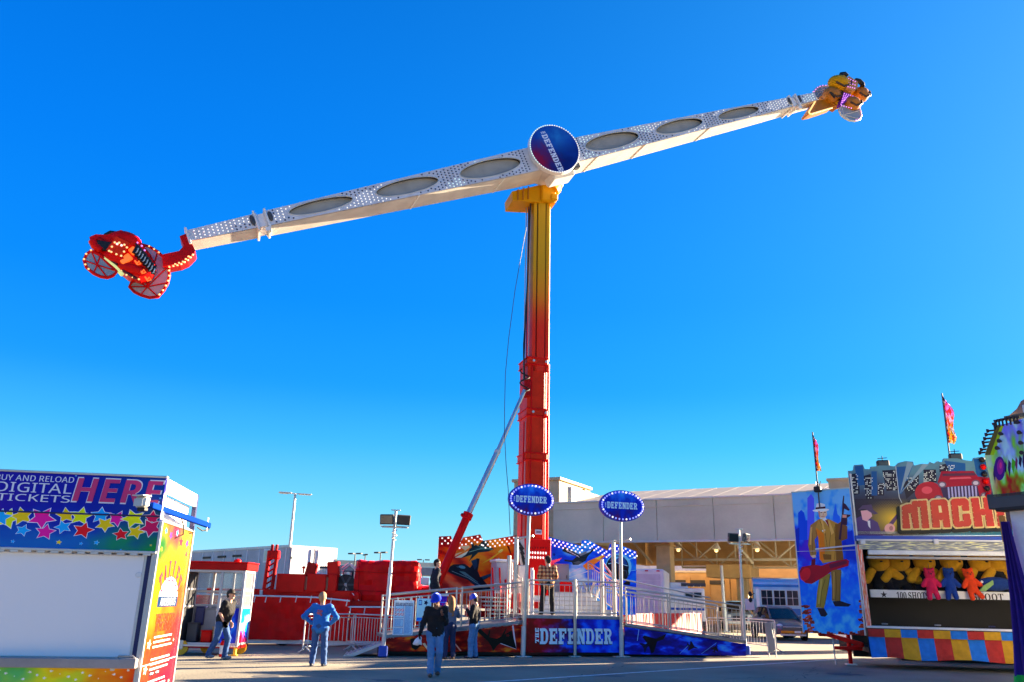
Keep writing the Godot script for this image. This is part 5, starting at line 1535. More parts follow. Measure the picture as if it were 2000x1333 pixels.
# ---------------------------------------------------------------- ticket booth on the left
func star_print(A: Art, view: String, x: float, y: float, r: float, rot: float, c: Color, edge := Color8(226, 226, 236)) -> void:
	var p := A.uv(lp(A.T, view, x, y, A.d))
	var q := A.uv(lp(A.T, view, x + r, y, A.d))
	var rr := p.distance_to(q)
	if edge.a > 0: A.star(p, rr * 1.12, rot, edge, 0.5)
	A.star(p, rr, rot, c, 0.5)

func make_ticket_booth() -> void:
	var c := dep(325, 935, 11.5)
	var T := fr(Vector3(c.x, 0, c.z), 8.5)
	var t := thing("ticket_booth", "ticket booth trailer with star banner, closed grey shutter and rainbow side panel", "ticket booth", T)
	var yt := lp(T, "p", 325, 935).y
	var L := -4.2
	var D := -2.0
	# banner with stars
	var yb := lp(T, "a", 925, 550).y
	var R := Rect2(L, yb, -L, yt - yb)
	var A := Art.new().setup(self, T, R, 1600, 480, 0.02)
	var n := FastNoiseLite.new()
	n.seed = 80; n.frequency = 1.6
	A.ground(func(u, v):
		var k := n.get_noise_2d(u * 3, v)
		var c0 := Color8(52, 26, 130).lerp(Color8(24, 34, 128), clampf((u - 0.45) * 3.0 + k * 0.4, 0, 1))
		c0 = c0.lerp(Color8(16, 64, 120), clampf((u - 0.75) * 4.0, 0, 1))
		var g := Color8(24, 96, 150).lerp(Color8(34, 130, 50), clampf((u - 0.78) * 4.5 + k * 0.4, 0, 1))
		return c0.lerp(g, clampf(v * 2.1 - 0.95 + k * 0.5, 0, 1)), 96, 48)
	var cs := [Color8(196, 206, 34), Color8(232, 176, 30), Color8(206, 40, 140), Color8(40, 150, 214), Color8(206, 30, 50), Color8(170, 20, 90)]
	for s in [[-40, 370, 60, 0.3, 0], [40, 350, 80, 0.2, 0], [130, 335, 70, -0.3, 1], [250, 345, 85, 0.5, 2], [395, 330, 60, -0.2, 1], [485, 335, 70, 0.1, 0], [605, 330, 62, 0.0, 3], [700, 350, 62, 0.4, 2], [800, 350, 72, -0.4, 0], [915, 345, 56, 0.0, 5], [135, 420, 46, 0.3, 3], [270, 430, 62, 0.1, 2], [378, 400, 52, -0.4, 3], [498, 420, 64, 0.2, 4], [630, 385, 58, 0.5, 1], [725, 445, 48, -0.2, 4], [815, 430, 55, 0.3, 1], [905, 405, 70, 0.7, 5], [75, 487, 14, 0.2, 3], [352, 492, 18, 0.1, 1], [485, 500, 12, 0.3, 3], [578, 494, 18, 0.2, 3], [962, 227, 8, 0, 3], [455, 92, 7, 0, 3], [905, 510, 8, 0, 1], [725, 537, 7, 0, 3]]:
		star_print(A, "a", s[0], s[1], s[2], s[3], cs[s[4]])
	for k in 40: star_print(A, "a", -700 + k * 18 - 30 * (k % 3), 340 + (k * 37) % 120, 40 + (k * 13) % 30, k, cs[k % 6])
	mi("banner", Bld.new().box(Vector3(L / 2, (yt + yb) / 2, -0.02), Vector3(-L, yt - yb, 0.05)), M.white, t)
	mi("banner_print", Bld.new().prism(PackedVector2Array([Vector2(L, yb), Vector2(0, yb), Vector2(0, yt), Vector2(L, yt)]), 0.006, 0.02, R), print_mat(A.im, 0.3), t)
	var ls := lp(T, "a", 970, 352).y
	bx("banner_seam", Vector3(L / 2, ls + 0.03, 0.025), Vector3(-L, 0.022, 0.02), M.deep_blue, t)
	for e in [[yt + 0.015, 0.03], [yb - 0.01, 0.035]]: bx("banner_trim", Vector3(L / 2, e[0], 0.0), Vector3(-L + 0.04, e[1], 0.08), M.galv, t)
	for k in 24: bx("hinge", Vector3(-0.1 - k * 0.17, yb - 0.04, 0.03), Vector3(0.1, 0.03, 0.02), M.galv, t, 0.004)
	# lettering of the banner
	var wm := mt("letter_white", Color8(226, 228, 240), 0.4, 0, 1, false)
	var pk := mt("letter_pink", Color8(208, 26, 110), 0.4, 0, 1, false)
	var put := func(s: String, x0: float, x1: float, y0: float, y1: float, m: Material, w: int, sl: float, z: float):
		var a := lp(T, "a", x0, (y0 + y1) / 2, 0.02)
		var b := lp(T, "a", x1, (y0 + y1) / 2 + (x1 - x0) * 0.03, 0.02)
		var hh: float = lp(T, "a", x0, y0, 0.02).y - lp(T, "a", x0, y1, 0.02).y
		return text(s, t, Vector3((a.x + b.x) / 2, (a.y + b.y) / 2, z), b.x - a.x, hh, m, "Droid Sans", w, sl, Basis.IDENTITY, 0.004)
	put.call("BUY AND RELOAD", -28, 445, 84, 118, wm, 500, 0.0, 0.024)
	put.call("DIGITAL", -22, 432, 128, 186, wm, 500, 0.0, 0.024)
	put.call("TICKETS", -22, 420, 198, 240, wm, 500, 0.0, 0.024)
	put.call("HERE", 446, 974, 100, 254, wm, 800, 0.12, 0.023)
	put.call("HERE", 453, 966, 107, 246, pk, 800, 0.12, 0.027)
	# shutter opening
	var st := yb - 0.05
	var sb := lp(T, "a", 790, 1190).y
	var sx := lp(T, "a", 822, 870).x
	var sh := bx("shutter", Vector3((L + sx) / 2, (st + sb) / 2, -0.06), Vector3(sx - L, st - sb, 0.05), M.white_panel, t, 0.012)
	mi("dent_patch", Bld.new().sph(Vector3(lp(T, "a", 828, 688).x - (L + sx) / 2, lp(T, "a", 828, 688).y - (st + sb) / 2, 0.026), Vector3(0.045, 0.04, 0.004), 10, 4), M.white, sh)
	mi("shutter_edge", Bld.new().box(Vector3((sx - L) / 2 + 0.012, 0, 0.0), Vector3(0.03, st - sb, 0.07), 0.004), M.galv, sh)
	bx("jamb", Vector3(sx / 2 - 0.0, (st + sb) / 2, -0.1), Vector3(-sx - 0.02, st - sb, 0.14), M.deep_blue, t)
	bx("corner_post", Vector3(-0.02, (yt) / 2 + 0.2, -0.06), Vector3(0.05, yt - 0.4, 0.12), M.galv, t)
	var cl := lp(T, "a", 400, 1245).y
	bx("counter", Vector3(L / 2, (cl + sb) / 2, 0.02), Vector3(-L, sb - cl, 0.22), mt("counter", Color8(170, 160, 158), 0.5), t, 0.01)
	for x in [[200, 1205], [290, 1207]]:
		var q := l3(T, "a", x[0], x[1], 0.02)
		bx("latch", q, Vector3(0.2, 0.02, 0.04), M.black, t)
	var hq := l3(T, "a", 740, 1190, 0.05)
	mi("hasp", Bld.new().tube([hq + Vector3(-0.1, -0.05, 0), hq + Vector3(-0.05, 0.03, 0.03), hq + Vector3(0.12, 0.03, 0.03), hq + Vector3(0.16, -0.01, 0)], 0.014, 6), M.steel, t)
	bx("padlock", hq + Vector3(-0.11, -0.12, 0.02), Vector3(0.055, 0.07, 0.03), M.galv, t, 0.008)
	# lower printed skirt
	var R2 := Rect2(L, 0.05, -L, cl - 0.05)
	var B := Art.new().setup(self, T, R2, 1024, 192, 0.0)
	B.ground(func(u, v):
		var k := n.get_noise_2d(u * 3, v * 0.6 + 4)
		return Color8(96, 168, 110).lerp(Color8(200, 196, 60), clampf(u * 2.6 - 1.1 + k, 0, 1)).lerp(Color8(196, 70, 30), clampf(u * 4.0 - 3.1 + k * 0.7, 0, 1)), 64, 16)
	for k in 26: star_print(B, "a", (k * 137) % 780, 1262 + (k * 53) % 60, 5 + (k * 7) % 14, k, Color8(232, 228, 220), Color(0, 0, 0, 0))
	mi("skirt", Bld.new().prism(PackedVector2Array([Vector2(L, 0.05), Vector2(-0.03, 0.05), Vector2(-0.03, cl), Vector2(L, cl)]), -0.05, 0.0, R2), print_mat(B.im, 0.35), t)
	# body
	bx("body", Vector3(L / 2 - 0.05, yt / 2 - 0.1, D / 2 - 0.1), Vector3(-L - 0.1, yt - 0.5, -D - 0.25), M.white, t)
	# side: printed panel and open frame above it
	var S := T * Transform3D(Basis(Vector3.UP, PI / 2), Vector3(0.0, 0, 0))
	var p0 := lp(S, "p", 316, 1018)
	var p1 := lp(S, "p", 383, 1036)
	var w := -D
	var y1 := p0.y - 0.02
	var R3 := Rect2(0.02, 0.12, w - 0.04, y1 - 0.12)
	var C := Art.new().setup(self, S, R3, 384, 768, 0.02)
	C.ground(func(u, v):
		var k := n.get_noise_2d(u * 2.0, v * 2.5 + 9)
		var q := Color8(150, 108, 8).lerp(Color8(150, 52, 6), clampf(v * 2.3 - 0.75 + k * 0.5 + (u - 0.5) * 0.5, 0, 1))
		q = q.lerp(Color8(120, 8, 36), clampf(v * 2.6 - 1.25 + (u - 0.6) * 1.1 + k * 0.4, 0, 1))
		q = q.lerp(Color8(14, 80, 24), clampf(1.0 - Vector2((u - 0.1) * 1.2, (v - 0.12) * 2.0).length() * 4.0 + k * 0.6, 0, 1))
		return q.lerp(Color8(150, 30, 60), clampf(1.0 - Vector2(u - 0.45, (v - 0.03) * 2.5).length() * 3.4 + k * 0.5, 0, 1)), 48, 96)
	for s in [[60, 30, 16, 3], [120, 44, 20, 2], [190, 26, 18, 3], [250, 60, 26, 4], [330, 60, 22, 2], [340, 110, 18, 4], [40, 110, 12, 0]]: C.star(Vector2(s[0], s[1]), s[2], s[0], cs[s[3]])
	# logo ground: white dome over a blue block
	var dome := PackedVector2Array()
	for k in 17: dome.append(Vector2(192, 312) + Vector2(-cos(PI * k / 16) * 108, -sin(PI * k / 16) * 92))
	C.fill(dome, Color8(250, 246, 240))
	C.im.fill_rect(Rect2i(80, 306, 226, 44), Color8(8, 44, 84))
	for s in [[58, 500, 22], [58, 600, 22], [58, 690, 26], [330, 500, 8], [340, 680, 10]]: C.star(Vector2(s[0], s[1]), s[2], 0.2, Color8(255, 226, 200))
	for k in 9: C.star(Vector2(20 + k * 45, 745 + (k * 17) % 20), 26, k, [cs[3], cs[1], cs[5]][k % 3])
	var rn := RandomNumberGenerator.new()
	rn.seed = 8
	for l in [[470, 3], [560, 3], [650, 4]]:
		for k in l[1]:
			var x := 100.0
			while x < 330 - rn.randf() * 60:
				var ww := rn.randf_range(8, 26)
				C.im.fill_rect(Rect2i(int(x), l[0] + k * 20, int(ww), 8), Color8(255, 236, 226))
				x += ww + 5
	for x in [100, 160]:
		C.im.fill_rect(Rect2i(x, 612, 52, 20), Color8(40, 20, 30))
		C.im.fill_rect(Rect2i(x + 14, 618, 32, 8), Color8(230, 220, 220))
	var side := Node3D.new()
	side.name = "side_panel"
	side.transform = Transform3D(Basis(Vector3.UP, PI / 2), Vector3.ZERO)
	t.add_child(side)
	mi("print", Bld.new().prism(PackedVector2Array([Vector2(0.02, 0.12), Vector2(w - 0.02, 0.12), Vector2(w - 0.02, y1), Vector2(0.02, y1)]), -0.03, 0.02, R3), print_mat(C.im, 0.3, false), side)
	var U := func(px: float, py: float): return Vector3(R3.position.x + px / 384.0 * R3.size.x, R3.position.y + (1 - py / 768.0) * R3.size.y, 0.024)
	var pm := mt("letter_magenta", Color8(150, 10, 70), 0.4, 0, 1, false)
	var hts := [0, 12, 18, 12, 0]
	# arched shop name over the dome, letter by letter
	var word := "TALLEY"
	for k in word.length():
		var an := deg_to_rad(150.0 - k * 24.0)
		var pos: Vector3 = U.call(192 + cos(an) * 122, 312 - sin(an) * 118)
		text(word[k], side, pos, 0.15, 0.3, pm, "Droid Serif", 800, 0.0, Basis(Vector3.BACK, (an - PI / 2) * 0.6), 0.003)
	text("AMUSEMENTS", side, U.call(193, 328), 0.9, 0.11, mt("letter_pale", Color8(150, 160, 170), 0.4, 0, 1, false), "Droid Sans", 600, 0.1, Basis.IDENTITY, 0.003)
	var og := mt("letter_orange", Color8(120, 50, 14), 0.4, 0, 1, false)
	text("THREE EASY STEPS", side, U.call(195, 398), 1.1, 0.13, og, "Droid Sans", 600, 0.0, Basis.IDENTITY, 0.003)
	text("TO PAY AND PLAY", side, U.call(190, 432), 1.0, 0.13, og, "Droid Sans", 600, 0.0, Basis.IDENTITY, 0.003)
	# frame above the print
	bx("top_rail", Vector3(0.0, yt - 0.1, D / 2), Vector3(0.05, 0.2, -D), M.white, t)
	bx("far_post", Vector3(0.0, (yt + y1) / 2, D + 0.03), Vector3(0.07, yt - y1, 0.07), M.deep_blue, t)
	bx("recess_panel", Vector3(-0.1, (yt + y1) / 2 - 0.1, D / 2), Vector3(0.04, yt - y1 - 0.2, -D - 0.1), M.white_panel, t)
	bx("side_rail", Vector3(0.01, y1 + 0.02, D / 2), Vector3(0.07, 0.04, -D), M.galv, t)
	for z in [0.0, D + 0.01]: bx("side_edge", Vector3(0.02, y1 / 2 + 0.06, z), Vector3(0.05, y1 - 0.1, 0.03), M.galv, t)
	bx("side_joint", Vector3(0.026, lp(S, "a", 900, 1222).y, D / 2), Vector3(0.01, 0.012, -D - 0.1), M.white, t)
	# blue arm with a flood lamp
	mt("arm_blue", Color8(4, 50, 150), 0.8).metallic_specular = 0.1
	var la := thing("lamp_arm", "blue steel arm carrying a small white floodlight across the booth corner", "floodlight", T)
	var a0 := l3(T, "a", 905, 268, 0.3)
	var sd := lp(S, "a", 1255, 392, 0.25)
	var a1 := Vector3(0.25, sd.y, -sd.x)
	var mid := (a0 + a1) / 2
	var dz := (a1 - a0)
	mi("arm", Bld.new().box(mid, Vector3(0.07, 0.08, dz.length()), 0.008, Basis.looking_at(dz.normalized(), Vector3.UP)), mt("arm_blue", Color8(8, 62, 150), 0.45), la)
	var lh := l3(T, "a", 855, 250, 0.34)
	var hd := mi("lamp_head", Bld.new().box(Vector3.ZERO, Vector3(0.19, 0.15, 0.12), 0.03), M.galv, la, Transform3D(Basis(Vector3.UP, -0.5), lh))
	mi("lens", Bld.new().box(Vector3(-0.01, -0.01, 0.062), Vector3(0.15, 0.1, 0.01)), mt("lens_pale", Color8(190, 196, 200), 0.2), hd)
	mi("hood", Bld.new().box(Vector3(0, 0.082, 0.03), Vector3(0.2, 0.012, 0.14)), M.galv, hd)
	mi("base_plate", Bld.new().box(Vector3(0.02, -0.1, 0), Vector3(0.13, 0.05, 0.08), 0.01), M.black, hd)
	var cb := [mid + Vector3(0, -0.03, 0.05), mid + Vector3(0.03, -0.14, -0.02), mid + Vector3(0.03, -0.26, -0.08), mid + Vector3(-0.05, -0.32, 0.0), mid + Vector3(-0.12, -0.36, 0.05)]
	rod_row("cable", cb, 0.012, M.black, la)
	rod_row("cable", [a1, a1 + Vector3(0, -0.06, -0.03), a1 + Vector3(-0.05, -0.1, 0.2), a1 + Vector3(-0.1, -0.06, 0.35)], 0.01, M.black, la)
	rod("bolt", a1 + Vector3(0, 0.12, 0.12), a1 + Vector3(0, -0.1, 0.12), 0.01, M.steel, la)

# ---------------------------------------------------------------- glass-walled booth on castors
func make_glass_booth() -> void:
	var o := gnd(459, 1282)
	var T := fr(o, 1.0)
	var t := thing("glass_booth", "white framed glass booth with red roof rim on yellow wheels", "booth", T)
	var yr := lp(T, "gb", 690, 250).y
	var x0 := lp(T, "gb", -30, 1090).x
	var D := -0.95
	var yb := lp(T, "gb", 560, 1085).y
	var rim := bx("roof_rim", Vector3(x0 / 2, yr - 0.13, D / 2), Vector3(-x0 + 0.16, 0.2, -D + 0.16), M.red_dark, t, 0.015)
	mi("roof_trim", Bld.new().box(Vector3(0, 0.115, 0), Vector3(-x0 + 0.19, 0.03, -D + 0.19), 0.005), M.red, rim)
	mi("lamp_dome", Bld.new().sph(Vector3(0.5, 0.15, 0.2), Vector3(0.12, 0.08, 0.12), 8, 5), M.red, rim)
	var w := mt("booth_frame", Color8(190, 192, 198), 0.45, 0.2)
	var yt := yr - 0.24
	for p in [[0.0, 0.0], [x0, 0.0], [0.0, D], [x0, D], [x0 * 0.38, 0.0], [x0 * 0.7, D], [x0 * 0.35, D]]:
		bx("post", Vector3(p[0], (yt + yb) / 2, p[1]), Vector3(0.07, yt - yb, 0.07), w, t, 0.006)
	for z in [0.0, D]:
		for y in [yt - 0.03, yb + 0.03] + ([yb + 1.05, yb + 1.45] if z < 0 else []):
			bx("rail", Vector3(x0 / 2, y, z), Vector3(-x0 - 0.07, 0.06, 0.065), w, t, 0.005)
	for x in [0.0, x0]:
		for y in [yt - 0.03, yb + 0.03, yb + 1.02, yb + 1.5]: bx("rail", Vector3(x, y, D / 2), Vector3(0.065, 0.06, -D - 0.07), w, t, 0.005)
	# panes
	bx("pane", Vector3(x0 * 0.19, (yt + yb + 1.0) / 2, 0.0), Vector3(-x0 * 0.36, yt - yb - 1.1, 0.012), M.pane, t, 0.0)
	for y in [[yb + 1.05, yb + 1.47], [yb + 1.53, yt - 0.06]]:
		bx("pane", Vector3(0.0, (y[0] + y[1]) / 2, D / 2), Vector3(0.012, y[1] - y[0], -D - 0.1), M.pane, t, 0.0)
		bx("pane", Vector3(x0 / 2, (y[0] + y[1]) / 2, D), Vector3(-x0 - 0.1, y[1] - y[0], 0.012), M.pane, t, 0.0)
	bx("blind", Vector3(-0.04, (yb + 1.53 + yt) / 2, D / 2), Vector3(0.01, yt - yb - 1.62, -D - 0.2), M.red_dark, t, 0.0)
	bx("left_wall", Vector3(x0 - 0.0, (yb + yt) / 2, D / 2), Vector3(0.03, yt - yb, -D), M.dark_grey, t)  # dark grey puts the shade of the booth interior into the wall
	bx("back_lower_panel", Vector3(x0 / 2, yb + 0.53, D + 0.01), Vector3(-x0, 0.98, 0.03), M.grey, t)
	# printed blue lower panels
	var A := Art.new().setup(self, T, Rect2(x0 * 0.36, yb, -x0 * 0.36, 1.0), 128, 192)
	cloud_ground(A, 90, [Color8(16, 40, 130), Color8(20, 90, 190), Color8(90, 150, 200)], 1.5, 24, 36)
	mi("front_print", Bld.new().prism(PackedVector2Array([Vector2(x0 * 0.37, yb + 0.06), Vector2(-0.035, yb + 0.06), Vector2(-0.035, yb + 1.0), Vector2(x0 * 0.37, yb + 1.0)]), -0.015, 0.015, A.R), print_mat(A.im, 0.3), t)
	var B := Art.new().setup(self, T, Rect2(0, yb, -D, 1.0), 128, 128)
	var n := FastNoiseLite.new()
	n.seed = 4; n.frequency = 2.0
	B.ground(func(u, v):
		var k := n.get_noise_2d(u * 2, v * 2 - u)
		var c := Color8(20, 110, 220).lerp(Color8(230, 226, 240), clampf(0.9 - absf(v - 0.55 + u * 0.3) * 5.0 + k, 0, 1))
		return c.lerp(Color8(226, 50, 80), clampf((v + (1 - u) * 0.3 - 0.75) * 4.0 + k, 0, 1)), 32, 32)
	var sp := mi("side_print", Bld.new().prism(PackedVector2Array([Vector2(0.04, yb + 0.06), Vector2(-D - 0.04, yb + 0.06), Vector2(-D - 0.04, yb + 1.0), Vector2(0.04, yb + 1.0)]), -0.015, 0.02, B.R), print_mat(B.im, 0.3), t)
	sp.transform = Transform3D(Basis(Vector3.UP, PI / 2), Vector3.ZERO)
	bx("floor", Vector3(x0 / 2, yb - 0.04, D / 2), Vector3(-x0 + 0.1, 0.08, -D + 0.1), M.red_dark, t)
	bx("chassis_edge", Vector3(x0 / 2, yb - 0.02, 0.06), Vector3(-x0 + 0.1, 0.05, 0.03), M.galv, t)
	# castors
	for p in [[x0 + 0.15, 0.0], [x0 * 0.65, D + 0.1], [-0.12, D + 0.15]]:
		var wc := mi("castor_wheel", Bld.new().cyl(Vector3(p[0], 0.19, p[1] - 0.05), Vector3(p[0], 0.19, p[1] + 0.05), 0.19, 0.19, 20), M.yellow, t)
		mi("tyre", Bld.new().cyl(Vector3(p[0], 0.19, p[1] - 0.035), Vector3(p[0], 0.19, p[1] + 0.035), 0.196, 0.196, 20), M.gold_dark, wc)
		mi("hub", Bld.new().cyl(Vector3(p[0], 0.19, p[1] - 0.06), Vector3(p[0], 0.19, p[1] + 0.06), 0.05, 0.05, 10), M.galv, wc)
		mi("fork", Bld.new().box(Vector3(p[0], 0.28, p[1] + 0.07), Vector3(0.1, 0.22, 0.02)), M.galv, wc)
	for x in [-0.3, -0.02]:
		rod("jack_leg", Vector3(x, 0.0, 0.02), Vector3(x, yb, 0.02), 0.05, M.yellow, t, 10)
		bx("jack_foot", Vector3(x, 0.02, 0.02), Vector3(0.16, 0.03, 0.16), M.yellow, t)
	# clutter inside
	var bg := thing("stacked_goods", "dark blue and red boxes stacked inside the glass booth", "boxes", T)
	for c in [[0.85, 0.3, -0.5, 0.3, 0.5, "dark_grey"], [0.8, 0.75, -0.7, 0.25, 0.5, "deep_blue"], [0.6, 0.2, -0.5, 0.3, 0.3, "red"], [0.65, 0.55, -0.8, 0.4, 0.8, "grey"], [0.45, 0.25, -0.6, 0.25, 0.4, "tan"]]:
		var bb := bx("box", Vector3(x0 * c[0], yb + c[1] , c[2]), Vector3(c[3], c[4], 0.3), M[c[5]], bg, 0.02)
		mi("lid", Bld.new().box(Vector3(0, c[4] / 2 + 0.01, 0), Vector3(c[3] + 0.02, 0.03, 0.32), 0.004), M[c[5]], bb)
	# fire extinguisher on the ground
	var e := fr(gnd(432, 1284), 0)
	var ex := thing("fire_extinguisher", "red and white fire extinguisher standing on ground before glass booth", "extinguisher", e)
	mi("cylinder", Bld.new().tube([Vector3(0, 0.0, 0), Vector3(0, 0.02, 0), Vector3(0, 0.36, 0), Vector3(0, 0.42, 0)], [0.06, 0.075, 0.075, 0.035], 12), M.red, ex)
	mi("sleeve", Bld.new().cyl(Vector3(0, 0.08, 0), Vector3(0, 0.3, 0), 0.0765, 0.0765, 12), M.white, ex)
	mi("valve", Bld.new().box(Vector3(0.02, 0.45, 0), Vector3(0.12, 0.05, 0.03), 0.006), M.black, ex)
	mi("hose", Bld.new().tube([Vector3(0.04, 0.45, 0), Vector3(0.11, 0.4, 0), Vector3(0.1, 0.2, 0.02)], 0.012, 6), M.black, ex)

# ---------------------------------------------------------------- shooting gallery
func bear_mesh(pose: float, ears := true) -> Array:    # plush toy as joined bones; head at the top, hangs from y = 0
	var b := [[Vector3(0, -0.2, 0), Vector3(0, -0.24, 0.02), 0.19, 0.19], [Vector3(0, -0.24, 0.14), Vector3(0, -0.25, 0.18), 0.075, 0.06],
		[Vector3(0, -0.48, 0), Vector3(0, -0.72, 0.01), 0.15, 0.19], [Vector3(0.16, -0.46, 0.02), Vector3(0.29, -0.64, 0.06), 0.085, 0.09], [Vector3(-0.16, -0.46, 0.02), Vector3(-0.29, -0.64, 0.06), 0.085, 0.09],
		[Vector3(0.1, -0.82, 0.02), Vector3(0.14 + pose, -1.08, 0.08), 0.1, 0.095], [Vector3(-0.1, -0.82, 0.02), Vector3(-0.14 + pose * 0.3, -1.1, 0.08), 0.1, 0.095]]
	if ears: b.append_array([[Vector3(0.13, -0.06, 0), Vector3(0.14, -0.04, 0), 0.07, 0.06], [Vector3(-0.13, -0.06, 0), Vector3(-0.14, -0.04, 0), 0.07, 0.06]])
	return b
func bear(label: String, m: Material, at: Vector3, T: Transform3D, s: float, pose: float, roll: float) -> Node3D:
	var t := thing("plush_bear", label, "plush toy", T * Transform3D(Basis(Vector3.BACK, roll).scaled(Vector3.ONE * s), at), "plush toys hanging in the gallery")
	mi("body", sdf_mesh(bear_mesh(pose), 0.028, 0.05), m, t)
	for x in [-0.07, 0.07]: mi("eye", Bld.new().sph(Vector3(x, -0.16, 0.185), Vector3.ONE * 0.022, 6, 4), M.black, t)
	mi("nose", Bld.new().sph(Vector3(0, -0.225, 0.245), Vector3(0.035, 0.025, 0.02), 8, 4), M.black, t)
	mi("muzzle_seam", Bld.new().box(Vector3(0, -0.27, 0.235), Vector3(0.008, 0.05, 0.01)), M.black, t)
	mi("hanging_loop", Bld.new().tube([Vector3(0, -0.02, 0), Vector3(0.02, 0.08, 0), Vector3(0, 0.16, 0)], 0.008, 5), M.dark_grey, t)
	return t

func make_gallery() -> void:
	var o := dep(1695, 1290, 25.0)
	var T := fr(Vector3(o.x, 0, o.z), -11.0)
	var t := thing("shooting_gallery", "shooting gallery stall with skyline sign, dark opening and patchwork skirt", "game stall", T)
	var P := func(v, x, y, d := 0.0): return lp(T, v, x, y, d)
	var xr: float = P.call("sh", 1500, 900).x + 1.6
	var xl: float = P.call("sh", 165, 900).x
	var ys: float = P.call("sh", 600, 925).y        # counter
	var yb: float = P.call("sh", 600, 1225).y
	var yo: float = P.call("sh", 800, 262).y        # top of the opening
	var D := -2.3
	# patchwork skirt: cloth panels, each a piece
	var cols := [Color8(24, 130, 226), Color8(206, 48, 36), Color8(230, 168, 16)]
	var cn := ["cloth_blue", "cloth_red", "cloth_yellow"]
	var nz := FastNoiseLite.new()
	nz.seed = 91; nz.frequency = 0.9
	var pw := (xr - xl) / 12.0
	var yv := ys - 0.27
	for k in 12:
		for row in 2:
			var b := Bld.new()
			var m := mt(cn[(k + (0 if row == 0 else 1)) % 3], cols[(k + (0 if row == 0 else 1)) % 3], 0.8, 0.0, 1.4)
			var ya := yb if row == 0 else yv
			var yc := yv if row == 0 else ys - 0.05
			for i in 6:
				for j in 4:
					var q := []
					for w in [[i, j], [i + 1, j], [i + 1, j + 1], [i, j + 1]]:
						var x: float = xl + pw * (k + w[0] / 6.0)
						var v: float = w[1] / 4.0
						var y := lerpf(ya, yc, v)
						var sag := (1.0 - v) if row == 0 else 0.3
						var z := 0.05 + (0.02 if row == 1 else 0.0) + sag * (0.05 * sin(x * 5.0 + 2.0 * sin(x)) + 0.06 * nz.get_noise_2d(x * 2, y * 2)) + 0.12 * sag
						if v == 0.0 and row == 0: y += 0.03 * sin(x * 3.0)
						q.append(Vector3(x, y, z))
					b.quad(q[0], q[1], q[2], q[3])
			mi("skirt_patch", b, m, t)
	bx("counter_board", Vector3((xl + xr) / 2, ys, -0.12), Vector3(xr - xl, 0.06, 0.42), M.white, t, 0.01)
	# carcass
	bx("floor", Vector3((xl + xr) / 2, 0.5, D / 2), Vector3(xr - xl - 0.1, 0.15, -D), M.black, t)
	bx("back_wall", Vector3((xl + xr) / 2, (yo + 0.9) / 2 + 0.2, D), Vector3(xr - xl, yo + 0.9, 0.08), M.black, t)
	bx("right_wall", Vector3(xr, (yo + 0.6) / 2 + 0.3, D / 2), Vector3(0.06, yo + 0.6, -D), M.black, t)
	bx("roof", Vector3((xl + xr) / 2, yo + 0.75, D / 2), Vector3(xr - xl + 0.1, 0.1, -D + 0.1), M.galv, t)
	bx("counter_front", Vector3((xl + xr) / 2, ys / 2 + 0.15, -0.1), Vector3(xr - xl, ys - 0.4, 0.05), M.black, t)
	# left side wall, its outer print faces the sun
	var lw := bx("left_wall", Vector3(xl + 0.03, (yo + ys) / 2 + 0.2, D / 2), Vector3(0.05, yo - ys + 0.9, -D), M.black, t)
	var A0 := Art.new().setup(self, T, Rect2(0, 0, 1, 1), 64, 256)
	cloud_ground(A0, 93, [Color8(214, 200, 190), Color8(206, 60, 40), Color8(236, 214, 150)], 4.0, 16, 96)
	var pl := PackedVector2Array([P.call("sh", 65, 120), P.call("sh", 110, 120), P.call("sh", 205, 905), P.call("sh", 160, 905)])
	mi("front_post", Bld.new().prism(pl, -0.02, 0.08, Rect2(pl[0].x, pl[3].y, pl[2].x - pl[0].x, pl[0].y - pl[3].y)), print_mat(A0.im, 0.4), t)
	# awning: clear valance with toys' bags behind, white beam
	var ya1: float = P.call("sh", 800, 90).y
	var ya0: float = P.call("sh", 800, 175).y
	bx("valance_rail", Vector3((xl + xr) / 2, ya1 + 0.02, 0.12), Vector3(xr - xl + 0.1, 0.05, 0.06), M.white, t)
	var va := Art.new().setup(self, T, Rect2(xl, ya0, xr - xl, ya1 - ya0), 512, 64)
	cloud_ground(va, 95, [Color8(110, 112, 116), Color8(170, 172, 170), Color8(236, 226, 150)], 7.0, 128, 24)
	mi("valance", Bld.new().prism(PackedVector2Array([Vector2(xl, ya0), Vector2(xr, ya0), Vector2(xr, ya1), Vector2(xl, ya1)]), 0.06, 0.09, va.R), print_mat(va.im, 0.25), t)
	bx("awning_beam", Vector3((xl + xr) / 2 + 0.1, (ya0 + yo) / 2 + 0.05, 0.02), Vector3(xr - xl - 0.3, ya0 - yo - 0.12, 0.14), M.white, t, 0.02)
	bx("awning_lip", Vector3((xl + xr) / 2 + 0.1, yo + 0.03, 0.0), Vector3(xr - xl - 0.2, 0.07, 0.22), mt("lip", Color8(186, 180, 172), 0.5), t, 0.01)
	# prize shelf with lettering
	var z1 := -0.62
	var s0: Vector2 = lp(T, "sh", 200, 632, z1)
	var s1: Vector2 = lp(T, "sh", 1500, 575, z1)
	bx("prize_shelf", Vector3((s0.x + s1.x) / 2 + 0.5, (s0.y + s1.y) / 2, z1), Vector3(s1.x - s0.x + 1.0, s1.y - s0.y - 0.02, 0.08), M.white, t, 0.01)
	var ink := mt("ink", Color8(30, 20, 22), 0.5, 0, 1, false)
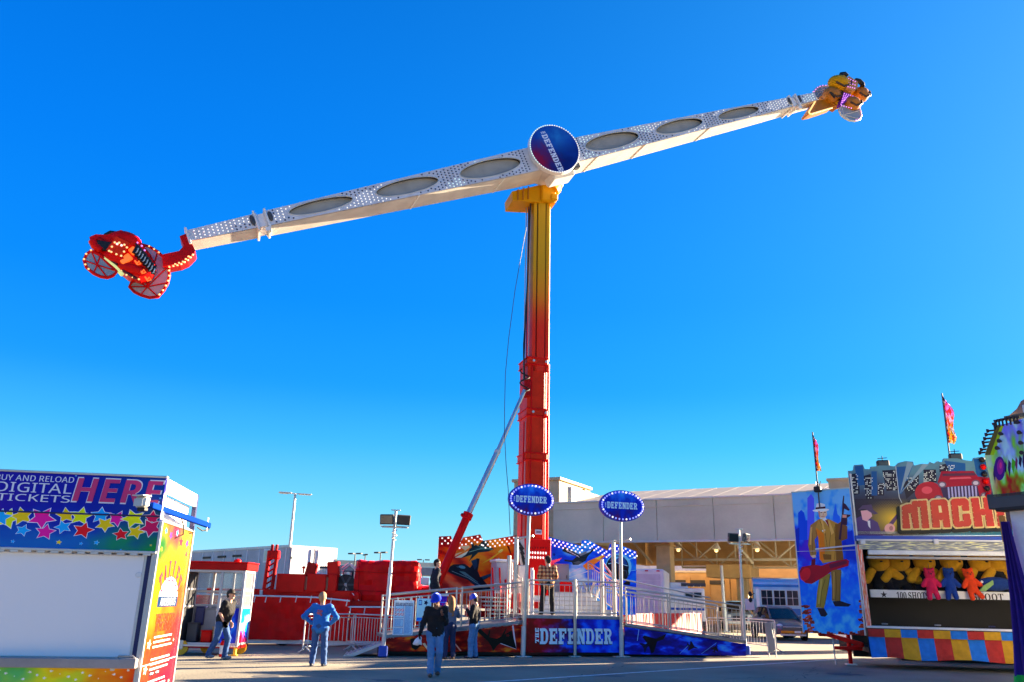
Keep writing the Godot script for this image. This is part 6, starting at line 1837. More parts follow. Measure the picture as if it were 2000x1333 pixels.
	var tx := func(s: String, x0: float, x1: float, yc: float):
		var a := lp(T, "sh", x0, yc, z1)
		var b := lp(T, "sh", x1, yc + (x1 - x0) * 0.035, z1)
		text(s, t, Vector3((a.x + b.x) / 2, (a.y + b.y) / 2 - 0.0, z1 + 0.045), b.x - a.x, 0.2, ink, "Droid Serif", 800, 0.0, Basis.IDENTITY, 0.006)
	tx.call("100 SHOTS", 450, 760, 608)
	tx.call("SHOOT", 1180, 1480, 622)
	var st := PackedVector2Array()
	var sc := lp(T, "sh", 326, 603, z1)
	for k in 10: st.append(sc + Vector2.UP.rotated(TAU * k / 10 + PI) * (0.1 if k % 2 == 0 else 0.04))
	mi("shelf_star", Bld.new().prism(st, z1 + 0.042, z1 + 0.05), ink, t)
	for k in 3: bx("tin_target", Vector3(xl + 0.55 + k * 1.45, ys + 0.09, -0.2), Vector3(0.16, 0.04, 0.1), M.grey if k < 2 else M.deep_blue, t, 0.01)
	# big sign
	make_gallery_sign(t, T, xl, xr)
	# toys
	var plush := func(key, c): 
		var m := mt(key, c, 0.95, 0.0, 3.0)
		m.rim_enabled = true; m.rim = 0.4
		m.normal_enabled = true; m.normal_texture = grime_n; m.normal_scale = 2.0
		return m
	var zb := -0.45
	var hang := func(x, y, s): return Vector3(P.call("sh", x, y, zb).x, P.call("sh", x, y, zb).y, zb)
	var hgt: float = P.call("sh", 760, 345, zb).y - P.call("sh", 760, 655, zb).y
	bear("pink plush bear hanging between yellow plush toys and blue bear", plush.call("plush_pink", Color8(226, 24, 84)), hang.call(760, 345, 1), T, hgt / 1.18, 0.02, 0.02)
	bear("dark blue plush bear hanging between pink and orange bears", plush.call("plush_blue", Color8(12, 60, 150)), hang.call(945, 345, 1), T, hgt / 1.18, 0.0, 0.0)
	bear("bright orange plush bear hanging beside the blue plush fish", plush.call("plush_orange", Color8(250, 70, 8)), hang.call(1130, 350, 1), T, hgt / 1.2, 0.1, 0.12)
	# plain yellow plush bears in dark jumpers, mostly behind the awning
	var bo := bear_mesh(0.02)
	var yh := sdf_mesh([bo[0], bo[1], bo[7], bo[8]], 0.03, 0.05)
	var yj := sdf_mesh([bo[2], bo[5], bo[6]], 0.03, 0.05)
	var ya := [sdf_mesh([bo[3]], 0.03, 0.03), sdf_mesh([bo[4]], 0.03, 0.03)]
	var ym: Material = plush.call("plush_yellow", Color8(206, 150, 14))
	var yn: Material = plush.call("plush_jumper", Color8(10, 12, 22))
	for x in [255, 465, 705, 965, 1230, 1420]:
		var q: Vector3 = Vector3(P.call("sh", x, 185, -0.85).x, P.call("sh", x, 185, -0.85).y, -0.85)
		var tt := thing("plush_bear", "yellow plush bear in dark jumper hung behind the awning", "plush toy", T * Transform3D((Basis(Vector3.UP, (x % 7) * 0.12 - 0.35) * Basis(Vector3.BACK, (x % 4) * 0.06 - 0.09)).scaled(Vector3(1.75, 1.5, 1.5) * (0.94 + 0.03 * (x % 5))), q), "yellow plush bears along the gallery rail")
		mi("head", yh, ym, tt)
		mi("jumper", yj, yn, tt, Transform3D(Basis.from_scale(Vector3(0.9, 0.6, 0.9)), Vector3(0, -0.18, -0.05)))
		for am in ya: mi("arm", am, ym, tt, Transform3D(Basis.IDENTITY, Vector3(0, 0.03 + 0.01 * (x % 4), 0)))
		for s in [-0.07, 0.07]: mi("eye", Bld.new().sph(Vector3(s, -0.16, 0.185), Vector3.ONE * 0.02, 6, 4), M.black, tt)
		mi("nose", Bld.new().sph(Vector3(0, -0.225, 0.245), Vector3(0.03, 0.02, 0.02), 6, 4), M.black, tt)
	var fq: Vector3 = Vector3(P.call("sh", 1400, 500, -0.5).x, P.call("sh", 1400, 500, -0.5).y, -0.5)
	var fi := thing("plush_fish", "blue and green plush fish lying on the gallery shelf by lettering", "plush toy", T * Transform3D(Basis.IDENTITY, fq), "plush toys hanging in the gallery")
	mi("body", Bld.new().sph(Vector3.ZERO, Vector3(0.5, 0.2, 0.16), 16, 8), plush.call("plush_navy", Color8(16, 56, 130)), fi)
	mi("fin", Bld.new().prism(PackedVector2Array([Vector2(-0.1, 0.1), Vector2(-0.35, -0.05), Vector2(-0.5, -0.2), Vector2(-0.35, -0.22), Vector2(-0.1, -0.02)]), 0.1, 0.2), plush.call("plush_lime", Color8(150, 190, 110)), fi)
	mi("tail", Bld.new().prism(PackedVector2Array([Vector2(0.4, 0), Vector2(0.7, 0.25), Vector2(0.62, 0), Vector2(0.7, -0.25)]), -0.04, 0.04), plush.call("plush_navy", Color8(16, 56, 130)), fi)
	mi("eye", Bld.new().sph(Vector3(-0.38, 0.05, 0.12), Vector3.ONE * 0.04, 8, 5), M.white, fi)
	# hitch
	var h := thing("trailer_hitch", "red steel trailer tongue on the ground under the painted man panel", "trailer hitch", T)
	var h0 := Vector3(xl, 0.62, -0.8)
	for w in [["g", 155, 1120, 0.55], ["g", 260, 1190, 0.45]]:
		var q := l3(T, w[0], w[1], w[2], -1.2)
		mi("beam", Bld.new().box((h0 + q) / 2, Vector3(0.12, 0.12, h0.distance_to(q)), 0.01, Basis.looking_at((q - h0).normalized(), Vector3.UP)), M.red, h)
	var jq := l3(T, "g", 265, 1150, -1.2)
	mi("jack", Bld.new().cyl(Vector3(jq.x, 0.02, -1.2), jq + Vector3(0, 0.35, 0), 0.06, 0.06, 8), M.red, h)
	mi("jack_foot", Bld.new().box(Vector3(jq.x, 0.03, -1.2), Vector3(0.3, 0.04, 0.3)), M.galv, h)
	mi("coupler", Bld.new().box(l3(T, "g", 150, 1122, -1.2), Vector3(0.25, 0.14, 0.16), 0.03), M.red_dark, h)
	rod("safety_chain", l3(T, "g", 195, 1140, -1.1), Vector3(l3(T, "g", 195, 1140, -1.1).x, 0.02, -1.0), 0.02, M.galv, h, 5)
	mi("cross_beam", Bld.new().box(Vector3(xl - 0.4, 0.5, -0.9), Vector3(0.8, 0.1, 0.1), 0.01), M.red, h)

func make_unseen_stalls() -> void:
	# unseen trailers behind the gallery, placed and sized to shade the midway
	for w in [[Vector3(13.3, 0, -29.0), -16.0, "unseen white trailer behind the shooting gallery, placed to shade the midway"], [Vector3(14.3, 0, -33.3), 29.0, "unseen tall white trailer two rows behind the gallery, placed to shade the midway"]]:
		var t := thing("unseen_rear_stall", w[2], "game stall", fr(w[0], w[1]), "unseen trailers behind the gallery")
		bx("body", Vector3(5.2, 1.9, -0.9), Vector3(10.4, 3.0, 1.7), M.white, t, 0.03)
		bx("sign_back", Vector3(5.2, 4.95, -1.5), Vector3(10.4, 3.1, 0.15), M.white_panel, t)
		bx("roof_edge", Vector3(5.2, 3.42, -0.9), Vector3(10.6, 0.12, 1.8), M.galv, t)
		for k in 5: rod("sign_stay", Vector3(0.6 + k * 2.3, 3.4, -0.4), Vector3(0.6 + k * 2.3, 5.2, -1.4), 0.04, M.galv, t, 6)
		bx("skirt", Vector3(5.2, 0.24, -0.9), Vector3(10.2, 0.44, 1.5), M.black, t)
		for k in 7: bx("wall_seam", Vector3(0.9 + k * 1.4, 1.9, -0.04), Vector3(0.04, 2.8, 0.03), M.galv, t)

func make_unseen_banner() -> void:  # unseen panel, placed to keep the sun off the midway ground
	var p := Vector3(13.75, 0, -30.75)
	var q := Vector3(14.3, 0, -33.25)
	var d := q - p
	var t := thing("unseen_alley_banner", "unseen white banner across the gap behind the gallery, placed to shade the midway", "banner", fr(p, rad_to_deg(atan2(-d.z, d.x))))
	bx("cloth", Vector3(d.length() / 2, 4.15, 0), Vector3(d.length(), 3.3, 0.03), M.white_panel, t)
	for x in [0.02, d.length() - 0.02]: rod("pole", Vector3(x, 0, -0.06), Vector3(x, 5.85, -0.06), 0.04, M.galv, t, 8)
	for y in [2.52, 5.78]: rod("hem_bar", Vector3(0, y, 0.03), Vector3(d.length(), y, 0.03), 0.025, M.galv, t, 6)

func make_gallery_sign(t: Node3D, T: Transform3D, xl: float, xr: float) -> void:
	var d := 0.05
	var o := [130, 1078, 40, 345, 95, 340, 105, 280, 205, 272, 225, 325, 285, 325, 290, 298, 340, 295, 390, 285, 480, 285, 560, 295, 600, 255, 680, 235, 765, 242, 775, 285, 860, 265, 935, 270, 950, 245, 1000, 262, 1035, 235, 1090, 250, 1105, 205, 1260, 205, 1340, 225, 1430, 235, 1440, 200, 1500, 192, 1580, 195, 1650, 230, 2050, 200, 2050, 1070]
	var pl := lpoly(T, "sg", o, d)
	var x0 := 1e9
	var x1 := -1e9
	var y0 := 1e9
	var y1 := -1e9
	for q in pl: x0 = min(x0, q.x); x1 = max(x1, q.x); y0 = min(y0, q.y); y1 = max(y1, q.y)
	var R := Rect2(x0, y0, x1 - x0, y1 - y0)
	var A := Art.new().setup(self, T, R, 1280, 640, d)
	var n := FastNoiseLite.new()
	n.seed = 97; n.frequency = 3.0
	A.ground(func(u, v):
		var k := n.get_noise_2d(u * 2, v)
		var c := Color8(96, 124, 132).lerp(Color8(66, 78, 98), clampf(v * 2.6 - 0.3 + k * 0.5, 0, 1)).lerp(Color8(54, 48, 62), clampf(v * 4 - 1.5, 0, 1))
		c = c.lerp(Color8(206, 172, 80), clampf(1.15 - Vector2((u - 0.24) * 1.9, (v - 0.78) * 1.4).length() * 3.0, 0, 1))
		return c.lerp(Color8(60, 150, 176), clampf((v - 0.88) * 14.0, 0, 1) * clampf((u - 0.3) * 5.0, 0, 1)), 96, 48)
	# houses of the skyline
	for b in [[[60, 380, 160, 370, 170, 600, 80, 620], 0], [[110, 290, 205, 285, 230, 500, 150, 510], 1], [[215, 400, 290, 380, 330, 660, 240, 670], 0], [[300, 350, 360, 350, 365, 620, 300, 620], 1], [[420, 340, 580, 330, 600, 560, 470, 570], 0], [[380, 480, 440, 480, 440, 620, 370, 620], 0], [[580, 300, 760, 290, 640, 600, 600, 600], 1], [[650, 480, 830, 380, 830, 540, 690, 660], 0], [[880, 330, 1020, 330, 1030, 470, 890, 480], 0], [[1060, 280, 1160, 260, 1160, 350, 1060, 360], 0], [[1110, 230, 1350, 260, 1350, 350, 1180, 350], 1], [[1440, 210, 1580, 210, 1580, 420, 1480, 420], 1]]:
		A.poly("sg", b[0], [Color8(40, 40, 54), Color8(46, 84, 122)][b[1]])
	var rn := RandomNumberGenerator.new()
	rn.seed = 6
	for b in [[70, 380, 155, 600], [220, 420, 315, 660], [430, 345, 580, 560], [375, 490, 440, 610], [700, 420, 830, 560], [885, 340, 1025, 470], [1065, 280, 1230, 340]]:
		for k in int((b[2] - b[0]) * (b[3] - b[1]) / 420.0):
			var x: float = b[0] + 14.0 * int(rn.randf() * (b[2] - b[0]) / 14.0)
			var y: float = b[1] + 17.0 * int(rn.randf() * (b[3] - b[1]) / 17.0)
			A.poly("sg", [x, y, x + 9, y, x + 9, y + 11, x, y + 11], Color8(206, 210, 202))
	for s in [[620, 600, 770, 260, 700, 240], [620, 600, 935, 275, 880, 260]]: A.poly("sg", s, Color8(126, 142, 150))
	# halftone dots
	for i in 30:
		for j in 9:
			var r := 8.0 - j * 0.8
			var cx := 95.0 + i * 18 + (9 if j % 2 else 0)
			var cy := 665.0 + j * 15
			A.ell("sg", cx, cy, r, r, Color8(50, 46, 58))
	# red limousine
	A.ell("sg", 940, 590, 155, 125, Color8(142, 44, 62))
	A.ell("sg", 920, 560, 60, 42, Color8(178, 84, 96))
	A.poly("sg", [1040, 470, 1080, 350, 1440, 345, 1490, 410, 1620, 420, 1650, 640, 1090, 680], Color8(126, 38, 56))
	A.poly("sg", [1100, 375, 1450, 365, 1465, 395, 1090, 405], Color8(80, 52, 70))
	A.poly("sg", [1180, 420, 1400, 410, 1420, 430, 1170, 440], Color8(170, 90, 100))
	A.poly("sg", [1070, 530, 1480, 500, 1520, 680, 1120, 690], Color8(58, 50, 76))
	for k in 9: A.poly("sg", [1150 + k * 38, 525 - k * 2, 1168 + k * 38, 524 - k * 2, 1184 + k * 38, 690, 1164 + k * 38, 690], Color8(150, 148, 176))
	for c in [[1090, 498], [1465, 480], [1050, 650], [1565, 620]]:
		A.ell("sg", c[0], c[1], 48, 36, Color8(96, 80, 96)); A.ell("sg", c[0], c[1], 30, 22, Color8(166, 160, 170))
	# man in hat with a gun
	A.poly("sg", [120, 880, 180, 850, 230, 870, 300, 880, 370, 920, 420, 1070, 140, 1075], Color8(84, 66, 104))
	A.poly("sg", [180, 790, 290, 780, 310, 850, 250, 910, 200, 890], Color8(206, 160, 160))
	A.poly("sg", [150, 780, 200, 730, 300, 720, 320, 780, 375, 820, 330, 832, 230, 770], Color8(84, 70, 94))
	A.poly("sg", [255, 900, 285, 900, 290, 990, 265, 960], Color8(216, 206, 200))
	A.poly("sg", [390, 1060, 620, 780, 640, 800, 560, 920, 440, 1075], Color8(96, 70, 96))
	A.ell("sg", 505, 990, 60, 58, Color8(206, 160, 150))
	A.ell("sg", 520, 985, 22, 26, Color8(170, 120, 116))
	# fine wires
	A.stroke("sg", [570, 290, 610, 640, 640, 700], 5, Color8(170, 176, 180))
	A.poly("sg", [100, 1070, 2050, 1060, 2050, 1075, 100, 1085], Color8(220, 224, 230))
	var sp := mi("sign_panel", Bld.new().prism(pl, d - 0.08, d, R), print_mat(A.im, 0.35), t)
	# block letters with cream edge and black drop, as cut-out boards
	var gl := {"M": [[640, 985], [0, 0]],}
	var letters := [
		[[650, 990, 640, 740, 700, 715, 745, 715, 760, 680, 915, 672, 948, 985, 868, 988, 845, 750, 815, 752, 835, 985, 770, 988, 740, 820, 715, 822, 735, 988]],
		[[985, 980, 955, 690, 985, 668, 1120, 660, 1148, 685, 1185, 975, 1110, 978, 1095, 895, 1060, 897, 1068, 978]],
		[[1215, 945, 1185, 680, 1210, 655, 1350, 650, 1385, 680, 1395, 790, 1320, 793, 1308, 735, 1268, 738, 1285, 905, 1325, 902, 1318, 825, 1395, 820, 1420, 930, 1395, 965, 1250, 975]],
		[[1455, 970, 1410, 650, 1495, 645, 1515, 770, 1560, 768, 1545, 642, 1620, 638, 1675, 962, 1590, 966, 1570, 840, 1528, 842, 1545, 966]],
		[[1715, 965, 1680, 640, 1760, 636, 1800, 960]]]
	var lr := mt("sign_letter_red", Color8(206, 26, 10), 0.45)
	var lc := mt("sign_letter_cream", Color8(250, 222, 150), 0.5)
	for L in letters:
		var p := lpoly(T, "sg", L[0], d + 0.1)
		if not Geometry2D.is_polygon_clockwise(p): pass
		var le := mi("sign_letter", Bld.new().prism(p, d + 0.05, d + 0.11), lr, t)
		for g in Geometry2D.offset_polygon(p, 0.045): mi("letter_edge", Bld.new().prism(g, d + 0.03, d + 0.075), lc, le)
		for g in Geometry2D.offset_polygon(p, 0.085):
			var s := PackedVector2Array()
			for q in g: s.append(q + Vector2(-0.05, -0.07))
			mi("letter_drop", Bld.new().prism(s, d + 0.004, d + 0.05), M.black, le)
		var bp := []
		for q in p: bp.append(Vector3(q.x, q.y, d + 0.115))
		bp.append(bp[0])
		var bb := Bld.new()
		for i in bp.size() - 1:
			var m: int = max(1, int((bp[i] as Vector3).distance_to(bp[i + 1]) / 0.12))
			for k in m: bb.sph((bp[i] as Vector3).lerp(bp[i + 1], float(k) / m), Vector3.ONE * 0.013, 5, 3)
		stuff(mi("letter_bulbs", bb, mt("bulb_dim", Color8(250, 226, 160), 0.3, 0, 1, false), le))
	# hole of the A
	var ah := lpoly(T, "sg", [1045, 735, 1075, 733, 1088, 810, 1055, 812], d + 0.1)
	mi("letter_counter", Bld.new().prism(ah, d + 0.1, d + 0.116), lc, t)
	# blue strip and white tube below the sign
	var a := lp(T, "sg", 120, 1108, 0.1)
	var b := lp(T, "sg", 1900, 1100, 0.1)
	bx("blue_strip", Vector3((a.x + b.x) / 2, (a.y + b.y) / 2, 0.06), Vector3(b.x - a.x, 0.16, 0.1), M.blue, t)
	for x in [205, 1022]:
		var q := l3(T, "sg", x, 1135, 0.2)
		bx("tube_bracket", q, Vector3(0.12, 0.14, 0.1), M.white, t)
	# sign's cover seams and edge
	bx("sign_edge", Vector3(pl[0].x + 0.02, (pl[0].y + pl[1].y) / 2 - 0.04, d - 0.03), Vector3(0.05, pl[1].y - pl[0].y - 0.1, 0.14), M.galv, t)
	# red and black row lamps at the far end
	for k in 6:
		var q := l3(T, "sg", 1535 + k * 14, 220 + k * 80, 0.12)
		mi("end_lamp", Bld.new().sph(q, Vector3.ONE * 0.09, 8, 5), M.red if k % 2 else M.black, t)
	# flood lamps standing on top
	for w in [[430, 255], [1240, 180]]:
		var q := lp(T, "sg", w[0], w[1] + 30, -0.3)
		var l := thing("sign_floodlight", "small black floodlight standing on top of the skyline sign", "floodlight", T * Transform3D(Basis.IDENTITY, Vector3(q.x, q.y, -0.3)), "floodlights on the gallery sign")
		bx("case", Vector3(0, 0.06, 0), Vector3(0.36, 0.2, 0.2), M.black, l, 0.03)
		bx("lens", Vector3(0, 0.05, 0.105), Vector3(0.3, 0.14, 0.01), M.dark_grey, l)
		rod("spike", Vector3(0, 0.16, 0), Vector3(0.0, 0.3, 0), 0.014, M.black, l, 5)
		rod("bracket", Vector3(-0.14, 0.22, 0), Vector3(0.14, 0.24, 0), 0.012, M.black, l, 5)
		rod("mast", Vector3(0, 0, 0), Vector3(0, -0.6, -0.05), 0.03, M.black, l, 6)
	# flags
	for w in [["g", 707, 345, 675, 65, 700, 280, 1], ["g", 130, 480, 106, 235, 125, 405, 0]]:
		var q0 := lp(T, w[0], w[1], w[2], -0.5)
		var q1 := lp(T, w[0], w[3], w[4], -0.5)
		var near: bool = w[7] == 1
		var f := thing("feather_flag", "wavy pink and orange feather flag above the skyline sign" if near else "narrow dark edged feather flag above the painted man panel", "flag", T * Transform3D(Basis.IDENTITY, Vector3(q0.x, q0.y, -0.5)), "feather flags on the gallery")
		var top := q1 - q0
		rod("pole", Vector3(0, -0.6, 0), Vector3(top.x, top.y, 0), 0.022, M.dark_grey, f, 6)
		var fb := Bld.new()
		var hgt := (lp(T, w[0], w[5], w[6], -0.5) - q0).y
		var wd := 0.28 if near else 0.2
		var ny := 14
		for j in ny:
			for i in 4:
				var q := []
				for c in [[i, j], [i + 1, j], [i + 1, j + 1], [i, j + 1]]:
					var v: float = float(c[1]) / ny
					var y := lerpf(hgt, top.y, v)
					var px := top.x * y / top.y
					var w2 := wd * (1.0 - pow(v, 4)) * (1.0 + 0.18 * sin(v * 9.0 + c[0] * 0.3))
					if near and v < 0.12: w2 *= 0.55 + v * 3.7
					var k: float = c[0] / 4.0
					q.append(Vector3(px + (w2 * k if near else w2 * k * 0.55), y - k * 0.25 * wd, 0.09 * sin(v * 8.0 + k * 3.0) * k + (0.0 if near else w2 * k * 0.7)))
				fb.quad(q[0], q[1], q[2], q[3])
		# one print over the whole cloth
		for i in fb.v.size():
			var p: Vector3 = fb.v[i]
			fb.t[i] = Vector2((p.x - top.x * p.y / top.y) / wd, 1.0 - (p.y - hgt) / (top.y - hgt))
		var fa := Image.create(32, 96, false, Image.FORMAT_RGB8)
		var nn := FastNoiseLite.new()
		nn.seed = 99; nn.frequency = 0.06
		for y in 96:
			for x in 32:
				var k := nn.get_noise_2d(x * 1.5, y)
				var c := Color8(206, 120, 190).lerp(Color8(244, 150, 50), clampf((y / 96.0 - 0.4) * 3.0 + k * 2.0, 0, 1))
				if x < 6: c = Color8(36, 24, 40)
				if k > 0.18: c = c.lerp(Color8(240, 40, 60), 0.7)
				elif k < -0.22: c = c.lerp(Color8(250, 226, 210), 0.6)
				fa.set_pixel(x, y, c)
		var fm := print_mat(fa, 0.8)
		fm.backlight_enabled = true
		fm.backlight = Color(0.35, 0.3, 0.3)
		mi("cloth", fb, fm, f)
	# painted man panel: a hinged wing of the stall
	var P0 := dep(1690, 1243, 25.0)
	var P1 := dep(1572, 1235, 26.3)
	var dd := P0 - P1
	var F := fr(Vector3(P0.x, 0, P0.z), rad_to_deg(atan2(-dd.z, dd.x)))
	var pn := thing("painted_panel", "tall panel painted with a suited man in hat holding instrument case", "painted panel", F)
	var q := [lp(F, "man", 22, 95), lp(F, "man", 498, 68), lp(F, "man", 625, 1275), lp(F, "man", 130, 1235)]
	var xa: float = (q[0].x + q[3].x) / 2
	var xb: float = (q[1].x + q[2].x) / 2
	var Rm := Rect2(xa, q[3].y, xb - xa, q[0].y - q[3].y)
	var B := Art.new().setup(self, F, Rm, 384, 832)
	B.ground(func(u, v):
		var k := n.get_noise_2d(u * 1.5, v * 3.0)
		var c := Color8(120, 170, 236).lerp(Color8(30, 110, 214), clampf(v * 1.6 - 0.2 + k, 0, 1))
		c = c.lerp(Color8(16, 52, 150), clampf(1.0 - absf(v - 0.42) * 4.5 + k * 0.5, 0, 1))
		c = c.lerp(Color8(96, 50, 170), clampf(1.0 - Vector2((u - 0.2) * 1.4, (v - 0.42) * 2.2).length() * 2.6 + k, 0, 0.85))
		return c.lerp(Color8(110, 186, 236), clampf((v - 0.8) * 4.0 + k, 0, 0.8)), 48, 96)
	for b2 in [[[80, 260, 105, 235, 130, 260, 140, 320, 160, 320, 160, 480, 80, 480], Color8(30, 80, 180)], [[155, 140, 185, 105, 210, 140, 215, 480, 155, 480], Color8(96, 100, 206)], [[50, 400, 90, 380, 90, 600, 50, 600], Color8(22, 56, 150)], [[365, 270, 385, 180, 400, 270, 420, 290, 420, 420, 365, 420], Color8(60, 110, 214)], [[470, 420, 520, 400, 550, 620, 470, 640], Color8(16, 60, 160)]]:
		B.poly("man", b2[0], b2[1])
	var suit := Color8(170, 132, 70)
	var shade := Color8(120, 86, 44)
	# legs, shoes
	B.poly("man", [255, 780, 345, 750, 330, 850, 300, 1000, 290, 1035, 225, 1030, 235, 900], Color8(140, 122, 62))
	B.poly("man", [345, 720, 430, 720, 425, 980, 355, 975, 355, 850], Color8(128, 102, 58))
	B.poly("man", [236, 1035, 290, 1035, 320, 1085, 300, 1105, 265, 1100], Color8(40, 34, 48))
	B.poly("man", [360, 980, 420, 975, 510, 1005, 490, 1022, 380, 1020], Color8(40, 34, 48))
	# jacket and arms
	B.poly("man", [250, 310, 180, 360, 160, 520, 180, 610, 230, 600, 215, 480, 240, 440], Color8(150, 116, 70))
	B.poly("man", [250, 310, 330, 310, 410, 350, 430, 500, 445, 640, 280, 670, 260, 640, 240, 440, 220, 380], suit)
	B.poly("man", [225, 380, 290, 430, 300, 560, 285, 660, 255, 640, 245, 480], Color8(206, 120, 40))
	B.poly("man", [380, 350, 420, 350, 450, 640, 390, 650], shade)
	B.poly("man", [400, 350, 430, 330, 480, 370, 480, 470, 430, 490, 410, 440], Color8(120, 84, 56))
	B.poly("man", [280, 595, 350, 600, 350, 640, 290, 640], shade)
	B.poly("man", [250, 300, 300, 290, 355, 390, 345, 395, 300, 330], Color8(232, 222, 216))
	B.poly("man", [298, 318, 318, 318, 350, 385, 340, 392], Color8(120, 30, 40))
	B.poly("man", [275, 400, 300, 395, 298, 410, 278, 412], Color8(236, 230, 226))
	for w in [[250, 310, 300, 420, 320, 560], [330, 312, 345, 420, 330, 560], [375, 370, 385, 500, 378, 640], [190, 400, 200, 500, 195, 590], [225, 400, 235, 480, 220, 560]]: B.stroke("man", w, 2.5, Color8(92, 60, 30))
	for w in [[300, 800, 270, 900, 260, 1020], [385, 740, 392, 860, 385, 970], [340, 770, 320, 880, 298, 1000], [430, 740, 420, 860, 420, 970]]: B.stroke("man", w, 3, Color8(84, 66, 34))
	B.poly("man", [320, 320, 335, 318, 372, 420, 350, 440], Color8(196, 160, 96))
	B.poly("man", [262, 312, 278, 306, 300, 420, 290, 430], Color8(196, 160, 96))
	B.poly("man", [180, 380, 195, 372, 186, 520, 172, 520], Color8(196, 160, 100))
	B.poly("man", [262, 800, 280, 795, 255, 1000, 240, 1000], Color8(170, 150, 84))
	B.poly("man", [365, 740, 378, 740, 375, 960, 365, 960], Color8(160, 130, 80))
	# head and hat
	B.poly("man", [242, 245, 312, 240, 316, 280, 290, 306, 256, 300], Color8(226, 184, 156))
	B.ell("man", 265, 238, 68, 13, Color8(230, 222, 210), -0.06)
	B.poly("man", [222, 230, 230, 185, 262, 178, 298, 190, 302, 228], Color8(236, 228, 216))
	B.poly("man", [222, 230, 224, 215, 302, 208, 303, 224], Color8(70, 36, 50))
	for w in [[262, 258, 276, 257], [290, 256, 304, 255]]: B.stroke("man", w, 4, Color8(70, 40, 36))
	B.stroke("man", [284, 256, 288, 274, 280, 277], 2.5, Color8(176, 126, 104))
	B.stroke("man", [268, 288, 296, 286], 3, Color8(150, 70, 64))
	B.poly("man", [242, 245, 256, 244, 262, 300, 250, 292], Color8(190, 140, 118))
	B.poly("man", [180, 608, 222, 600, 226, 622, 200, 628], Color8(226, 184, 156))
	# gun
	B.poly("man", [436, 270, 440, 170, 448, 120, 456, 122, 452, 180, 468, 190, 500, 235, 490, 243, 455, 225, 450, 270, 505, 275, 505, 285, 480, 300, 478, 360, 440, 355, 428, 480, 410, 475], Color8(66, 44, 62))
	B.poly("man", [440, 275, 475, 275, 475, 300, 440, 300], Color8(206, 150, 130))
	# case
	B.poly("man", [88, 740, 110, 700, 210, 680, 270, 690, 350, 660, 470, 635, 495, 650, 490, 690, 360, 730, 290, 780, 190, 838, 140, 830, 100, 790], Color8(140, 26, 50))
	B.poly("man", [190, 640, 220, 630, 220, 680, 185, 690], Color8(96, 20, 46))
	B.ell("man", 140, 760, 40, 56, Color8(176, 40, 56), 0.4)
	B.poly("man", [330, 680, 470, 645, 480, 670, 340, 715], Color8(96, 34, 60))
	# broken brick edge
	rn.seed = 14
	for k in 90:
		var left := k % 2 == 0
		var y := rn.randf_range(1010, 1270) if left else rn.randf_range(940, 1280)
		var reach := 30.0 + 60.0 * (y - 940) / 330.0
		var x := (100.0 + (y - 1000) * 0.11 + rn.randf() * reach) if left else (600.0 + (y - 1000) * 0.09 - rn.randf() * reach * 0.7)
		B.poly("man", [x, y, x + 34, y - 2, x + 34, y + 13, x, y + 14], [Color8(132, 56, 40), Color8(104, 40, 36), Color8(164, 84, 56)][k % 3])
	for k in 22: B.poly("man", [130 + k * 23, 1225 + (k % 4) * 8, 155 + k * 23, 1225 + (k % 4) * 8, 158 + k * 23, 1290, 130 + k * 23, 1290], [Color8(120, 48, 38), Color8(96, 36, 34)][k % 2])
	mi("board", Bld.new().prism(PackedVector2Array([Vector2(xa, Rm.position.y), Vector2(xb, Rm.position.y), Vector2(xb, Rm.end.y), Vector2(xa, Rm.end.y)]), -0.05, 0.0, Rm), print_mat(B.im, 0.35), pn)
	for e in [[(xa + xb) / 2, Rm.end.y + 0.01, xb - xa + 0.04, 0.03], [(xa + xb) / 2, lp(F, "man", 300, 568).y, xb - xa, 0.012]]: bx("edge_strip", Vector3(e[0], e[1], 0.0), Vector3(e[2], e[3], 0.06 if e[3] > 0.02 else 0.012), M.galv, pn, 0.0)
	for x in [xa - 0.01, xb + 0.01]: bx("edge_strip", Vector3(x, Rm.get_center().y, -0.02), Vector3(0.03, Rm.size.y, 0.06), M.galv, pn, 0.0)
	rod("stay_bar", l3(F, "man", 220, 555, 0.12), l3(F, "man", 545, 522, 0.12), 0.025, M.white, pn, 6)
	for y in [0.2, 0.8]: bx("hinge", Vector3(xb + 0.03, lerpf(Rm.position.y, Rm.end.y, y), -0.03), Vector3(0.08, 0.3, 0.06), M.galv, pn)
	var cl := l3(F, "man", 240, 68, 0.05)
	mi("clamp_light", Bld.new().box(cl, Vector3(0.22, 0.18, 0.18), 0.03), M.black, pn)
	for k in 3: rod("clamp_wire", cl, cl + Vector3(-0.05 + k * 0.09, 0.24, 0.02), 0.012, M.black if k else M.white, pn, 5)

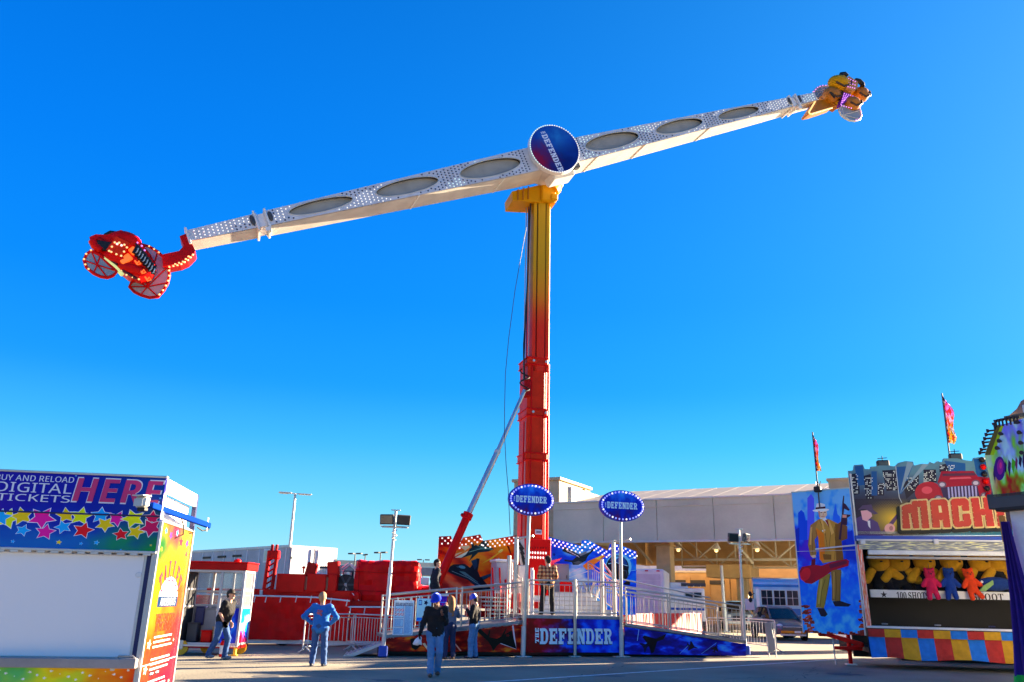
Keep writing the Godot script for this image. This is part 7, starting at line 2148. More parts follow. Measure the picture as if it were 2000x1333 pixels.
# ---------------------------------------------------------------- booth at the right edge, facing the midway
func make_corner_booth() -> void:
	var o := dep(1950, 1000, 19.0)
	var T := fr(Vector3(o.x, 0, o.z), -62.0)       # its front runs from the far corner towards the camera's right
	var t := thing("corner_booth", "white game booth with purple curtain and jungle sign at frame edge", "game stall", T)
	var yl := lp(T, "rb", 350, 1280).y
	var L := 5.0
	bx("shutter", Vector3(L / 2 + 0.25, (yl + 0.9) / 2, -0.05), Vector3(L, yl - 0.9, 0.06), mt("booth_white", Color8(226, 228, 236), 0.4), t)
	bx("body", Vector3(L / 2 + 0.3, (yl + 0.4) / 2, -1.25), Vector3(L - 0.1, yl - 0.4, 2.3), M.white, t)
	for k in 4: bx("shutter_seam", Vector3(0.8 + k * 1.2, (yl + 0.9) / 2, -0.012), Vector3(0.02, yl - 1.0, 0.02), M.galv, t)
	var sb := lp(T, "rb", 340, 1130).y
	bx("sign_shelf", Vector3(L / 2 + 0.1, yl + 0.03, 0.0), Vector3(L + 0.1, 0.1, 0.4), M.black, t, 0.02)
	bx("sign_cove", Vector3(L / 2, (yl + sb) / 2 + 0.05, 0.0), Vector3(L + 0.2, sb - yl + 0.02, 0.4), M.dark_grey, t, 0.02)
	# purple curtain with green hem, gathered
	var pc := mt("curtain_purple", Color8(58, 22, 130), 0.85, 0.0, 1.5)
	var gc := mt("curtain_green", Color8(20, 190, 70), 0.8)
	var nf := 22
	for part in 2:
		var b := Bld.new()
		for i in nf:
			for j in 10:
				var q := []
				for w in [[i, j], [i + 1, j], [i + 1, j + 1], [i, j + 1]]:
					var k: float = float(w[0]) / nf
					var v: float = float(w[1]) / 10
					var y0 := 0.35 if part == 0 else 0.05
					var y1 := yl - 0.25 if part == 0 else 0.38
					var y := lerpf(y0, y1, v)
					var spread := 0.28 + 1.2 * pow(1.0 - y / yl, 1.5)
					q.append(Vector3(0.1 + k * spread * 0.62, y, 0.12 + 0.06 * sin(k * 24.0) * (0.5 + 0.5 * (1.0 - v)) + 0.5 * (1.0 - y / yl) * (1.0 - y / yl) + (0.0 if part == 0 else 0.02)))
				b.quad(q[0], q[1], q[2], q[3])
		mi("curtain" if part == 0 else "curtain_hem", b, pc if part == 0 else gc, t)
	bx("orange_post", Vector3(0.08, yl - 0.4, 0.02), Vector3(0.12, 0.6, 0.08), mt("orange_post", Color8(206, 140, 40), 0.5), t)
	# sign board with a rough-edged painting
	var pl := lpoly(T, "rb", [300, 1110, 330, 1130, 280, 900, 230, 700, 265, 600, 320, 470, 350, 375, 440, 365, 600, 330, 640, 340], 0.2)
	var poly := PackedVector2Array()
	for p in [[330, 1130], [280, 900], [232, 700], [262, 600], [320, 470], [352, 378], [440, 366]]: poly.append(lp(T, "rb", p[0], p[1], 0.2))
	var ty: float = poly[6].y
	poly.append(Vector2(L, ty + 0.5)); poly.append(Vector2(L, poly[0].y))
	var R := Rect2(poly[2].x, poly[0].y, L - poly[2].x, ty + 0.6 - poly[0].y)
	var A := Art.new().setup(self, T, R, 1024, 384, 0.2)
	var n := FastNoiseLite.new()
	n.seed = 101; n.frequency = 5.0; n.fractal_octaves = 3
	A.ground(func(u, v):
		var k := n.get_noise_2d(u * 3.5, v * 0.5)
		var c := Color8(170, 200, 226).lerp(Color8(130, 126, 220), clampf(0.5 + k * 2.0, 0, 1))
		c = c.lerp(Color8(120, 190, 50), clampf(v * 2.6 - 1.3 + k * 1.6, 0, 1))
		c = c.lerp(Color8(150, 50, 40), clampf(v * 5.0 - 4.0 + k * 2.2, 0, 1))
		return c.lerp(Color8(190, 206, 150), clampf(0.05 - u + k * 0.02, 0, 0.04) * 25.0), 128, 48)
	for k in 26:
		var x := 330.0 + k * 38
		var y := 800.0 - k * 16
		A.poly("rb", [x, y, x + 20 + (k % 3) * 8, y + 40, x + 14, y + 190 - (k % 4) * 20, x - 8, y + 90], [Color8(60, 40, 80), Color8(80, 150, 50), Color8(110, 60, 90), Color8(40, 34, 60)][k % 4])
	A.ell("rb", 390, 830, 58, 125, Color8(72, 30, 110))
	A.ell("rb", 396, 815, 34, 80, Color8(140, 50, 130))
	A.ell("rb", 400, 800, 14, 34, Color8(190, 70, 130))
	A.poly("rb", [265, 690, 330, 690, 430, 385, 380, 380], Color8(150, 170, 20))
	A.poly("rb", [235, 690, 290, 690, 400, 380, 352, 378], Color8(96, 88, 50))
	mi("sign_board", Bld.new().prism(poly, 0.1, 0.2, R), print_mat(A.im, 0.4), t)
	# dark red turbo lamps along the edge
	var lm := Bld.new().tube([Vector3(0, 0, -0.1), Vector3(0, 0, 0.02), Vector3(0, 0, 0.03), Vector3(0, 0, 0.08)], [0.022, 0.022, 0.04, 0.05], 8)
	var lmesh := lm.mesh()
	for w in [[210, 665], [225, 632], [255, 595], [245, 557], [260, 518], [275, 475], [292, 436], [335, 390], [352, 360], [385, 352], [420, 345], [460, 338], [500, 330], [540, 322], [575, 318]]:
		var q := l3(T, "rb", w[0], w[1], 0.2)
		mi("edge_lamp", lmesh, mt("lamp_maroon", Color8(52, 16, 22), 0.4), t, Transform3D(Basis(Vector3.UP, -PI / 2 + 0.4) if w[0] < 330 else Basis(Vector3.RIGHT, -PI / 2), q))
	for w in [[590, 350], [610, 458], [625, 565], [636, 668], [380, 620], [400, 545], [415, 470]]:
		var q := l3(T, "rb", w[0], w[1], 0.22)
		mi("face_lamp", lmesh, mt("lamp_maroon", Color8(52, 16, 22), 0.4), t, Transform3D(Basis.IDENTITY, q))
	# peaked cap behind the sign
	var cp := PackedVector2Array()
	for p in [[485, 280], [580, 265], [640, 270], [1500, 300], [1500, 60], [720, 60], [640, 110], [610, 130], [570, 205]]: cp.append(lp(T, "rb", p[0], p[1], -0.6))
	mi("roof_peak", Bld.new().prism(cp, -2.0, -0.6), mt("peak", Color8(150, 120, 112), 0.7), t)
	var wb := l3(T, "rb", 640, 245, -0.55)
	bx("peak_board", wb + Vector3(1.5, 0, 0), Vector3(3.0, 0.35, 0.06), M.white, t)
	var rbm := l3(T, "rb", 560, 300, -0.3)
	bx("roof_rail", rbm + Vector3(2.4, 0, 0), Vector3(5.2, 0.1, 0.3), M.dark_grey, t)

# ---------------------------------------------------------------- red equipment trailer under tarpaulins
func drape(x0: float, x1: float, y0: float, y1: float, z: float, amp: float, seed_: int, nx := 40, ny := 10) -> Bld:   # hanging cloth with folds
	var n := FastNoiseLite.new()
	n.seed = seed_; n.frequency = 0.7; n.fractal_octaves = 3
	var b := Bld.new()
	var P := func(i, j):
		var x := lerpf(x0, x1, float(i) / nx)
		var v := float(j) / ny
		var y := lerpf(y0, y1, v)
		return Vector3(x, y + 0.02 * n.get_noise_1d(x * 5), z + amp * (n.get_noise_2d(x * 2.2, y * 1.2) + 0.35 * sin(x * 7.0 + 2.0 * n.get_noise_1d(x * 2)) * (1.0 - v * 0.6)))
	for i in nx:
		for j in ny:
			var a: Vector3 = P.call(i, j)
			var c: Vector3 = P.call(i + 1, j)
			var d: Vector3 = P.call(i + 1, j + 1)
			var e: Vector3 = P.call(i, j + 1)
			b.quad(a, c, d, e)
	return b
func tarp_block(c: Vector3, s: Vector3, seed_: int) -> Bld:     # box under a loose cover: soft edges, sagging faces
	var n := FastNoiseLite.new()
	n.seed = seed_; n.frequency = 0.9; n.fractal_octaves = 3
	var b := Bld.new()
	var W := func(p: Vector3) -> Vector3:
		var q := p
		var r := 0.12
		var h := s / 2 - Vector3.ONE * r
		var k := Vector3(clampf(q.x, -h.x, h.x), clampf(q.y, -s.y / 2, h.y), clampf(q.z, -h.z, h.z))
		var dd := q - k
		if dd.length() > 0.0001: q = k + dd.normalized() * r * min(1.0, dd.length() / r)
		var m := n.get_noise_3d(q.x * 1.6, q.y * 1.6 + seed_, q.z * 1.6) * 0.12
		return c + q + Vector3(q.x / s.x, q.y / s.y * 0.6, q.z / s.z) * m * 2.0
	var N := 14
	for f in [[Vector3(0, 0, 1), Vector3(1, 0, 0), Vector3(0, 1, 0)], [Vector3(0, 0, -1), Vector3(-1, 0, 0), Vector3(0, 1, 0)], [Vector3(1, 0, 0), Vector3(0, 0, -1), Vector3(0, 1, 0)], [Vector3(-1, 0, 0), Vector3(0, 0, 1), Vector3(0, 1, 0)], [Vector3(0, 1, 0), Vector3(1, 0, 0), Vector3(0, 0, -1)]]:
		for i in N:
			for j in N:
				var q := []
				for w in [[i, j], [i + 1, j], [i + 1, j + 1], [i, j + 1]]:
					q.append(W.call((f[0] + f[1] * (2.0 * w[0] / N - 1) + f[2] * (2.0 * w[1] / N - 1)) * s / 2))
				b.quad(q[0], q[1], q[2], q[3])
	return b

func make_red_trailer() -> void:
	var T := fr(gnd(600, 1264), 3.0)
	var t := thing("equipment_trailer", "low red equipment trailer with hanging red tarpaulin skirt and white rope rail", "trailer", T)
	var P := func(x, y, d := 0.0): return lp(T, "b", x, y, d)
	var tl: Vector2 = P.call(540, 765)
	var tr: Vector2 = P.call(1165, 800)
	var bl: Vector2 = P.call(505, 1050)
	mi("tarpaulin_skirt", drape(bl.x - 2.2, tr.x, bl.y, tl.y, 0.0, 0.06, 5), M.tarp_red, t)
	var r2: Vector2 = P.call(1160, 840)
	var r3: Vector2 = P.call(1425, 840)
	mi("tarpaulin_skirt", drape(tr.x, r3.x + 0.5, bl.y, r2.y, -0.1, 0.05, 6, 20), M.tarp_red, t)
	var rp := [Vector3(bl.x - 2.2, tl.y + 0.03, 0.05), Vector3(tl.x, tl.y + 0.02, 0.05), Vector3(P.call(940, 775).x, P.call(940, 772).y, 0.05), Vector3(tr.x, tr.y + 0.02, 0.05)]
	rod_row("rope_rail", rp, 0.03, M.white, t)
	for x in [540, 615, 712, 815, 912, 985, 1045, 1150]:
		var q: Vector2 = P.call(x, 765 + maxf(0, x - 900) * 0.1)
		rod("rail_tie", Vector3(q.x, q.y + 0.02, 0.05), Vector3(q.x - 0.03, q.y - 0.2, 0.06), 0.018, M.white, t, 5)
	rod("rope_rail", Vector3(tr.x - 0.2, r2.y + 0.02, 0.0), Vector3(r3.x + 0.5, r2.y + 0.05, 0.0), 0.03, M.white, t, 6)
	for x in [1170, 1265, 1380]:
		var q: Vector2 = P.call(x, 842)
		rod("rail_tie", Vector3(q.x, q.y, 0.02), Vector3(q.x - 0.02, q.y - 0.2, 0.02), 0.018, M.white, t, 5)
	bx("bottom_beam", Vector3(bl.x + 1.5, bl.y - 0.06, -0.1), Vector3(9.0, 0.14, 0.1), M.cream, t)
	var q9: Vector2 = P.call(880, 1060)
	bx("marker_light", Vector3(q9.x, q9.y, -0.03), Vector3(0.5, 0.06, 0.04), M.white, t)
	bx("bed", Vector3(bl.x + 2.0, tl.y - 0.25, -1.4), Vector3(9.0, 0.35, 2.4), M.red_dark, t)
	for x in [bl.x - 0.5, bl.x + 1.0, bl.x + 4.5]:
		for z in [-0.5, -2.2]: mi("wheel", Bld.new().cyl(Vector3(x, 0.38, z - 0.12), Vector3(x, 0.38, z + 0.12), 0.38, 0.38, 18), M.rubber, t)
	# deck beam and upper red boxes
	var d := -0.6
	var a: Vector2 = P.call(590, 780, d)
	var b: Vector2 = P.call(1215, 735, d)
	bx("deck_beam", Vector3((a.x + b.x) / 2 - 1.0, (a.y + b.y) / 2, d - 0.4), Vector3(b.x - a.x + 2.0, b.y - a.y + 0.05, 0.8), M.red, t, 0.02)
	rod("slanted_brace", l3(T, "b", 1165, 745, d + 0.1), l3(T, "b", 1245, 832, d + 0.1), 0.06, M.red, t, 6)
	rod("slanted_brace", l3(T, "b", 1180, 745, d + 0.12), l3(T, "b", 1255, 830, d + 0.12), 0.02, M.white, t, 6)
	bx("barrel", l3(T, "b", 1208, 775, d), Vector3(0.3, 0.4, 0.3), M.red, t, 0.1)
	for w in [[670, 870], [874, 1010], [1014, 1083]]:
		var e: Vector2 = lp(T, "b", w[0], 738, d)
		var f: Vector2 = lp(T, "b", w[1], 618, d)
		bx("machine_box", Vector3((e.x + f.x) / 2, (e.y + f.y) / 2, d - 0.35), Vector3(f.x - e.x, f.y - e.y, 0.8), M.red, t, 0.025)
	for w in [[910, 590, 0.35, 0.5, 0.2], [1058, 588, 0.42, 0.55, -0.1]]:
		var q: Vector3 = l3(T, "b", w[0], w[1], d - 0.3)
		mi("hopper", Bld.new().box(q, Vector3(w[2], w[3], 0.4), 0.03, Basis(Vector3.BACK, -w[4])), M.red if w[0] > 1000 else M.red_dark, t)
	for x in [855, 970, 985, 1000]:
		var q: Vector3 = l3(T, "b", x, 612, d - 0.2)
		var v := mi("valve_stem", Bld.new().cyl(q, q + Vector3(0, 0.2, 0), 0.03, 0.03, 6), M.galv if x > 900 else M.red, t)
		mi("valve_wheel", Bld.new().sph(q + Vector3(0, 0.2, 0), Vector3(0.07, 0.05, 0.07), 8, 4), M.dark_grey if x > 900 else M.red, v)
	rod("post_bollard", l3(T, "b", 575, 755, d), l3(T, "b", 577, 722, d), 0.06, M.galv, t, 8)
	# lattice pillar with twin pins
	var pl := thing("lattice_pillar", "narrow red steel pillar with two pins on top of trailer", "pillar", T)
	var p0: Vector3 = l3(T, "b", 620, 725, -0.8)
	var p1: Vector3 = l3(T, "b", 655, 490, -0.8)
	for o in [-0.14, 0.14]: rod("side_post", p0 + Vector3(o, 0, 0), p1 + Vector3(o, 0, 0), 0.07, M.red_dark if o > 0 else M.red, pl, 6)
	for k in 6: 
		var c := p0.lerp(p1, (k + 0.3) / 6.0)
		rod("lattice_bar", c + Vector3(-0.14, -0.08, 0), c + Vector3(0.14, 0.1, 0), 0.035, M.red_dark, pl, 5)
	mi("head", Bld.new().box(p1 + Vector3(0.02, 0.0, 0), Vector3(0.42, 0.3, 0.3), 0.03), M.red, pl)
	for o in [-0.06, 0.1]: rod("pin", p1 + Vector3(o, 0.1, 0), p1 + Vector3(o, 0.36, 0), 0.05, M.red_dark, pl, 6)
	# engine with fan in a frame
	var en := thing("caged_engine", "grey engine with black fan in a metal cage between red tarpaulins", "engine", T)
	var c0: Vector2 = lp(T, "b", 1092, 742, -1.0)
	var c1: Vector2 = lp(T, "b", 1198, 585, -1.0)
	var cx := (c0.x + c1.x) / 2
	for x in [c0.x, c1.x]:
		for z in [-1.0, -1.7]: rod("cage_post", Vector3(x, c0.y - 0.1, z), Vector3(x, c1.y, z), 0.035, M.galv, en, 6)
	for z in [-1.0, -1.7]:
		rod("cage_rail", Vector3(c0.x, c1.y, z), Vector3(cx, c1.y + 0.2, z), 0.035, M.galv, en, 6)
		rod("cage_rail", Vector3(c1.x, c1.y, z), Vector3(cx, c1.y + 0.2, z), 0.035, M.galv, en, 6)
		rod("cage_rail", Vector3(c0.x, c0.y, z), Vector3(c1.x, c0.y, z), 0.035, M.galv, en, 6)
	bx("block", Vector3(cx, (c0.y + c1.y) / 2, -1.4), Vector3(c1.x - c0.x - 0.12, c1.y - c0.y - 0.1, 0.5), M.dark_grey, en, 0.04)
	mi("air_filter", Bld.new().cyl(Vector3(cx, c1.y - 0.75, -1.1), Vector3(cx, c1.y - 0.1, -1.1), 0.16, 0.14, 12), M.galv, en)
	var fq: Vector2 = lp(T, "b", 1135, 688, -0.95)
	var fn := mi("fan_disc", Bld.new().cyl(Vector3(fq.x, fq.y, -1.1), Vector3(fq.x, fq.y, -0.95), 0.36, 0.36, 24), M.black, en)
	mi("fan_hub", Bld.new().sph(Vector3(fq.x, fq.y, -0.93), Vector3(0.06, 0.06, 0.04), 8, 5), M.galv, fn)
	for k in 6: mi("fan_blade", Bld.new().box(Vector3(fq.x, fq.y, -0.94) + Vector3(cos(k * 1.047), sin(k * 1.047), 0) * 0.2, Vector3(0.24, 0.07, 0.015), 0.0, Basis(Vector3.BACK, k * 1.047)), M.dark_grey, fn)
	for k in 3: rod("pipe", Vector3(cx + 0.15 - k * 0.12, c1.y - 0.4, -1.05), Vector3(cx + 0.2 - k * 0.1, c0.y + 0.2, -1.05), 0.025, M.galv, en, 6)
	# big covered machine on the right and its low extension
	var tb := thing("tarpaulin_stack", "large bulky machine wrapped in red tarpaulin behind left floodlight pole", "tarpaulin cover", T)
	var m0: Vector2 = lp(T, "b", 1178, 835, -0.9)
	var m1: Vector2 = lp(T, "c", 395, 553, -0.9)
	mi("cover", tarp_block(Vector3((m0.x + m1.x) / 2, (m0.y + m1.y) / 2 - 0.4, -1.7), Vector3(m1.x - m0.x, m1.y - m0.y + 0.8, 1.7), 3), M.tarp_red, tb)
	var e0: Vector2 = lp(T, "c", 448, 770, -0.9)
	mi("low_cover", tarp_block(Vector3((m1.x + e0.x) / 2, e0.y - 0.3, -1.6), Vector3(e0.x - m1.x + 0.3, 1.2, 1.4), 8), M.tarp_red, tb)
	for y in [0.35, 0.75]: rod_row("strap", [Vector3(m0.x - 0.02, lerpf(m0.y, m1.y, y), -0.84), Vector3((m0.x + m1.x) / 2, lerpf(m0.y, m1.y, y) - 0.03, -0.80), Vector3(m1.x + 0.02, lerpf(m0.y, m1.y, y), -0.84)], 0.012, M.red_dark, tb)
	rod("corner_rope", Vector3(m0.x + 0.15, m1.y - 0.1, -0.86), Vector3(m0.x + 0.2, m0.y, -0.82), 0.015, M.red_dark, tb, 5)
	# white junction box on a bent pipe beside it
	var jb := thing("junction_box", "small white junction box on a pipe at the red tarpaulin's edge", "junction box", T)
	var j: Vector3 = l3(T, "c", 422, 700, -0.8)
	mi("case", Bld.new().box(j + Vector3(0.02, 0.1, 0), Vector3(0.3, 0.25, 0.2), 0.02), M.white, jb)
	mi("pipe", Bld.new().tube([j, j + Vector3(0.22, -0.05, 0), j + Vector3(0.24, -0.5, 0)], 0.03, 6), M.galv, jb)

# ---------------------------------------------------------------- crowd barriers, plastic barriers
func barricade(T: Transform3D, L: float, h: float, n: int, label: String) -> Node3D:
	var t := thing("crowd_barrier", label, "barrier", T, "steel crowd barriers")
	var r := 0.09
	var pts := [Vector3(0, 0.12, 0), Vector3(0, h - r, 0), Vector3(r * 0.3, h - r * 0.3, 0), Vector3(r, h, 0), Vector3(L - r, h, 0), Vector3(L - r * 0.3, h - r * 0.3, 0), Vector3(L, h - r, 0), Vector3(L, 0.12, 0)]
	rod_row("frame", pts, 0.022, M.galv, t, 8)
	rod("bottom_rail", Vector3(0, 0.2, 0), Vector3(L, 0.2, 0), 0.02, M.galv, t)
	rod("upper_rail", Vector3(0, h - 0.1, 0), Vector3(L, h - 0.1, 0), 0.014, M.galv, t, 6)
	var bm := Bld.new().cyl(Vector3(0, 0.2, 0), Vector3(0, h - 0.1, 0), 0.010, 0.010, 6).mesh()
	for k in n: mi("bar", bm, M.galv, t, Transform3D(Basis.IDENTITY, Vector3(L * (k + 1.0) / (n + 1.0), 0, 0)))
	for x in [0.12, L - 0.12]:
		mi("foot", Bld.new().tube([Vector3(x, 0.02, -0.3), Vector3(x, 0.14, -0.06), Vector3(x, 0.2, 0), Vector3(x, 0.14, 0.06), Vector3(x, 0.02, 0.3)], 0.02, 6), M.galv, t)
	return t
func span(p: Vector3, q: Vector3) -> Array:
	var d := q - p
	return [fr(p, rad_to_deg(atan2(-d.z, d.x))), d.length()]
func make_barriers() -> void:
	var s := span(gnd(590, 1278), gnd(690, 1272))
	barricade(s[0], s[1], 1.12, 11, "steel crowd barrier standing behind the person in blue shirt")
	s = span(gnd(686, 1268), gnd(738, 1272))
	barricade(s[0], max(s[1], 1.9), 1.1, 14, "steel crowd barrier leading to the ridged loading ramp")
	s = span(gnd(1382, 1262), gnd(1458, 1265))
	barricade(s[0], s[1], 1.12, 12, "pale steel crowd barrier behind the blue ramp's railing")
	s = span(gnd(1452, 1266), gnd(1518, 1276))
	barricade(s[0], s[1], 1.15, 10, "pale steel crowd barrier in front of the parked dark car")
	# grey board leaning on the last one
	var T := fr(gnd(1503, 1284), -35.0)
	var b := thing("leaning_board", "grey board leaning on the crowd barrier beside the parked car", "board", T)
	var p := lpoly(T, "rg", [1470, 790, 1525, 775, 1580, 1050, 1510, 1085])
	mi("sheet", Bld.new().prism(p, -0.03, 0.0), M.grey, b)
	rod("leg", Vector3(p[3].x + 0.02, 0.0, 0.03), Vector3(p[0].x, p[0].y, -0.05), 0.02, M.galv, b, 6)
	rod("leg", Vector3(p[2].x, 0.0, 0.03), Vector3(p[2].x - 0.05, p[1].y, -0.05), 0.02, M.galv, b, 6)
	# red plastic barriers behind the right ramp
	var a := gnd(1222, 1262)
	var e := gnd(1368, 1250)
	var d := (e - a)
	var n := 5
	var prof := PackedVector2Array([Vector2(-0.3, 0), Vector2(0.3, 0), Vector2(0.3, 0.12), Vector2(0.14, 0.36), Vector2(0.1, 0.95), Vector2(-0.1, 0.95), Vector2(-0.14, 0.36), Vector2(-0.3, 0.12)])
	for k in n:
		var c := a + d * (k + 0.5) / n
		var L := d.length() / n - 0.05
		var bt := thing("plastic_barrier", "red water-filled plastic barrier in a row behind the blue ramp", "barrier", fr(c, rad_to_deg(atan2(-d.z, d.x)) + (k % 2) * 4.0 - 2.0) * Transform3D(Basis.from_scale(Vector3(1, 1.3, 1)), Vector3.ZERO), "red plastic barriers")
		var bb := Bld.new()
		bb.xf = Transform3D(Basis(Vector3.UP, PI / 2), Vector3.ZERO)
		bb.prism(prof, -L / 2, L / 2)
		mi("shell", bb, mt("barrier_red", Color8(186, 6, 4), 0.6), bt)
		for x in [-0.3, 0.3]: mi("slot", Bld.new().box(Vector3(x * L, 0.06, 0), Vector3(0.25, 0.12, 0.61)), M.red_dark, bt)
		mi("cap", Bld.new().cyl(Vector3(0, 0.94, 0), Vector3(0, 1.0, 0), 0.06, 0.06, 10), M.white, bt)
		for x in [-0.42, 0.0, 0.42]: mi("rib", Bld.new().box(Vector3(x * L, 0.66, 0), Vector3(0.06, 0.54, 0.27), 0.01), mt("barrier_red", Color8(186, 6, 4), 0.6), bt)
	# orange cone lying beyond them, cardboard box
	var ct := thing("traffic_cone", "orange traffic cone lying beside the last red plastic barrier", "cone", fr(gnd(1372, 1248), 20))
	mi("cone", Bld.new().tube([Vector3(-0.3, 0.2, 0), Vector3(0.35, 0.08, 0)], [0.18, 0.04], 12), mt("cone", Color8(250, 110, 20), 0.5), ct)
	mi("base", Bld.new().box(Vector3(-0.32, 0.2, 0), Vector3(0.04, 0.4, 0.4), 0.01), mt("cone", Color8(250, 110, 20), 0.5), ct)
	mi("band", Bld.new().tube([Vector3(-0.05, 0.155, 0), Vector3(0.1, 0.128, 0)], [0.128, 0.096], 12), M.white, ct)

# ---------------------------------------------------------------- vehicles
func car_loft(secs: Array) -> Bld:      # sections: [x, [points (z,y) half, from sill to roof centre]] mirrored
	var b := Bld.new()
	for i in secs.size() - 1:
		for s in [-1.0, 1.0]:
			for k in secs[i][1].size() - 1:
				var a: Vector2 = secs[i][1][k]
				var c: Vector2 = secs[i][1][k + 1]
				var d: Vector2 = secs[i + 1][1][k]
				var e: Vector2 = secs[i + 1][1][k + 1]
				var q := [Vector3(secs[i][0], a.y, a.x * s), Vector3(secs[i + 1][0], d.y, d.x * s), Vector3(secs[i + 1][0], e.y, e.x * s), Vector3(secs[i][0], c.y, c.x * s)]
				if s > 0: b.quad(q[0], q[1], q[2], q[3])
				else: b.quad(q[3], q[2], q[1], q[0])
	for i in [0, secs.size() - 1]:
		var pts: Array = secs[i][1]
		for k in pts.size() - 1:
			b.quad(Vector3(secs[i][0], pts[k].y, -pts[k].x), Vector3(secs[i][0], pts[k].y, pts[k].x), Vector3(secs[i][0], pts[k + 1].y, pts[k + 1].x), Vector3(secs[i][0], pts[k + 1].y, -pts[k + 1].x))
	return b
func wheel(t: Node, p: Vector3, r: float, w: float) -> void:
	var h := mi("wheel", Bld.new().tube([p + Vector3(0, 0, -w / 2), p + Vector3(0, 0, -w / 2 + 0.03), p + Vector3(0, 0, w / 2 - 0.03), p + Vector3(0, 0, w / 2)], [r - 0.03, r, r, r - 0.03], 24), M.rubber, t)
	for s in [-1.0, 1.0]:
		mi("rim", Bld.new().cyl(p + Vector3(0, 0, s * (w / 2 - 0.02)), p + Vector3(0, 0, s * (w / 2 + 0.01)), r * 0.62, r * 0.6, 16), M.galv, h)
		for k in 5: mi("spoke", Bld.new().box(p + Vector3(cos(k * TAU / 5) * r * 0.3, sin(k * TAU / 5) * r * 0.3, s * (w / 2 + 0.012)), Vector3(r * 0.5, 0.05, 0.02), 0.0, Basis(Vector3.BACK, k * TAU / 5)), M.dark_grey, h)

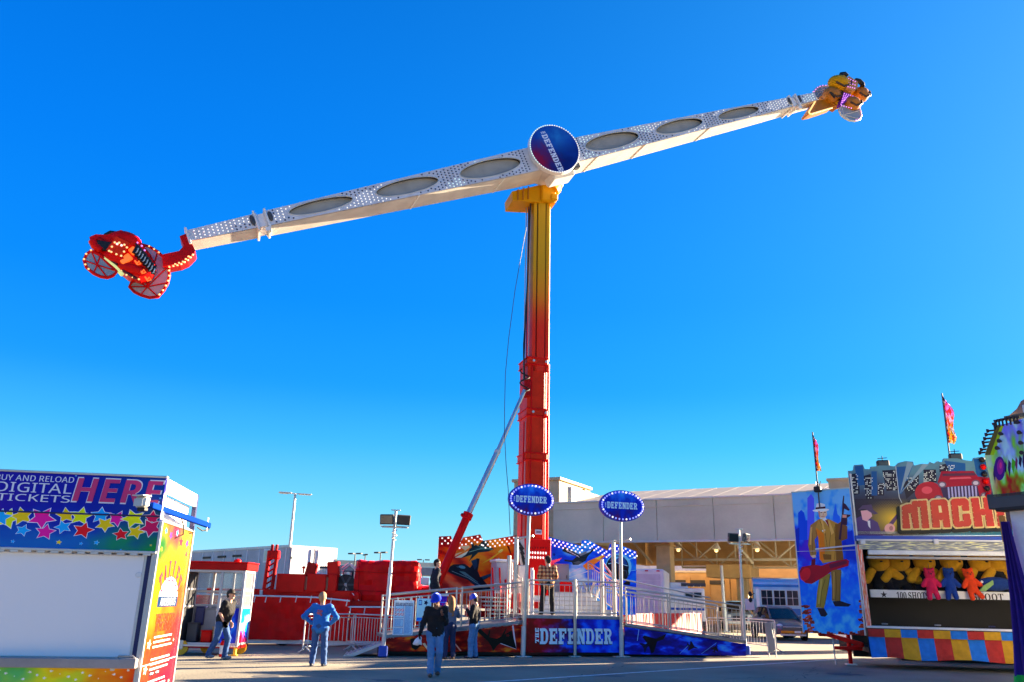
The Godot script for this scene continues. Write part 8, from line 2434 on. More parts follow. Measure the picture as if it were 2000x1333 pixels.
func make_vehicles() -> void:
	var paint := func(key, c):
		var m := mt(key, c, 0.28, 0.35)
		m.clearcoat_enabled = true; m.clearcoat = 0.8; m.clearcoat_roughness = 0.08
		return m
	# dark compact car, front corner towards us (local +x is the nose)
	var o := gnd(1548, 1253) + Vector3(0, 0, -2.1)
	var T := fr(o, -88.0)
	var t := thing("parked_car", "dark grey hatchback car with amber lower bumper parked by the barrier", "car", T)
	var pm: Material = paint.call("car_paint", Color8(104, 110, 120))
	var S := func(hw, sill, belt, bw, roof, rw): return [Vector2(hw * 0.94, sill), Vector2(hw, sill + 0.2), Vector2(hw, belt - 0.12), Vector2(bw, belt), Vector2(rw, roof - 0.05), Vector2(rw * 0.75, roof), Vector2(0, roof + 0.02)]
	mi("body", car_loft([[-2.1, S.call(0.75, 0.35, 0.95, 0.7, 1.0, 0.6)], [-1.95, S.call(0.85, 0.3, 1.05, 0.82, 1.1, 0.7)], [-1.2, S.call(0.89, 0.26, 1.08, 0.86, 1.12, 0.72)], [0.6, S.call(0.9, 0.25, 1.04, 0.86, 1.08, 0.72)], [1.0, S.call(0.9, 0.25, 1.0, 0.85, 1.03, 0.7)], [1.7, S.call(0.86, 0.27, 0.86, 0.78, 0.9, 0.62)], [2.05, S.call(0.74, 0.3, 0.72, 0.68, 0.75, 0.5)], [2.15, S.call(0.62, 0.34, 0.6, 0.55, 0.62, 0.4)]]), pm, t)
	var g := Bld.new()
	var Wd := func(hw, y0, y1, rw): return [Vector2(hw, y0), Vector2(lerpf(hw, rw, 0.5), (y0 + y1) / 2), Vector2(rw, y1 - 0.03), Vector2(rw * 0.7, y1), Vector2(0, y1 + 0.01)]
	mi("cabin_glass", car_loft([[-1.95, Wd.call(0.7, 1.06, 1.1, 0.6)], [-1.5, Wd.call(0.8, 1.07, 1.5, 0.6)], [-0.9, Wd.call(0.84, 1.06, 1.6, 0.63)], [0.1, Wd.call(0.84, 1.05, 1.6, 0.63)], [0.45, Wd.call(0.83, 1.04, 1.52, 0.6)], [1.15, Wd.call(0.78, 1.0, 1.03, 0.66)]]), M.tint, t)
	mi("roof", car_loft([[-1.6, [Vector2(0.6, 1.5), Vector2(0.45, 1.55), Vector2(0, 1.56)]], [-0.9, [Vector2(0.66, 1.59), Vector2(0.48, 1.63), Vector2(0, 1.64)]], [0.1, [Vector2(0.66, 1.59), Vector2(0.48, 1.63), Vector2(0, 1.64)]], [0.42, [Vector2(0.62, 1.53), Vector2(0.45, 1.56), Vector2(0, 1.57)]]]), pm, t)
	for s in [-1.0, 1.0]:
		mi("windscreen_pillar", Bld.new().tube([Vector3(0.4, 1.55, 0.62 * s), Vector3(1.15, 1.02, 0.77 * s)], 0.035, 6), pm, t)
		mi("door_pillar", Bld.new().box(Vector3(-0.35, 1.32, 0.755 * s), Vector3(0.09, 0.55, 0.03), 0.0, Basis(Vector3.RIGHT, -0.37 * s)), M.black, t)
		var mr := mi("mirror", Bld.new().box(Vector3(0.72, 1.1, 0.98 * s), Vector3(0.14, 0.14, 0.2), 0.04), pm, t)
		mi("mirror_arm", Bld.new().cyl(Vector3(0.76, 1.05, 0.86 * s), Vector3(0.74, 1.09, 0.95 * s), 0.025, 0.025, 6), M.black, mr)
		mi("headlight", Bld.new().sph(Vector3(1.92, 0.72, 0.6 * s), Vector3(0.18, 0.09, 0.16), 12, 6), mt("headlight", Color8(226, 230, 232), 0.1, 0.3, 1, false), t)
		mi("fog_light", Bld.new().sph(Vector3(2.05, 0.42, 0.58 * s), Vector3(0.08, 0.06, 0.09), 8, 5), M.galv, t)
		mi("door_seam", Bld.new().box(Vector3(0.5, 0.68, 0.903 * s), Vector3(0.012, 0.7, 0.012)), M.black, t)
		mi("door_handle", Bld.new().box(Vector3(-0.15, 0.92, 0.905 * s), Vector3(0.16, 0.03, 0.03)), pm, t)
		for x in [-1.25, 1.32]:
			mi("wheel_arch", Bld.new().cyl(Vector3(x, 0.36, 0.80 * s), Vector3(x, 0.36, 0.912 * s), 0.4, 0.4, 20), M.black, t)
			wheel(t, Vector3(x, 0.34, 0.84 * s), 0.34, 0.2)
	bx("grille", Vector3(2.09, 0.56, 0), Vector3(0.1, 0.14, 0.9), M.black, t, 0.02)
	bx("amber_bumper", Vector3(2.13, 0.42, 0), Vector3(0.12, 0.12, 1.25), mt("amber_paint", Color8(240, 160, 20), 0.4), t, 0.03)
	bx("bumper_trim", Vector3(2.1, 0.28, 0), Vector3(0.12, 0.08, 1.3), M.white, t, 0.02)
	bx("number_plate", Vector3(2.2, 0.43, -0.2), Vector3(0.02, 0.11, 0.32), M.white, t)
	bx("nose_trim", Vector3(2.11, 0.66, 0), Vector3(0.06, 0.04, 1.0), M.chrome, t)
	# second car hidden half behind it
	var p2 := thing("pickup_truck", "pale blue pickup truck standing in the dark doorway behind pole", "pickup", fr(dep(1437, 1205, 58.0) * Vector3(1, 0, 1), -100.0))
	var pb: Material = paint.call("pickup_paint", Color8(150, 180, 206))
	mi("body", car_loft([[-2.8, S.call(0.9, 0.5, 1.2, 0.88, 1.22, 0.8)], [0.3, S.call(0.95, 0.45, 1.2, 0.9, 1.22, 0.8)], [1.2, S.call(0.95, 0.45, 1.18, 0.9, 1.2, 0.8)], [2.4, S.call(0.9, 0.5, 1.1, 0.85, 1.12, 0.7)], [2.6, S.call(0.8, 0.5, 0.9, 0.75, 0.92, 0.6)]]), pb, p2)
	mi("cab", car_loft([[-0.9, Wd.call(0.86, 1.2, 1.86, 0.7)], [0.5, Wd.call(0.86, 1.2, 1.88, 0.7)], [1.2, Wd.call(0.82, 1.18, 1.24, 0.7)]]), M.tint, p2)
	mi("cab_roof", car_loft([[-0.95, [Vector2(0.72, 1.85), Vector2(0.5, 1.9), Vector2(0, 1.91)]], [0.55, [Vector2(0.72, 1.85), Vector2(0.5, 1.9), Vector2(0, 1.91)]]]), pb, p2)
	for s in [-1.0, 1.0]:
		mi("pillar", Bld.new().tube([Vector3(0.5, 1.86, 0.7 * s), Vector3(1.2, 1.2, 0.82 * s)], 0.05, 6), pb, p2)
		mi("pillar", Bld.new().box(Vector3(-0.2, 1.52, 0.79 * s), Vector3(0.1, 0.68, 0.05), 0.0, Basis(Vector3.RIGHT, -0.23 * s)), pb, p2)
		mi("headlight", Bld.new().box(Vector3(2.55, 0.95, 0.65 * s), Vector3(0.12, 0.18, 0.25), 0.03), M.white, p2)
		mi("mirror", Bld.new().box(Vector3(0.9, 1.35, 1.08 * s), Vector3(0.1, 0.26, 0.16), 0.03), M.black, p2)
		for x in [-1.8, 1.75]: wheel(p2, Vector3(x, 0.4, 0.85 * s), 0.4, 0.24)
	bx("grille", Vector3(2.62, 0.8, 0), Vector3(0.06, 0.3, 1.0), M.black, p2)
	bx("bumper", Vector3(2.68, 0.55, 0), Vector3(0.16, 0.18, 1.7), M.galv, p2, 0.03)
	# blue and white bus
	var B0 := dep(1470, 1127, 47.0)
	var Tb := fr(Vector3(B0.x, 0, B0.z), -14.0)
	var bs := thing("parked_bus", "pale blue and white bus with divided dark side windows", "bus", Tb)
	var bp: Material = paint.call("bus_paint", Color8(170, 208, 232))
	var bb: Material = paint.call("bus_blue", Color8(30, 120, 206))
	var L := 10.0
	var hy := B0.y
	# side faces us (local +z); front end at x = 0
	var secs := []
	for x in [[0.0, 0.12], [0.12, 0.03], [0.3, 0.0], [L, 0.0]]:
		var k: float = x[1]
		secs.append([x[0], [Vector2(1.2 - k, 0.5), Vector2(1.25 - k, 1.0), Vector2(1.25 - k, 2.55), Vector2(1.18 - k, hy - 0.28), Vector2(0.95 - k, hy - 0.1), Vector2(0.5, hy - 0.02), Vector2(0, hy)]])
	mi("body", car_loft(secs), bp, bs, Transform3D(Basis.IDENTITY, Vector3(0, 0, -1.25)))
	bx("blue_band", Vector3(L / 2 + 0.2, 1.35, 0.004), Vector3(L - 0.4, 0.34, 0.02), bb, bs, 0.004)
	bx("lower_band", Vector3(L / 2 + 0.2, 0.75, 0.0), Vector3(L - 0.4, 0.4, 0.03), bb, bs, 0.004)
	bx("eave_band", Vector3(L / 2, 2.72, -0.03), Vector3(L, 0.14, 0.05), bb, bs, 0.01)
	var nw := 13
	for k in nw:
		var x := 0.7 + k * 0.68
		var w := bx("window", Vector3(x, 2.08, 0.004), Vector3(0.62, 0.84, 0.03), M.galv, bs)
		for y in [-0.2, 0.2]:
			for dx in [-0.15, 0.15]: mi("pane", Bld.new().box(Vector3(dx, y, 0.018), Vector3(0.27, 0.37, 0.01)), M.tint, w)
	for x in [1.8, 7.6]: wheel(bs, Vector3(x, 0.48, -0.16), 0.48, 0.28)
	bx("windscreen", Vector3(-0.01, 2.05, -1.25), Vector3(0.04, 0.9, 2.0), M.tint, bs)
	for y in [2.25, 1.95]: mi("side_mirror", Bld.new().sph(Vector3(-0.2, y, 0.2), Vector3(0.1, 0.15, 0.1), 8, 6), M.black, bs)
	rod("mirror_arm", Vector3(0.05, 2.3, 0.0), Vector3(-0.2, 2.15, 0.2), 0.02, M.black, bs, 5)
	bx("white_board", Vector3(-0.25, 1.7, 0.05), Vector3(0.5, 0.6, 0.04), M.white, bs)
	mi("roof_vent", Bld.new().sph(Vector3(3.0, hy + 0.02, -0.9), Vector3(0.3, 0.18, 0.3), 10, 5), M.white, bs)
	# white camper with dark windows
	var C0 := dep(1340, 1205, 52.0)
	var Tc := fr(Vector3(C0.x, 0, C0.z), -8.0)
	var cm := thing("camper_van", "white camper trailer with two dark rear windows behind ramp railing", "camper", Tc)
	var q0 := lp(Tc, "rg", 510, 480)
	var q1 := lp(Tc, "rg", 880, 450)
	bx("body", Vector3((q0.x + q1.x) / 2, (q1.y + 0.6) / 2, -2.0), Vector3(q1.x - q0.x, q1.y - 0.6, 4.0), M.white, cm, 0.06)
	for x in [[730, 515], [815, 515]]:
		var q := l3(Tc, "rg", x[0], x[1], 0.0)
		var w := bx("window", q + Vector3(0, 0, 0.01), Vector3(0.52, 0.36, 0.05), M.galv, cm, 0.02)
		mi("pane", Bld.new().box(Vector3(0, 0, 0.025), Vector3(0.44, 0.28, 0.02), 0.01), M.tint, w)
	var u := l3(Tc, "rg", 625, 435, -0.8)
	bx("roof_box", u, Vector3(1.1, 0.5, 1.2), M.white, cm, 0.05)
	for k in 3: bx("roof_rack_bar", Vector3(lerpf(q0.x, q1.x, 0.55 + k * 0.18), q1.y + 0.12, -1.0), Vector3(0.05, 0.05, 1.8), M.galv, cm)
	bx("roof_rack", Vector3(lerpf(q0.x, q1.x, 0.72), q1.y + 0.2, -0.2), Vector3(1.5, 0.2, 0.05), M.dark_grey, cm)
	bx("blue_stripe", Vector3((q0.x + q1.x) / 2, q1.y * 0.52, 0.005), Vector3(q1.x - q0.x - 0.1, 0.14, 0.02), M.blue, cm)
	bx("rear_door", Vector3(lerpf(q0.x, q1.x, 0.78), q1.y * 0.5 + 0.2, 0.006), Vector3(0.03, q1.y * 0.7, 0.02), M.galv, cm)
	bx("bumper", Vector3((q0.x + q1.x) / 2, 0.55, 0.1), Vector3(q1.x - q0.x, 0.2, 0.2), M.dark_grey, cm)
	for x in [q0.x + 0.35, q1.x - 0.35]: mi("wheel", Bld.new().cyl(Vector3(x - 0.12, 0.4, -0.9), Vector3(x + 0.12, 0.4, -0.9), 0.4, 0.4, 16), M.rubber, cm)
	# white box truck, rear towards us
	var K0 := dep(1268, 1150, 47.0)
	var Tk := fr(Vector3(K0.x, 0, K0.z), -14.0)
	var kt := thing("box_truck", "white box truck seen from behind next to blue ride backdrop", "truck", Tk)
	var k0 := lp(Tk, "rg", 150, 240)
	var k1 := lp(Tk, "rg", 480, 262)
	bx("box", Vector3((k0.x + k1.x) / 2, (k1.y + 0.8) / 2, -3.0), Vector3(k1.x - k0.x, k1.y - 0.8, 6.0), M.white, kt, 0.06)
	bx("rear_door", Vector3((k0.x + k1.x) / 2, (k1.y + 0.8) / 2 - 0.1, 0.01), Vector3(k1.x - k0.x - 0.35, k1.y - 1.15, 0.03), mt("door_pale", Color8(222, 214, 224), 0.5), kt)
	for k in 6: bx("door_slat", Vector3((k0.x + k1.x) / 2, 1.2 + k * (k1.y - 1.5) / 6.0, 0.03), Vector3(k1.x - k0.x - 0.4, 0.015, 0.02), M.white, kt, 0.0)
	for x in [k0.x + 0.3, (k0.x + k1.x) / 2, k1.x - 0.3]: bx("marker_light", Vector3(x, k1.y - 0.1, 0.03), Vector3(0.18, 0.06, 0.04), M.red, kt)
	bx("bumper", Vector3((k0.x + k1.x) / 2, 0.65, 0.1), Vector3(k1.x - k0.x, 0.2, 0.2), M.dark_grey, kt)
	for x in [k0.x + 0.3, k1.x - 0.3]: mi("wheel", Bld.new().cyl(Vector3(x - 0.15, 0.45, -1.2), Vector3(x + 0.15, 0.45, -1.2), 0.45, 0.45, 16), M.rubber, kt)

# ---------------------------------------------------------------- people: bones joined smoothly, meshed as surface nets
func sdf_mesh(bones: Array, cell: float, k := 0.03, fold := 0.0) -> ArrayMesh:
	var lo := Vector3.ONE * 1e9
	var hi := -lo
	for b in bones:
		var r: float = max(b[2], b[3]) + cell * 2.0 + k * 0.3
		for p in [b[0], b[1]]:
			lo = lo.min(p - Vector3.ONE * r); hi = hi.max(p + Vector3.ONE * r)
	var n := Vector3i(((hi - lo) / cell).ceil()) + Vector3i.ONE
	var NX := n.x
	var NXY := n.x * n.y
	var F := PackedFloat32Array()
	F.resize(NXY * n.z)
	F.fill(1.0)
	for b in bones:
		var a: Vector3 = b[0]
		var e: Vector3 = b[1]
		var ra: float = b[2]
		var rb: float = b[3]
		var m: float = max(ra, rb) + cell * 2.0 + k
		var l := Vector3i(((a.min(e) - Vector3.ONE * m - lo) / cell).floor()).clamp(Vector3i.ZERO, n - Vector3i.ONE)
		var h := Vector3i(((a.max(e) + Vector3.ONE * m - lo) / cell).ceil()).clamp(Vector3i.ZERO, n - Vector3i.ONE)
		var d := e - a
		var dd: float = max(d.length_squared(), 1e-9)
		for z in range(l.z, h.z + 1):
			for y in range(l.y, h.y + 1):
				var id := l.x + y * NX + z * NXY
				var p := lo + Vector3(l.x, y, z) * cell
				for x in range(l.x, h.x + 1):
					var q := p - a
					var t := clampf(q.dot(d) / dd, 0.0, 1.0)
					var s := (q - d * t).length() - ra - (rb - ra) * t
					var f := F[id]
					var w := k - absf(f - s)
					if w > 0.0: F[id] = min(f, s) - w * w / (4.0 * k)
					elif s < f: F[id] = s
					id += 1
					p.x += cell
	# surface nets
	var idx := PackedInt32Array()
	idx.resize(NXY * n.z)
	idx.fill(-1)
	var V2 := PackedVector3Array()
	var off := [0, 1, NX, NX + 1, NXY, NXY + 1, NXY + NX, NXY + NX + 1]
	for z in n.z - 1:
		for y in n.y - 1:
			for x in n.x - 1:
				var id := x + y * NX + z * NXY
				var neg := 0
				for o in 8: if F[id + off[o]] < 0.0: neg += 1
				if neg == 0 or neg == 8: continue
				var c := Vector3.ZERO
				var cnt := 0
				for e in [[0, 1], [0, 2], [0, 4], [1, 3], [1, 5], [2, 3], [2, 6], [3, 7], [4, 5], [4, 6], [5, 7], [6, 7]]:
					var fa := F[id + off[e[0]]]
					var fb := F[id + off[e[1]]]
					if (fa < 0.0) != (fb < 0.0):
						var t := fa / (fa - fb)
						var pa := Vector3(e[0] & 1, (e[0] >> 1) & 1, e[0] >> 2)
						var pb := Vector3(e[1] & 1, (e[1] >> 1) & 1, e[1] >> 2)
						c += pa.lerp(pb, t); cnt += 1
				idx[id] = V2.size()
				V2.append(lo + (Vector3(x, y, z) + c / cnt) * cell)
	var I := PackedInt32Array()
	for z in range(1, n.z - 1):
		for y in range(1, n.y - 1):
			for x in range(1, n.x - 1):
				var id := x + y * NX + z * NXY
				var s := F[id] < 0.0
				for ax in 3:
					var st: int = [1, NX, NXY][ax]
					if (F[id + st] < 0.0) == s: continue
					var u: int = [NX, NXY, 1][ax]
					var w: int = [NXY, 1, NX][ax]
					var q := [idx[id - u - w], idx[id - w], idx[id], idx[id - u]]
					if q[0] < 0 or q[1] < 0 or q[2] < 0 or q[3] < 0: continue
					if s: I.append_array([q[0], q[2], q[1], q[0], q[3], q[2]])
					else: I.append_array([q[0], q[1], q[2], q[0], q[2], q[3]])
	var N := PackedVector3Array()
	N.resize(V2.size())
	for i in range(0, I.size(), 3):
		var f := (V2[I[i + 2]] - V2[I[i]]).cross(V2[I[i + 1]] - V2[I[i]])
		N[I[i]] += f; N[I[i + 1]] += f; N[I[i + 2]] += f
	for i in N.size(): N[i] = N[i].normalized()
	if fold > 0.0:          # creases in cloth
		var fn := FastNoiseLite.new()
		fn.seed = bones.size() + int(bones[0][0].x * 1000.0)
		fn.frequency = 7.0; fn.fractal_octaves = 2
		for i in V2.size(): V2[i] += N[i] * fold * fn.get_noise_3d(V2[i].x, V2[i].y * 1.7 + V2[i].x, V2[i].z)
		N.fill(Vector3.ZERO)
		for i in range(0, I.size(), 3):
			var f := (V2[I[i + 2]] - V2[I[i]]).cross(V2[I[i + 1]] - V2[I[i]])
			N[I[i]] += f; N[I[i + 1]] += f; N[I[i + 2]] += f
		for i in N.size(): N[i] = N[i].normalized()
	var arr := []
	arr.resize(Mesh.ARRAY_MAX)
	arr[Mesh.ARRAY_VERTEX] = V2; arr[Mesh.ARRAY_NORMAL] = N; arr[Mesh.ARRAY_INDEX] = I
	var m2 := ArrayMesh.new()
	m2.add_surface_from_arrays(Mesh.PRIMITIVE_TRIANGLES, arr)
	return m2
func joined(parts: Array) -> ArrayMesh:       # [[mesh, transform], ...] -> one mesh
	var st := SurfaceTool.new()
	st.begin(Mesh.PRIMITIVE_TRIANGLES)
	for p in parts: st.append_from(p[0], 0, p[1])
	return st.commit()

var hand_r: ArrayMesh
var head_m: ArrayMesh
func make_hand() -> void:     # right hand hanging down from the wrist at the origin, palm towards -x, thumb forward (+z); relaxed curl
	var b := [[Vector3(0, 0.01, 0), Vector3(0, -0.03, 0), 0.026, 0.026], [Vector3(0, -0.03, 0.02), Vector3(0, -0.085, 0.028), 0.02, 0.017], [Vector3(0, -0.03, -0.015), Vector3(0, -0.082, -0.024), 0.02, 0.016], [Vector3(0, -0.05, 0.0), Vector3(0, -0.088, 0.0), 0.02, 0.017]]
	for f in [[0.031, 0.074], [0.010, 0.084], [-0.011, 0.078], [-0.031, 0.060]]:
		var z: float = f[0]
		var L: float = f[1]
		b.append([Vector3(0, -0.085, z), Vector3(-0.008, -0.085 - L * 0.45, z * 1.08), 0.0105, 0.0098])
		b.append([Vector3(-0.008, -0.085 - L * 0.45, z * 1.08), Vector3(-0.026, -0.085 - L * 0.78, z * 1.08), 0.0098, 0.009])
		b.append([Vector3(-0.026, -0.085 - L * 0.78, z * 1.08), Vector3(-0.044, -0.085 - L * 0.95, z * 1.06), 0.009, 0.008])
	b.append([Vector3(-0.004, -0.03, 0.028), Vector3(-0.014, -0.062, 0.052), 0.014, 0.0125])
	b.append([Vector3(-0.014, -0.062, 0.052), Vector3(-0.024, -0.096, 0.056), 0.0125, 0.010])
	hand_r = sdf_mesh(b, 0.005, 0.008)
func make_head() -> void:     # faces +z, origin at the top of the neck
	var b := [[Vector3(0, 0.125, -0.02), Vector3(0, 0.135, 0.005), 0.088, 0.085], [Vector3(0, 0.06, 0.02), Vector3(0, 0.02, 0.05), 0.066, 0.042],
		[Vector3(0, 0.095, 0.088), Vector3(0, 0.068, 0.104), 0.011, 0.016], [Vector3(-0.03, 0.125, 0.076), Vector3(0.03, 0.125, 0.076), 0.016, 0.016],
		[Vector3(-0.02, 0.035, 0.085), Vector3(0.02, 0.035, 0.085), 0.011, 0.011], [Vector3(0, 0.008, 0.075), Vector3(0, 0.006, 0.078), 0.02, 0.018],
		[Vector3(0.078, 0.1, -0.01), Vector3(0.084, 0.075, -0.005), 0.017, 0.012], [Vector3(-0.078, 0.1, -0.01), Vector3(-0.084, 0.075, -0.005), 0.017, 0.012],
		[Vector3(0, 0.03, -0.015), Vector3(0, -0.08, -0.03), 0.052, 0.058]]
	head_m = sdf_mesh(b, 0.009, 0.02)

# o: pose dictionary; joints in metres, figure faces +z, feet at y = 0
func person(label: String, T: Transform3D, o: Dictionary) -> Node3D:
	var t := thing("person", label, "person", T, "people around the ride")
	var wd: float = o.get("w", 1.0)
	var lean: float = o.get("lean", 0.0)
	var hip := Vector3(0, 0.93, 0)
	var neck := Vector3(0, 1.47, lean)
	var hipL: Vector3 = hip + Vector3(0.095 * wd, -0.04, 0)
	var hipR: Vector3 = hip + Vector3(-0.095 * wd, -0.04, 0)
	var kL: Vector3 = o.get("kL", Vector3(0.11, 0.5, 0.02))
	var kR: Vector3 = o.get("kR", Vector3(-0.11, 0.5, 0.02))
	var aL: Vector3 = o.get("aL", Vector3(0.12, 0.09, -0.03))
	var aR: Vector3 = o.get("aR", Vector3(-0.12, 0.09, -0.03))
	var sL := neck + Vector3(0.185 * wd, -0.06, -0.01)
	var sR := neck + Vector3(-0.185 * wd, -0.06, -0.01)
	var eL: Vector3 = o.get("eL", Vector3(0.27, 1.13, -0.03))
	var eR: Vector3 = o.get("eR", Vector3(-0.27, 1.13, -0.03))
	var wL: Vector3 = o.get("wL", Vector3(0.27, 0.89, 0.06))
	var wR: Vector3 = o.get("wR", Vector3(-0.27, 0.89, 0.06))
	var short: bool = o.get("short", false)
	var belly: float = o.get("belly", 0.0)
	# skin: head, neck, arms, hands in one mesh
	var sk := [[neck + Vector3(0, -0.1, -0.01), neck + Vector3(0, 0.06, 0.005), 0.07, 0.055],
		[sL, eL, 0.048, 0.04], [eL, wL, 0.04, 0.028], [sR, eR, 0.048, 0.04], [eR, wR, 0.04, 0.028],
		[neck + Vector3(0, -0.12, -0.02), sL, 0.05, 0.045], [neck + Vector3(0, -0.12, -0.02), sR, 0.05, 0.045]]
	var hb := Basis(Vector3.UP, o.get("turn", 0.0)) * Basis(Vector3.RIGHT, o.get("nod", 0.0))
	var hp := neck + Vector3(0, 0.06, 0.01)
	var H := Transform3D(hb, hp)
	var aim := func(e: Vector3, w: Vector3, left: bool) -> Transform3D:
		var y := (e - w).normalized()
		var z := Vector3(0, 0, 1)
		if absf(y.z) > 0.9: z = Vector3(0, 1, 0)
		z = (z - y * z.dot(y)).normalized()
		var x := y.cross(z)
		var B := Basis(x, y, z)
		if not left: B = B * Basis.from_scale(Vector3(-1, 1, 1))
		return Transform3D(B, w)
	var parts := [[sdf_mesh(sk, 0.022, 0.03), Transform3D.IDENTITY], [head_m, H], [hand_r, aim.call(eL, wL, true)], [hand_r, aim.call(eR, wR, false)]]
	mi("body", joined(parts), M[o.get("skin", "skin")], t)
	# eyes and brows
	for s in [-1, 1]:
		mi("eye", Bld.new().sph(H * Vector3(0.032 * s, 0.1, 0.083), Vector3.ONE * 0.011, 6, 4), M.black, t)
	# trousers
	var tr := [[hipL, hipR, 0.12, 0.12], [hip + Vector3(0, 0.06, 0), hip + Vector3(0, 0.02, -0.02), 0.13 + belly * 0.4, 0.14], [hipL, kL, 0.104, 0.078], [kL, aL, 0.078, 0.074], [hipR, kR, 0.104, 0.078], [kR, aR, 0.078, 0.074]]
	mi("trousers", sdf_mesh(tr, 0.02, 0.03, 0.014), o.trousers, t)
	# top
	var cR := 0.012
	var ch := [[neck + Vector3(0.09 * wd, -0.2, -0.005), neck + Vector3(-0.09 * wd, -0.2, -0.005), 0.125, 0.125], [neck + Vector3(0.06 * wd, -0.3, 0), hip + Vector3(0.07 * wd, 0.1, 0), 0.12, 0.115 + belly * 0.3], [neck + Vector3(-0.06 * wd, -0.3, 0), hip + Vector3(-0.07 * wd, 0.1, 0), 0.12, 0.115 + belly * 0.3],
		[hip + Vector3(0.06, 0.1, 0), hip + Vector3(0.07, -0.03, 0), 0.125 * wd, 0.13 * wd], [hip + Vector3(-0.06, 0.1, 0), hip + Vector3(-0.07, -0.03, 0), 0.125 * wd, 0.13 * wd], [hip + Vector3(0, 0.2, 0), hip + Vector3(0, 0.03, 0), 0.13 * wd, 0.13 * wd], [neck + Vector3(0, -0.09, -0.01), sL, 0.075, 0.078], [neck + Vector3(0, -0.09, -0.01), sR, 0.075, 0.078]]
	if belly > 0.0: ch.append([Vector3(0, 1.13, 0.04 + belly), Vector3(0, 1.05, 0.04 + belly), 0.14, 0.14])
	for a in [[sL, eL, wL], [sR, eR, wR]]:
		if short: ch.append([a[0], (a[0] as Vector3).lerp(a[1], 0.8), 0.078, 0.066])
		else:
			ch.append([a[0], a[1], 0.078, 0.062]); ch.append([a[1], (a[1] as Vector3).lerp(a[2], 0.93), 0.062, 0.045])
	mi(o.get("top_name", "jacket"), sdf_mesh(ch, 0.02, 0.035, 0.018), o.top, t)
	# shoes
	for a in [[aL, o.get("fL", 0.12)], [aR, o.get("fR", -0.12)]]:
		var an: Vector3 = a[0]
		var d := Vector3(sin(a[1]), 0, cos(a[1]))
		var y := Vector3(an.x, an.y - 0.05, an.z)
		var sh := [[y, y + Vector3(0, -0.005, 0) - d * 0.045, 0.045, 0.042], [y, y + d * 0.1, 0.048, 0.042], [y + d * 0.1, y + d * 0.165 + Vector3(0, o.get("toe", 0.0), 0), 0.042, 0.034], [y + Vector3(0, 0.06, 0), y, 0.045, 0.045]]
		mi("shoe", sdf_mesh(sh, 0.016, 0.02), o.shoes, t)
	# hair and headwear
	match o.get("hat", ""):
		"helmet":
			var hh := Bld.new()
			var c := Vector3(0, 0.145, -0.005)
			hh.tube([c + Vector3(0, -0.035, 0), c + Vector3(0, 0.02, 0), c + Vector3(0, 0.07, 0), c + Vector3(0, 0.105, 0), c + Vector3(0, 0.12, 0)], [0.118, 0.12, 0.105, 0.07, 0.02], 20)
			mi("helmet", hh, mt("helmet_blue", Color8(10, 60, 220), 0.3), t, H)
			mi("helmet_brim", Bld.new().sph(Vector3(0, 0.115, 0.03), Vector3(0.125, 0.014, 0.145), 18, 5), mt("helmet_blue", Color8(10, 60, 220), 0.3), t, H)
			mi("helmet_ridge", Bld.new().tube([Vector3(0, 0.2, 0.09), Vector3(0, 0.262, 0.0), Vector3(0, 0.2, -0.1)], 0.016, 6), mt("helmet_blue", Color8(10, 60, 220), 0.3), t, H)
		"cap":
			mi("cap", Bld.new().tube([Vector3(0, 0.125, -0.012), Vector3(0, 0.17, -0.012), Vector3(0, 0.21, -0.012), Vector3(0, 0.232, -0.012)], [0.104, 0.103, 0.08, 0.03], 18), M.black, t, H)
			mi("cap_brim", Bld.new().sph(Vector3(0, 0.14, 0.12), Vector3(0.075, 0.012, 0.1), 14, 5, Basis(Vector3.RIGHT, 0.15)), M.black, t, H)
	if o.has("hair"):
		var hr := [[Vector3(0, 0.14, -0.035), Vector3(0, 0.16, -0.005), 0.094, 0.092], [Vector3(0, 0.09, -0.05), Vector3(0, 0.06, -0.05), 0.078, 0.066]]
		if o.get("long", false):
			hr.append_array([[Vector3(0.05, 0.1, -0.05), Vector3(0.08, -0.2, -0.07), 0.06, 0.055], [Vector3(-0.05, 0.1, -0.05), Vector3(-0.08, -0.2, -0.07), 0.06, 0.055], [Vector3(0, 0.05, -0.07), Vector3(0, -0.3, -0.1), 0.08, 0.06]])
		mi("hair", sdf_mesh(hr, 0.014, 0.03), o.hair, t, H)
	return t

func face_to(p: Vector3, yaw: float, h: float, base := 1.72) -> Transform3D:
	return Transform3D(Basis(Vector3.UP, deg_to_rad(yaw)).scaled(Vector3.ONE * h / base), p)

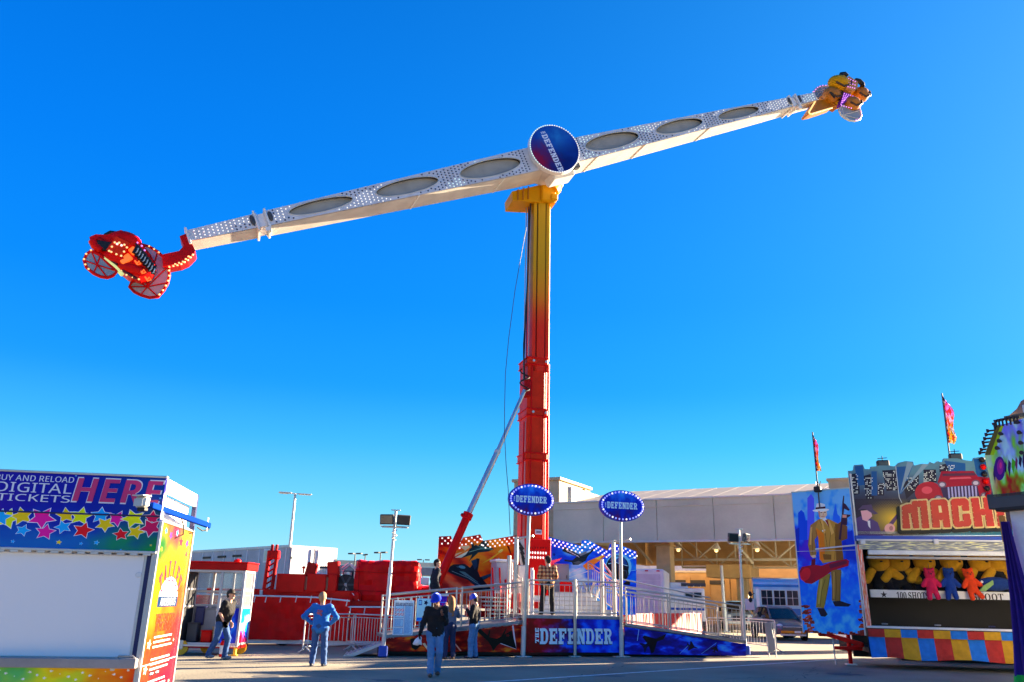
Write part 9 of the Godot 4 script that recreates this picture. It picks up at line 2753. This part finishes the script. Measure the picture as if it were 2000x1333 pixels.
func make_people() -> void:
	make_hand()
	make_head()
	var jean := mt("denim", Color8(44, 84, 140), 0.85, 0.0, 2.5)
	var jean2 := mt("denim_pale", Color8(92, 142, 190), 0.85, 0.0, 2.5)
	var jean3 := mt("denim_dark", Color8(34, 48, 86), 0.85, 0.0, 2.5)
	var blk := mt("cloth_black", Color8(20, 20, 22), 0.9, 0.0, 2.0)
	var brown := mt("shoe_brown", Color8(110, 78, 56), 0.7)
	var navy_shoe := mt("shoe_navy", Color8(26, 40, 66), 0.6)
	mt("skin_dark", Color8(120, 80, 60), 0.6, 0.0, 1, false)
	# blue shirt, back to us, hands on hips, looking up at the ride
	var p := gnd(619, 1302)
	var h := 1.72
	var shirt := Image.create(128, 128, false, Image.FORMAT_RGB8)
	var sb := mt("shirt_blue", Color8(20, 112, 200), 0.85, 0.0, 2.0)
	var a := person("person in bright blue shirt and jeans, hands on hips, looking up", face_to(p, 172, h), {"top": sb, "top_name": "shirt", "trousers": jean, "shoes": navy_shoe, "w": 1.12, "belly": 0.03, "eL": Vector3(0.43, 1.17, -0.1), "wL": Vector3(0.24, 0.99, 0.02), "eR": Vector3(-0.43, 1.17, -0.1), "wR": Vector3(-0.24, 0.99, 0.02), "nod": -0.25, "hair": mt("hair_sandy", Color8(176, 140, 108), 0.9), "kL": Vector3(0.12, 0.5, 0.01), "kR": Vector3(-0.13, 0.5, 0.02), "aL": Vector3(0.14, 0.09, -0.02), "aR": Vector3(-0.16, 0.09, 0.0)})
	# faded print on the back of the shirt
	var pr := Bld.new()
	for w in [[-0.02, 1.3, 0.05, 0.035], [0.03, 1.26, 0.06, 0.04], [-0.03, 1.21, 0.035, 0.045], [0.05, 1.32, 0.03, 0.02]]: pr.sph(Vector3(w[0], w[1], -0.128), Vector3(w[2], w[3], 0.014), 10, 5)
	mi("shirt_print", pr, mt("print_pink", Color8(176, 90, 110), 0.9, 0.0, 6.0), a)
	# black shirt and cap, walking to the right, bent forward
	p = gnd(425, 1289)
	person("person in black shirt and cap walking past the glass booth", face_to(p, 78, 1.74), {"top": blk, "top_name": "shirt", "short": true, "trousers": jean, "shoes": mt("shoe_grey", Color8(130, 140, 150), 0.7), "hat": "cap", "w": 1.08, "belly": 0.07, "lean": 0.14, "nod": 0.1, "kL": Vector3(0.1, 0.52, 0.16), "aL": Vector3(0.1, 0.1, 0.12), "kR": Vector3(-0.1, 0.5, -0.05), "aR": Vector3(-0.1, 0.13, -0.24), "eL": Vector3(0.25, 1.16, -0.02), "wL": Vector3(0.24, 0.93, 0.1), "eR": Vector3(-0.25, 1.16, 0.05), "wR": Vector3(-0.24, 0.94, 0.18), "hair": mt("hair_dark", Color8(40, 32, 28), 0.9)})
	# helmet and black jacket, near the camera, rag in his right hand
	p = gnd(846, 1322)
	var c := person("person in blue helmet and black jacket striding forward with white rag", face_to(p, 12, 1.74), {"top": blk, "trousers": jean2, "shoes": brown, "hat": "helmet", "skin": "skin_dark", "nod": 0.45, "turn": -0.5, "kL": Vector3(0.10, 0.51, 0.1), "aL": Vector3(0.10, 0.11, -0.1), "kR": Vector3(-0.09, 0.5, 0.1), "aR": Vector3(-0.09, 0.09, 0.16), "eR": Vector3(-0.28, 1.12, 0.0), "wR": Vector3(-0.36, 0.92, 0.16), "eL": Vector3(0.24, 1.13, -0.05), "wL": Vector3(0.12, 1.3, 0.18), "fL": 0.0, "fR": -0.1, "hair": mt("hair_dark", Color8(40, 32, 28), 0.9)})
	var rag := thing("white_rag", "crumpled white rag held by person in black jacket and helmet", "rag", c.transform, "white rags held by helmeted workers")
	var rm := sdf_mesh([[Vector3(-0.37, 0.80, 0.2), Vector3(-0.42, 0.72, 0.2), 0.05, 0.07], [Vector3(-0.42, 0.73, 0.2), Vector3(-0.49, 0.69, 0.22), 0.06, 0.03], [Vector3(-0.38, 0.76, 0.2), Vector3(-0.33, 0.68, 0.23), 0.04, 0.02]], 0.016, 0.03)
	mi("cloth", rm, M.white, rag)
	# second helmet, back turned, by the ramp
	p = gnd(924, 1287)
	var d := person("person in blue helmet and black jacket standing with back to ramp", face_to(p, 255, 1.76), {"top": blk, "trousers": jean2, "shoes": navy_shoe, "hat": "helmet", "nod": 0.3, "eL": Vector3(0.25, 1.15, 0.02), "wL": Vector3(0.14, 1.34, 0.2), "eR": Vector3(-0.26, 1.13, -0.03), "wR": Vector3(-0.25, 0.9, 0.1), "kL": Vector3(0.1, 0.5, 0.06), "aL": Vector3(0.1, 0.09, 0.06), "hair": mt("hair_dark", Color8(40, 32, 28), 0.9)})
	rag = thing("white_rag", "long white rag hanging from the hand of worker by ramp", "rag", d.transform, "white rags held by helmeted workers")
	mi("cloth", sdf_mesh([[Vector3(-0.26, 0.82, 0.14), Vector3(-0.24, 0.62, 0.17), 0.035, 0.06], [Vector3(-0.24, 0.62, 0.17), Vector3(-0.27, 0.42, 0.16), 0.055, 0.035], [Vector3(-0.25, 0.7, 0.15), Vector3(-0.22, 0.5, 0.22), 0.04, 0.02]], 0.016, 0.03), M.white_panel, rag)
	# long-haired person with arms raised behind the first helmet
	p = gnd(876, 1288)
	person("person with long blond hair and grey top facing the ramp railing", face_to(p, 200, 1.7), {"top": mt("top_grey", Color8(110, 116, 134), 0.9, 0.0, 2.0), "top_name": "top", "trousers": jean3, "shoes": brown, "hair": mt("hair_blond", Color8(160, 112, 70), 0.85, 0.0, 4.0), "long": true, "w": 0.9, "eL": Vector3(0.28, 1.3, 0.1), "wL": Vector3(0.12, 1.46, 0.24), "eR": Vector3(-0.28, 1.2, 0.1), "wR": Vector3(-0.14, 1.36, 0.24), "turn": 0.4})
	# plaid shirt, on the deck, back to us
	var T := ride_frame()
	var q := lp(T, "pl", 1095, 870, -0.7)
	var deck: float = lp(T, "d", 470, 932).y + 0.1
	var pos := T * Vector3(q.x, deck, -0.7)
	var pim := Image.create(64, 64, false, Image.FORMAT_RGB8)
	for y in 64:
		for x in 64:
			var k := (1 if (x / 8) % 2 else 0) + (1 if (y / 8) % 2 else 0)
			pim.set_pixel(x, y, [Color8(226, 190, 130), Color8(176, 96, 60), Color8(64, 34, 34)][k])
	pim.generate_mipmaps()
	var plaid := StandardMaterial3D.new()
	plaid.albedo_texture = ImageTexture.create_from_image(pim)
	plaid.uv1_triplanar = true
	plaid.uv1_scale = Vector3.ONE * 2.2
	plaid.roughness = 0.9
	person("person in brown plaid shirt and black trousers standing on the deck", face_to(pos, 190, 1.84), {"top": plaid, "top_name": "shirt", "trousers": blk, "shoes": mt("shoe_black", Color8(24, 24, 28), 0.6), "hair": mt("hair_dark", Color8(40, 32, 28), 0.9), "w": 1.1, "eL": Vector3(0.27, 1.15, 0.0), "wL": Vector3(0.2, 0.98, 0.14), "eR": Vector3(-0.28, 1.15, 0.0), "wR": Vector3(-0.2, 0.98, 0.14), "turn": 0.5, "kL": Vector3(0.15, 0.5, 0.02), "aL": Vector3(0.2, 0.09, -0.02), "kR": Vector3(-0.14, 0.5, 0.02), "aR": Vector3(-0.17, 0.09, 0.0)})
	# worker on a step behind the red ram
	var T2 := fr(T * Vector3(0, 0, -2.4), 16.3)
	var q2 := lp(T2, "c", 500, 548)
	var stand := T2 * Vector3(q2.x, q2.y - 1.78, 0)
	person("person in dark jacket standing behind the red hydraulic ram", face_to(stand, 110, 1.78), {"top": mt("cloth_navy", Color8(26, 30, 44), 0.9), "trousers": mt("cloth_navy", Color8(26, 30, 44), 0.9), "shoes": brown, "hair": mt("hair_dark", Color8(40, 32, 28), 0.9), "turn": -0.4, "lean": 0.05})
	var sp := thing("work_platform", "low red steel work platform under the worker behind the ram", "platform", T2 * Transform3D(Basis.IDENTITY, Vector3(q2.x, 0, 0)))
	var sy := q2.y - 1.78
	bx("top_plate", Vector3(0, sy - 0.03, 0), Vector3(1.0, 0.05, 0.8), M.galv, sp)
	for x in [-0.45, 0.45]:
		for z in [-0.35, 0.35]: bx("leg", Vector3(x, (sy - 0.05) / 2, z), Vector3(0.07, sy - 0.06, 0.07), M.red, sp)
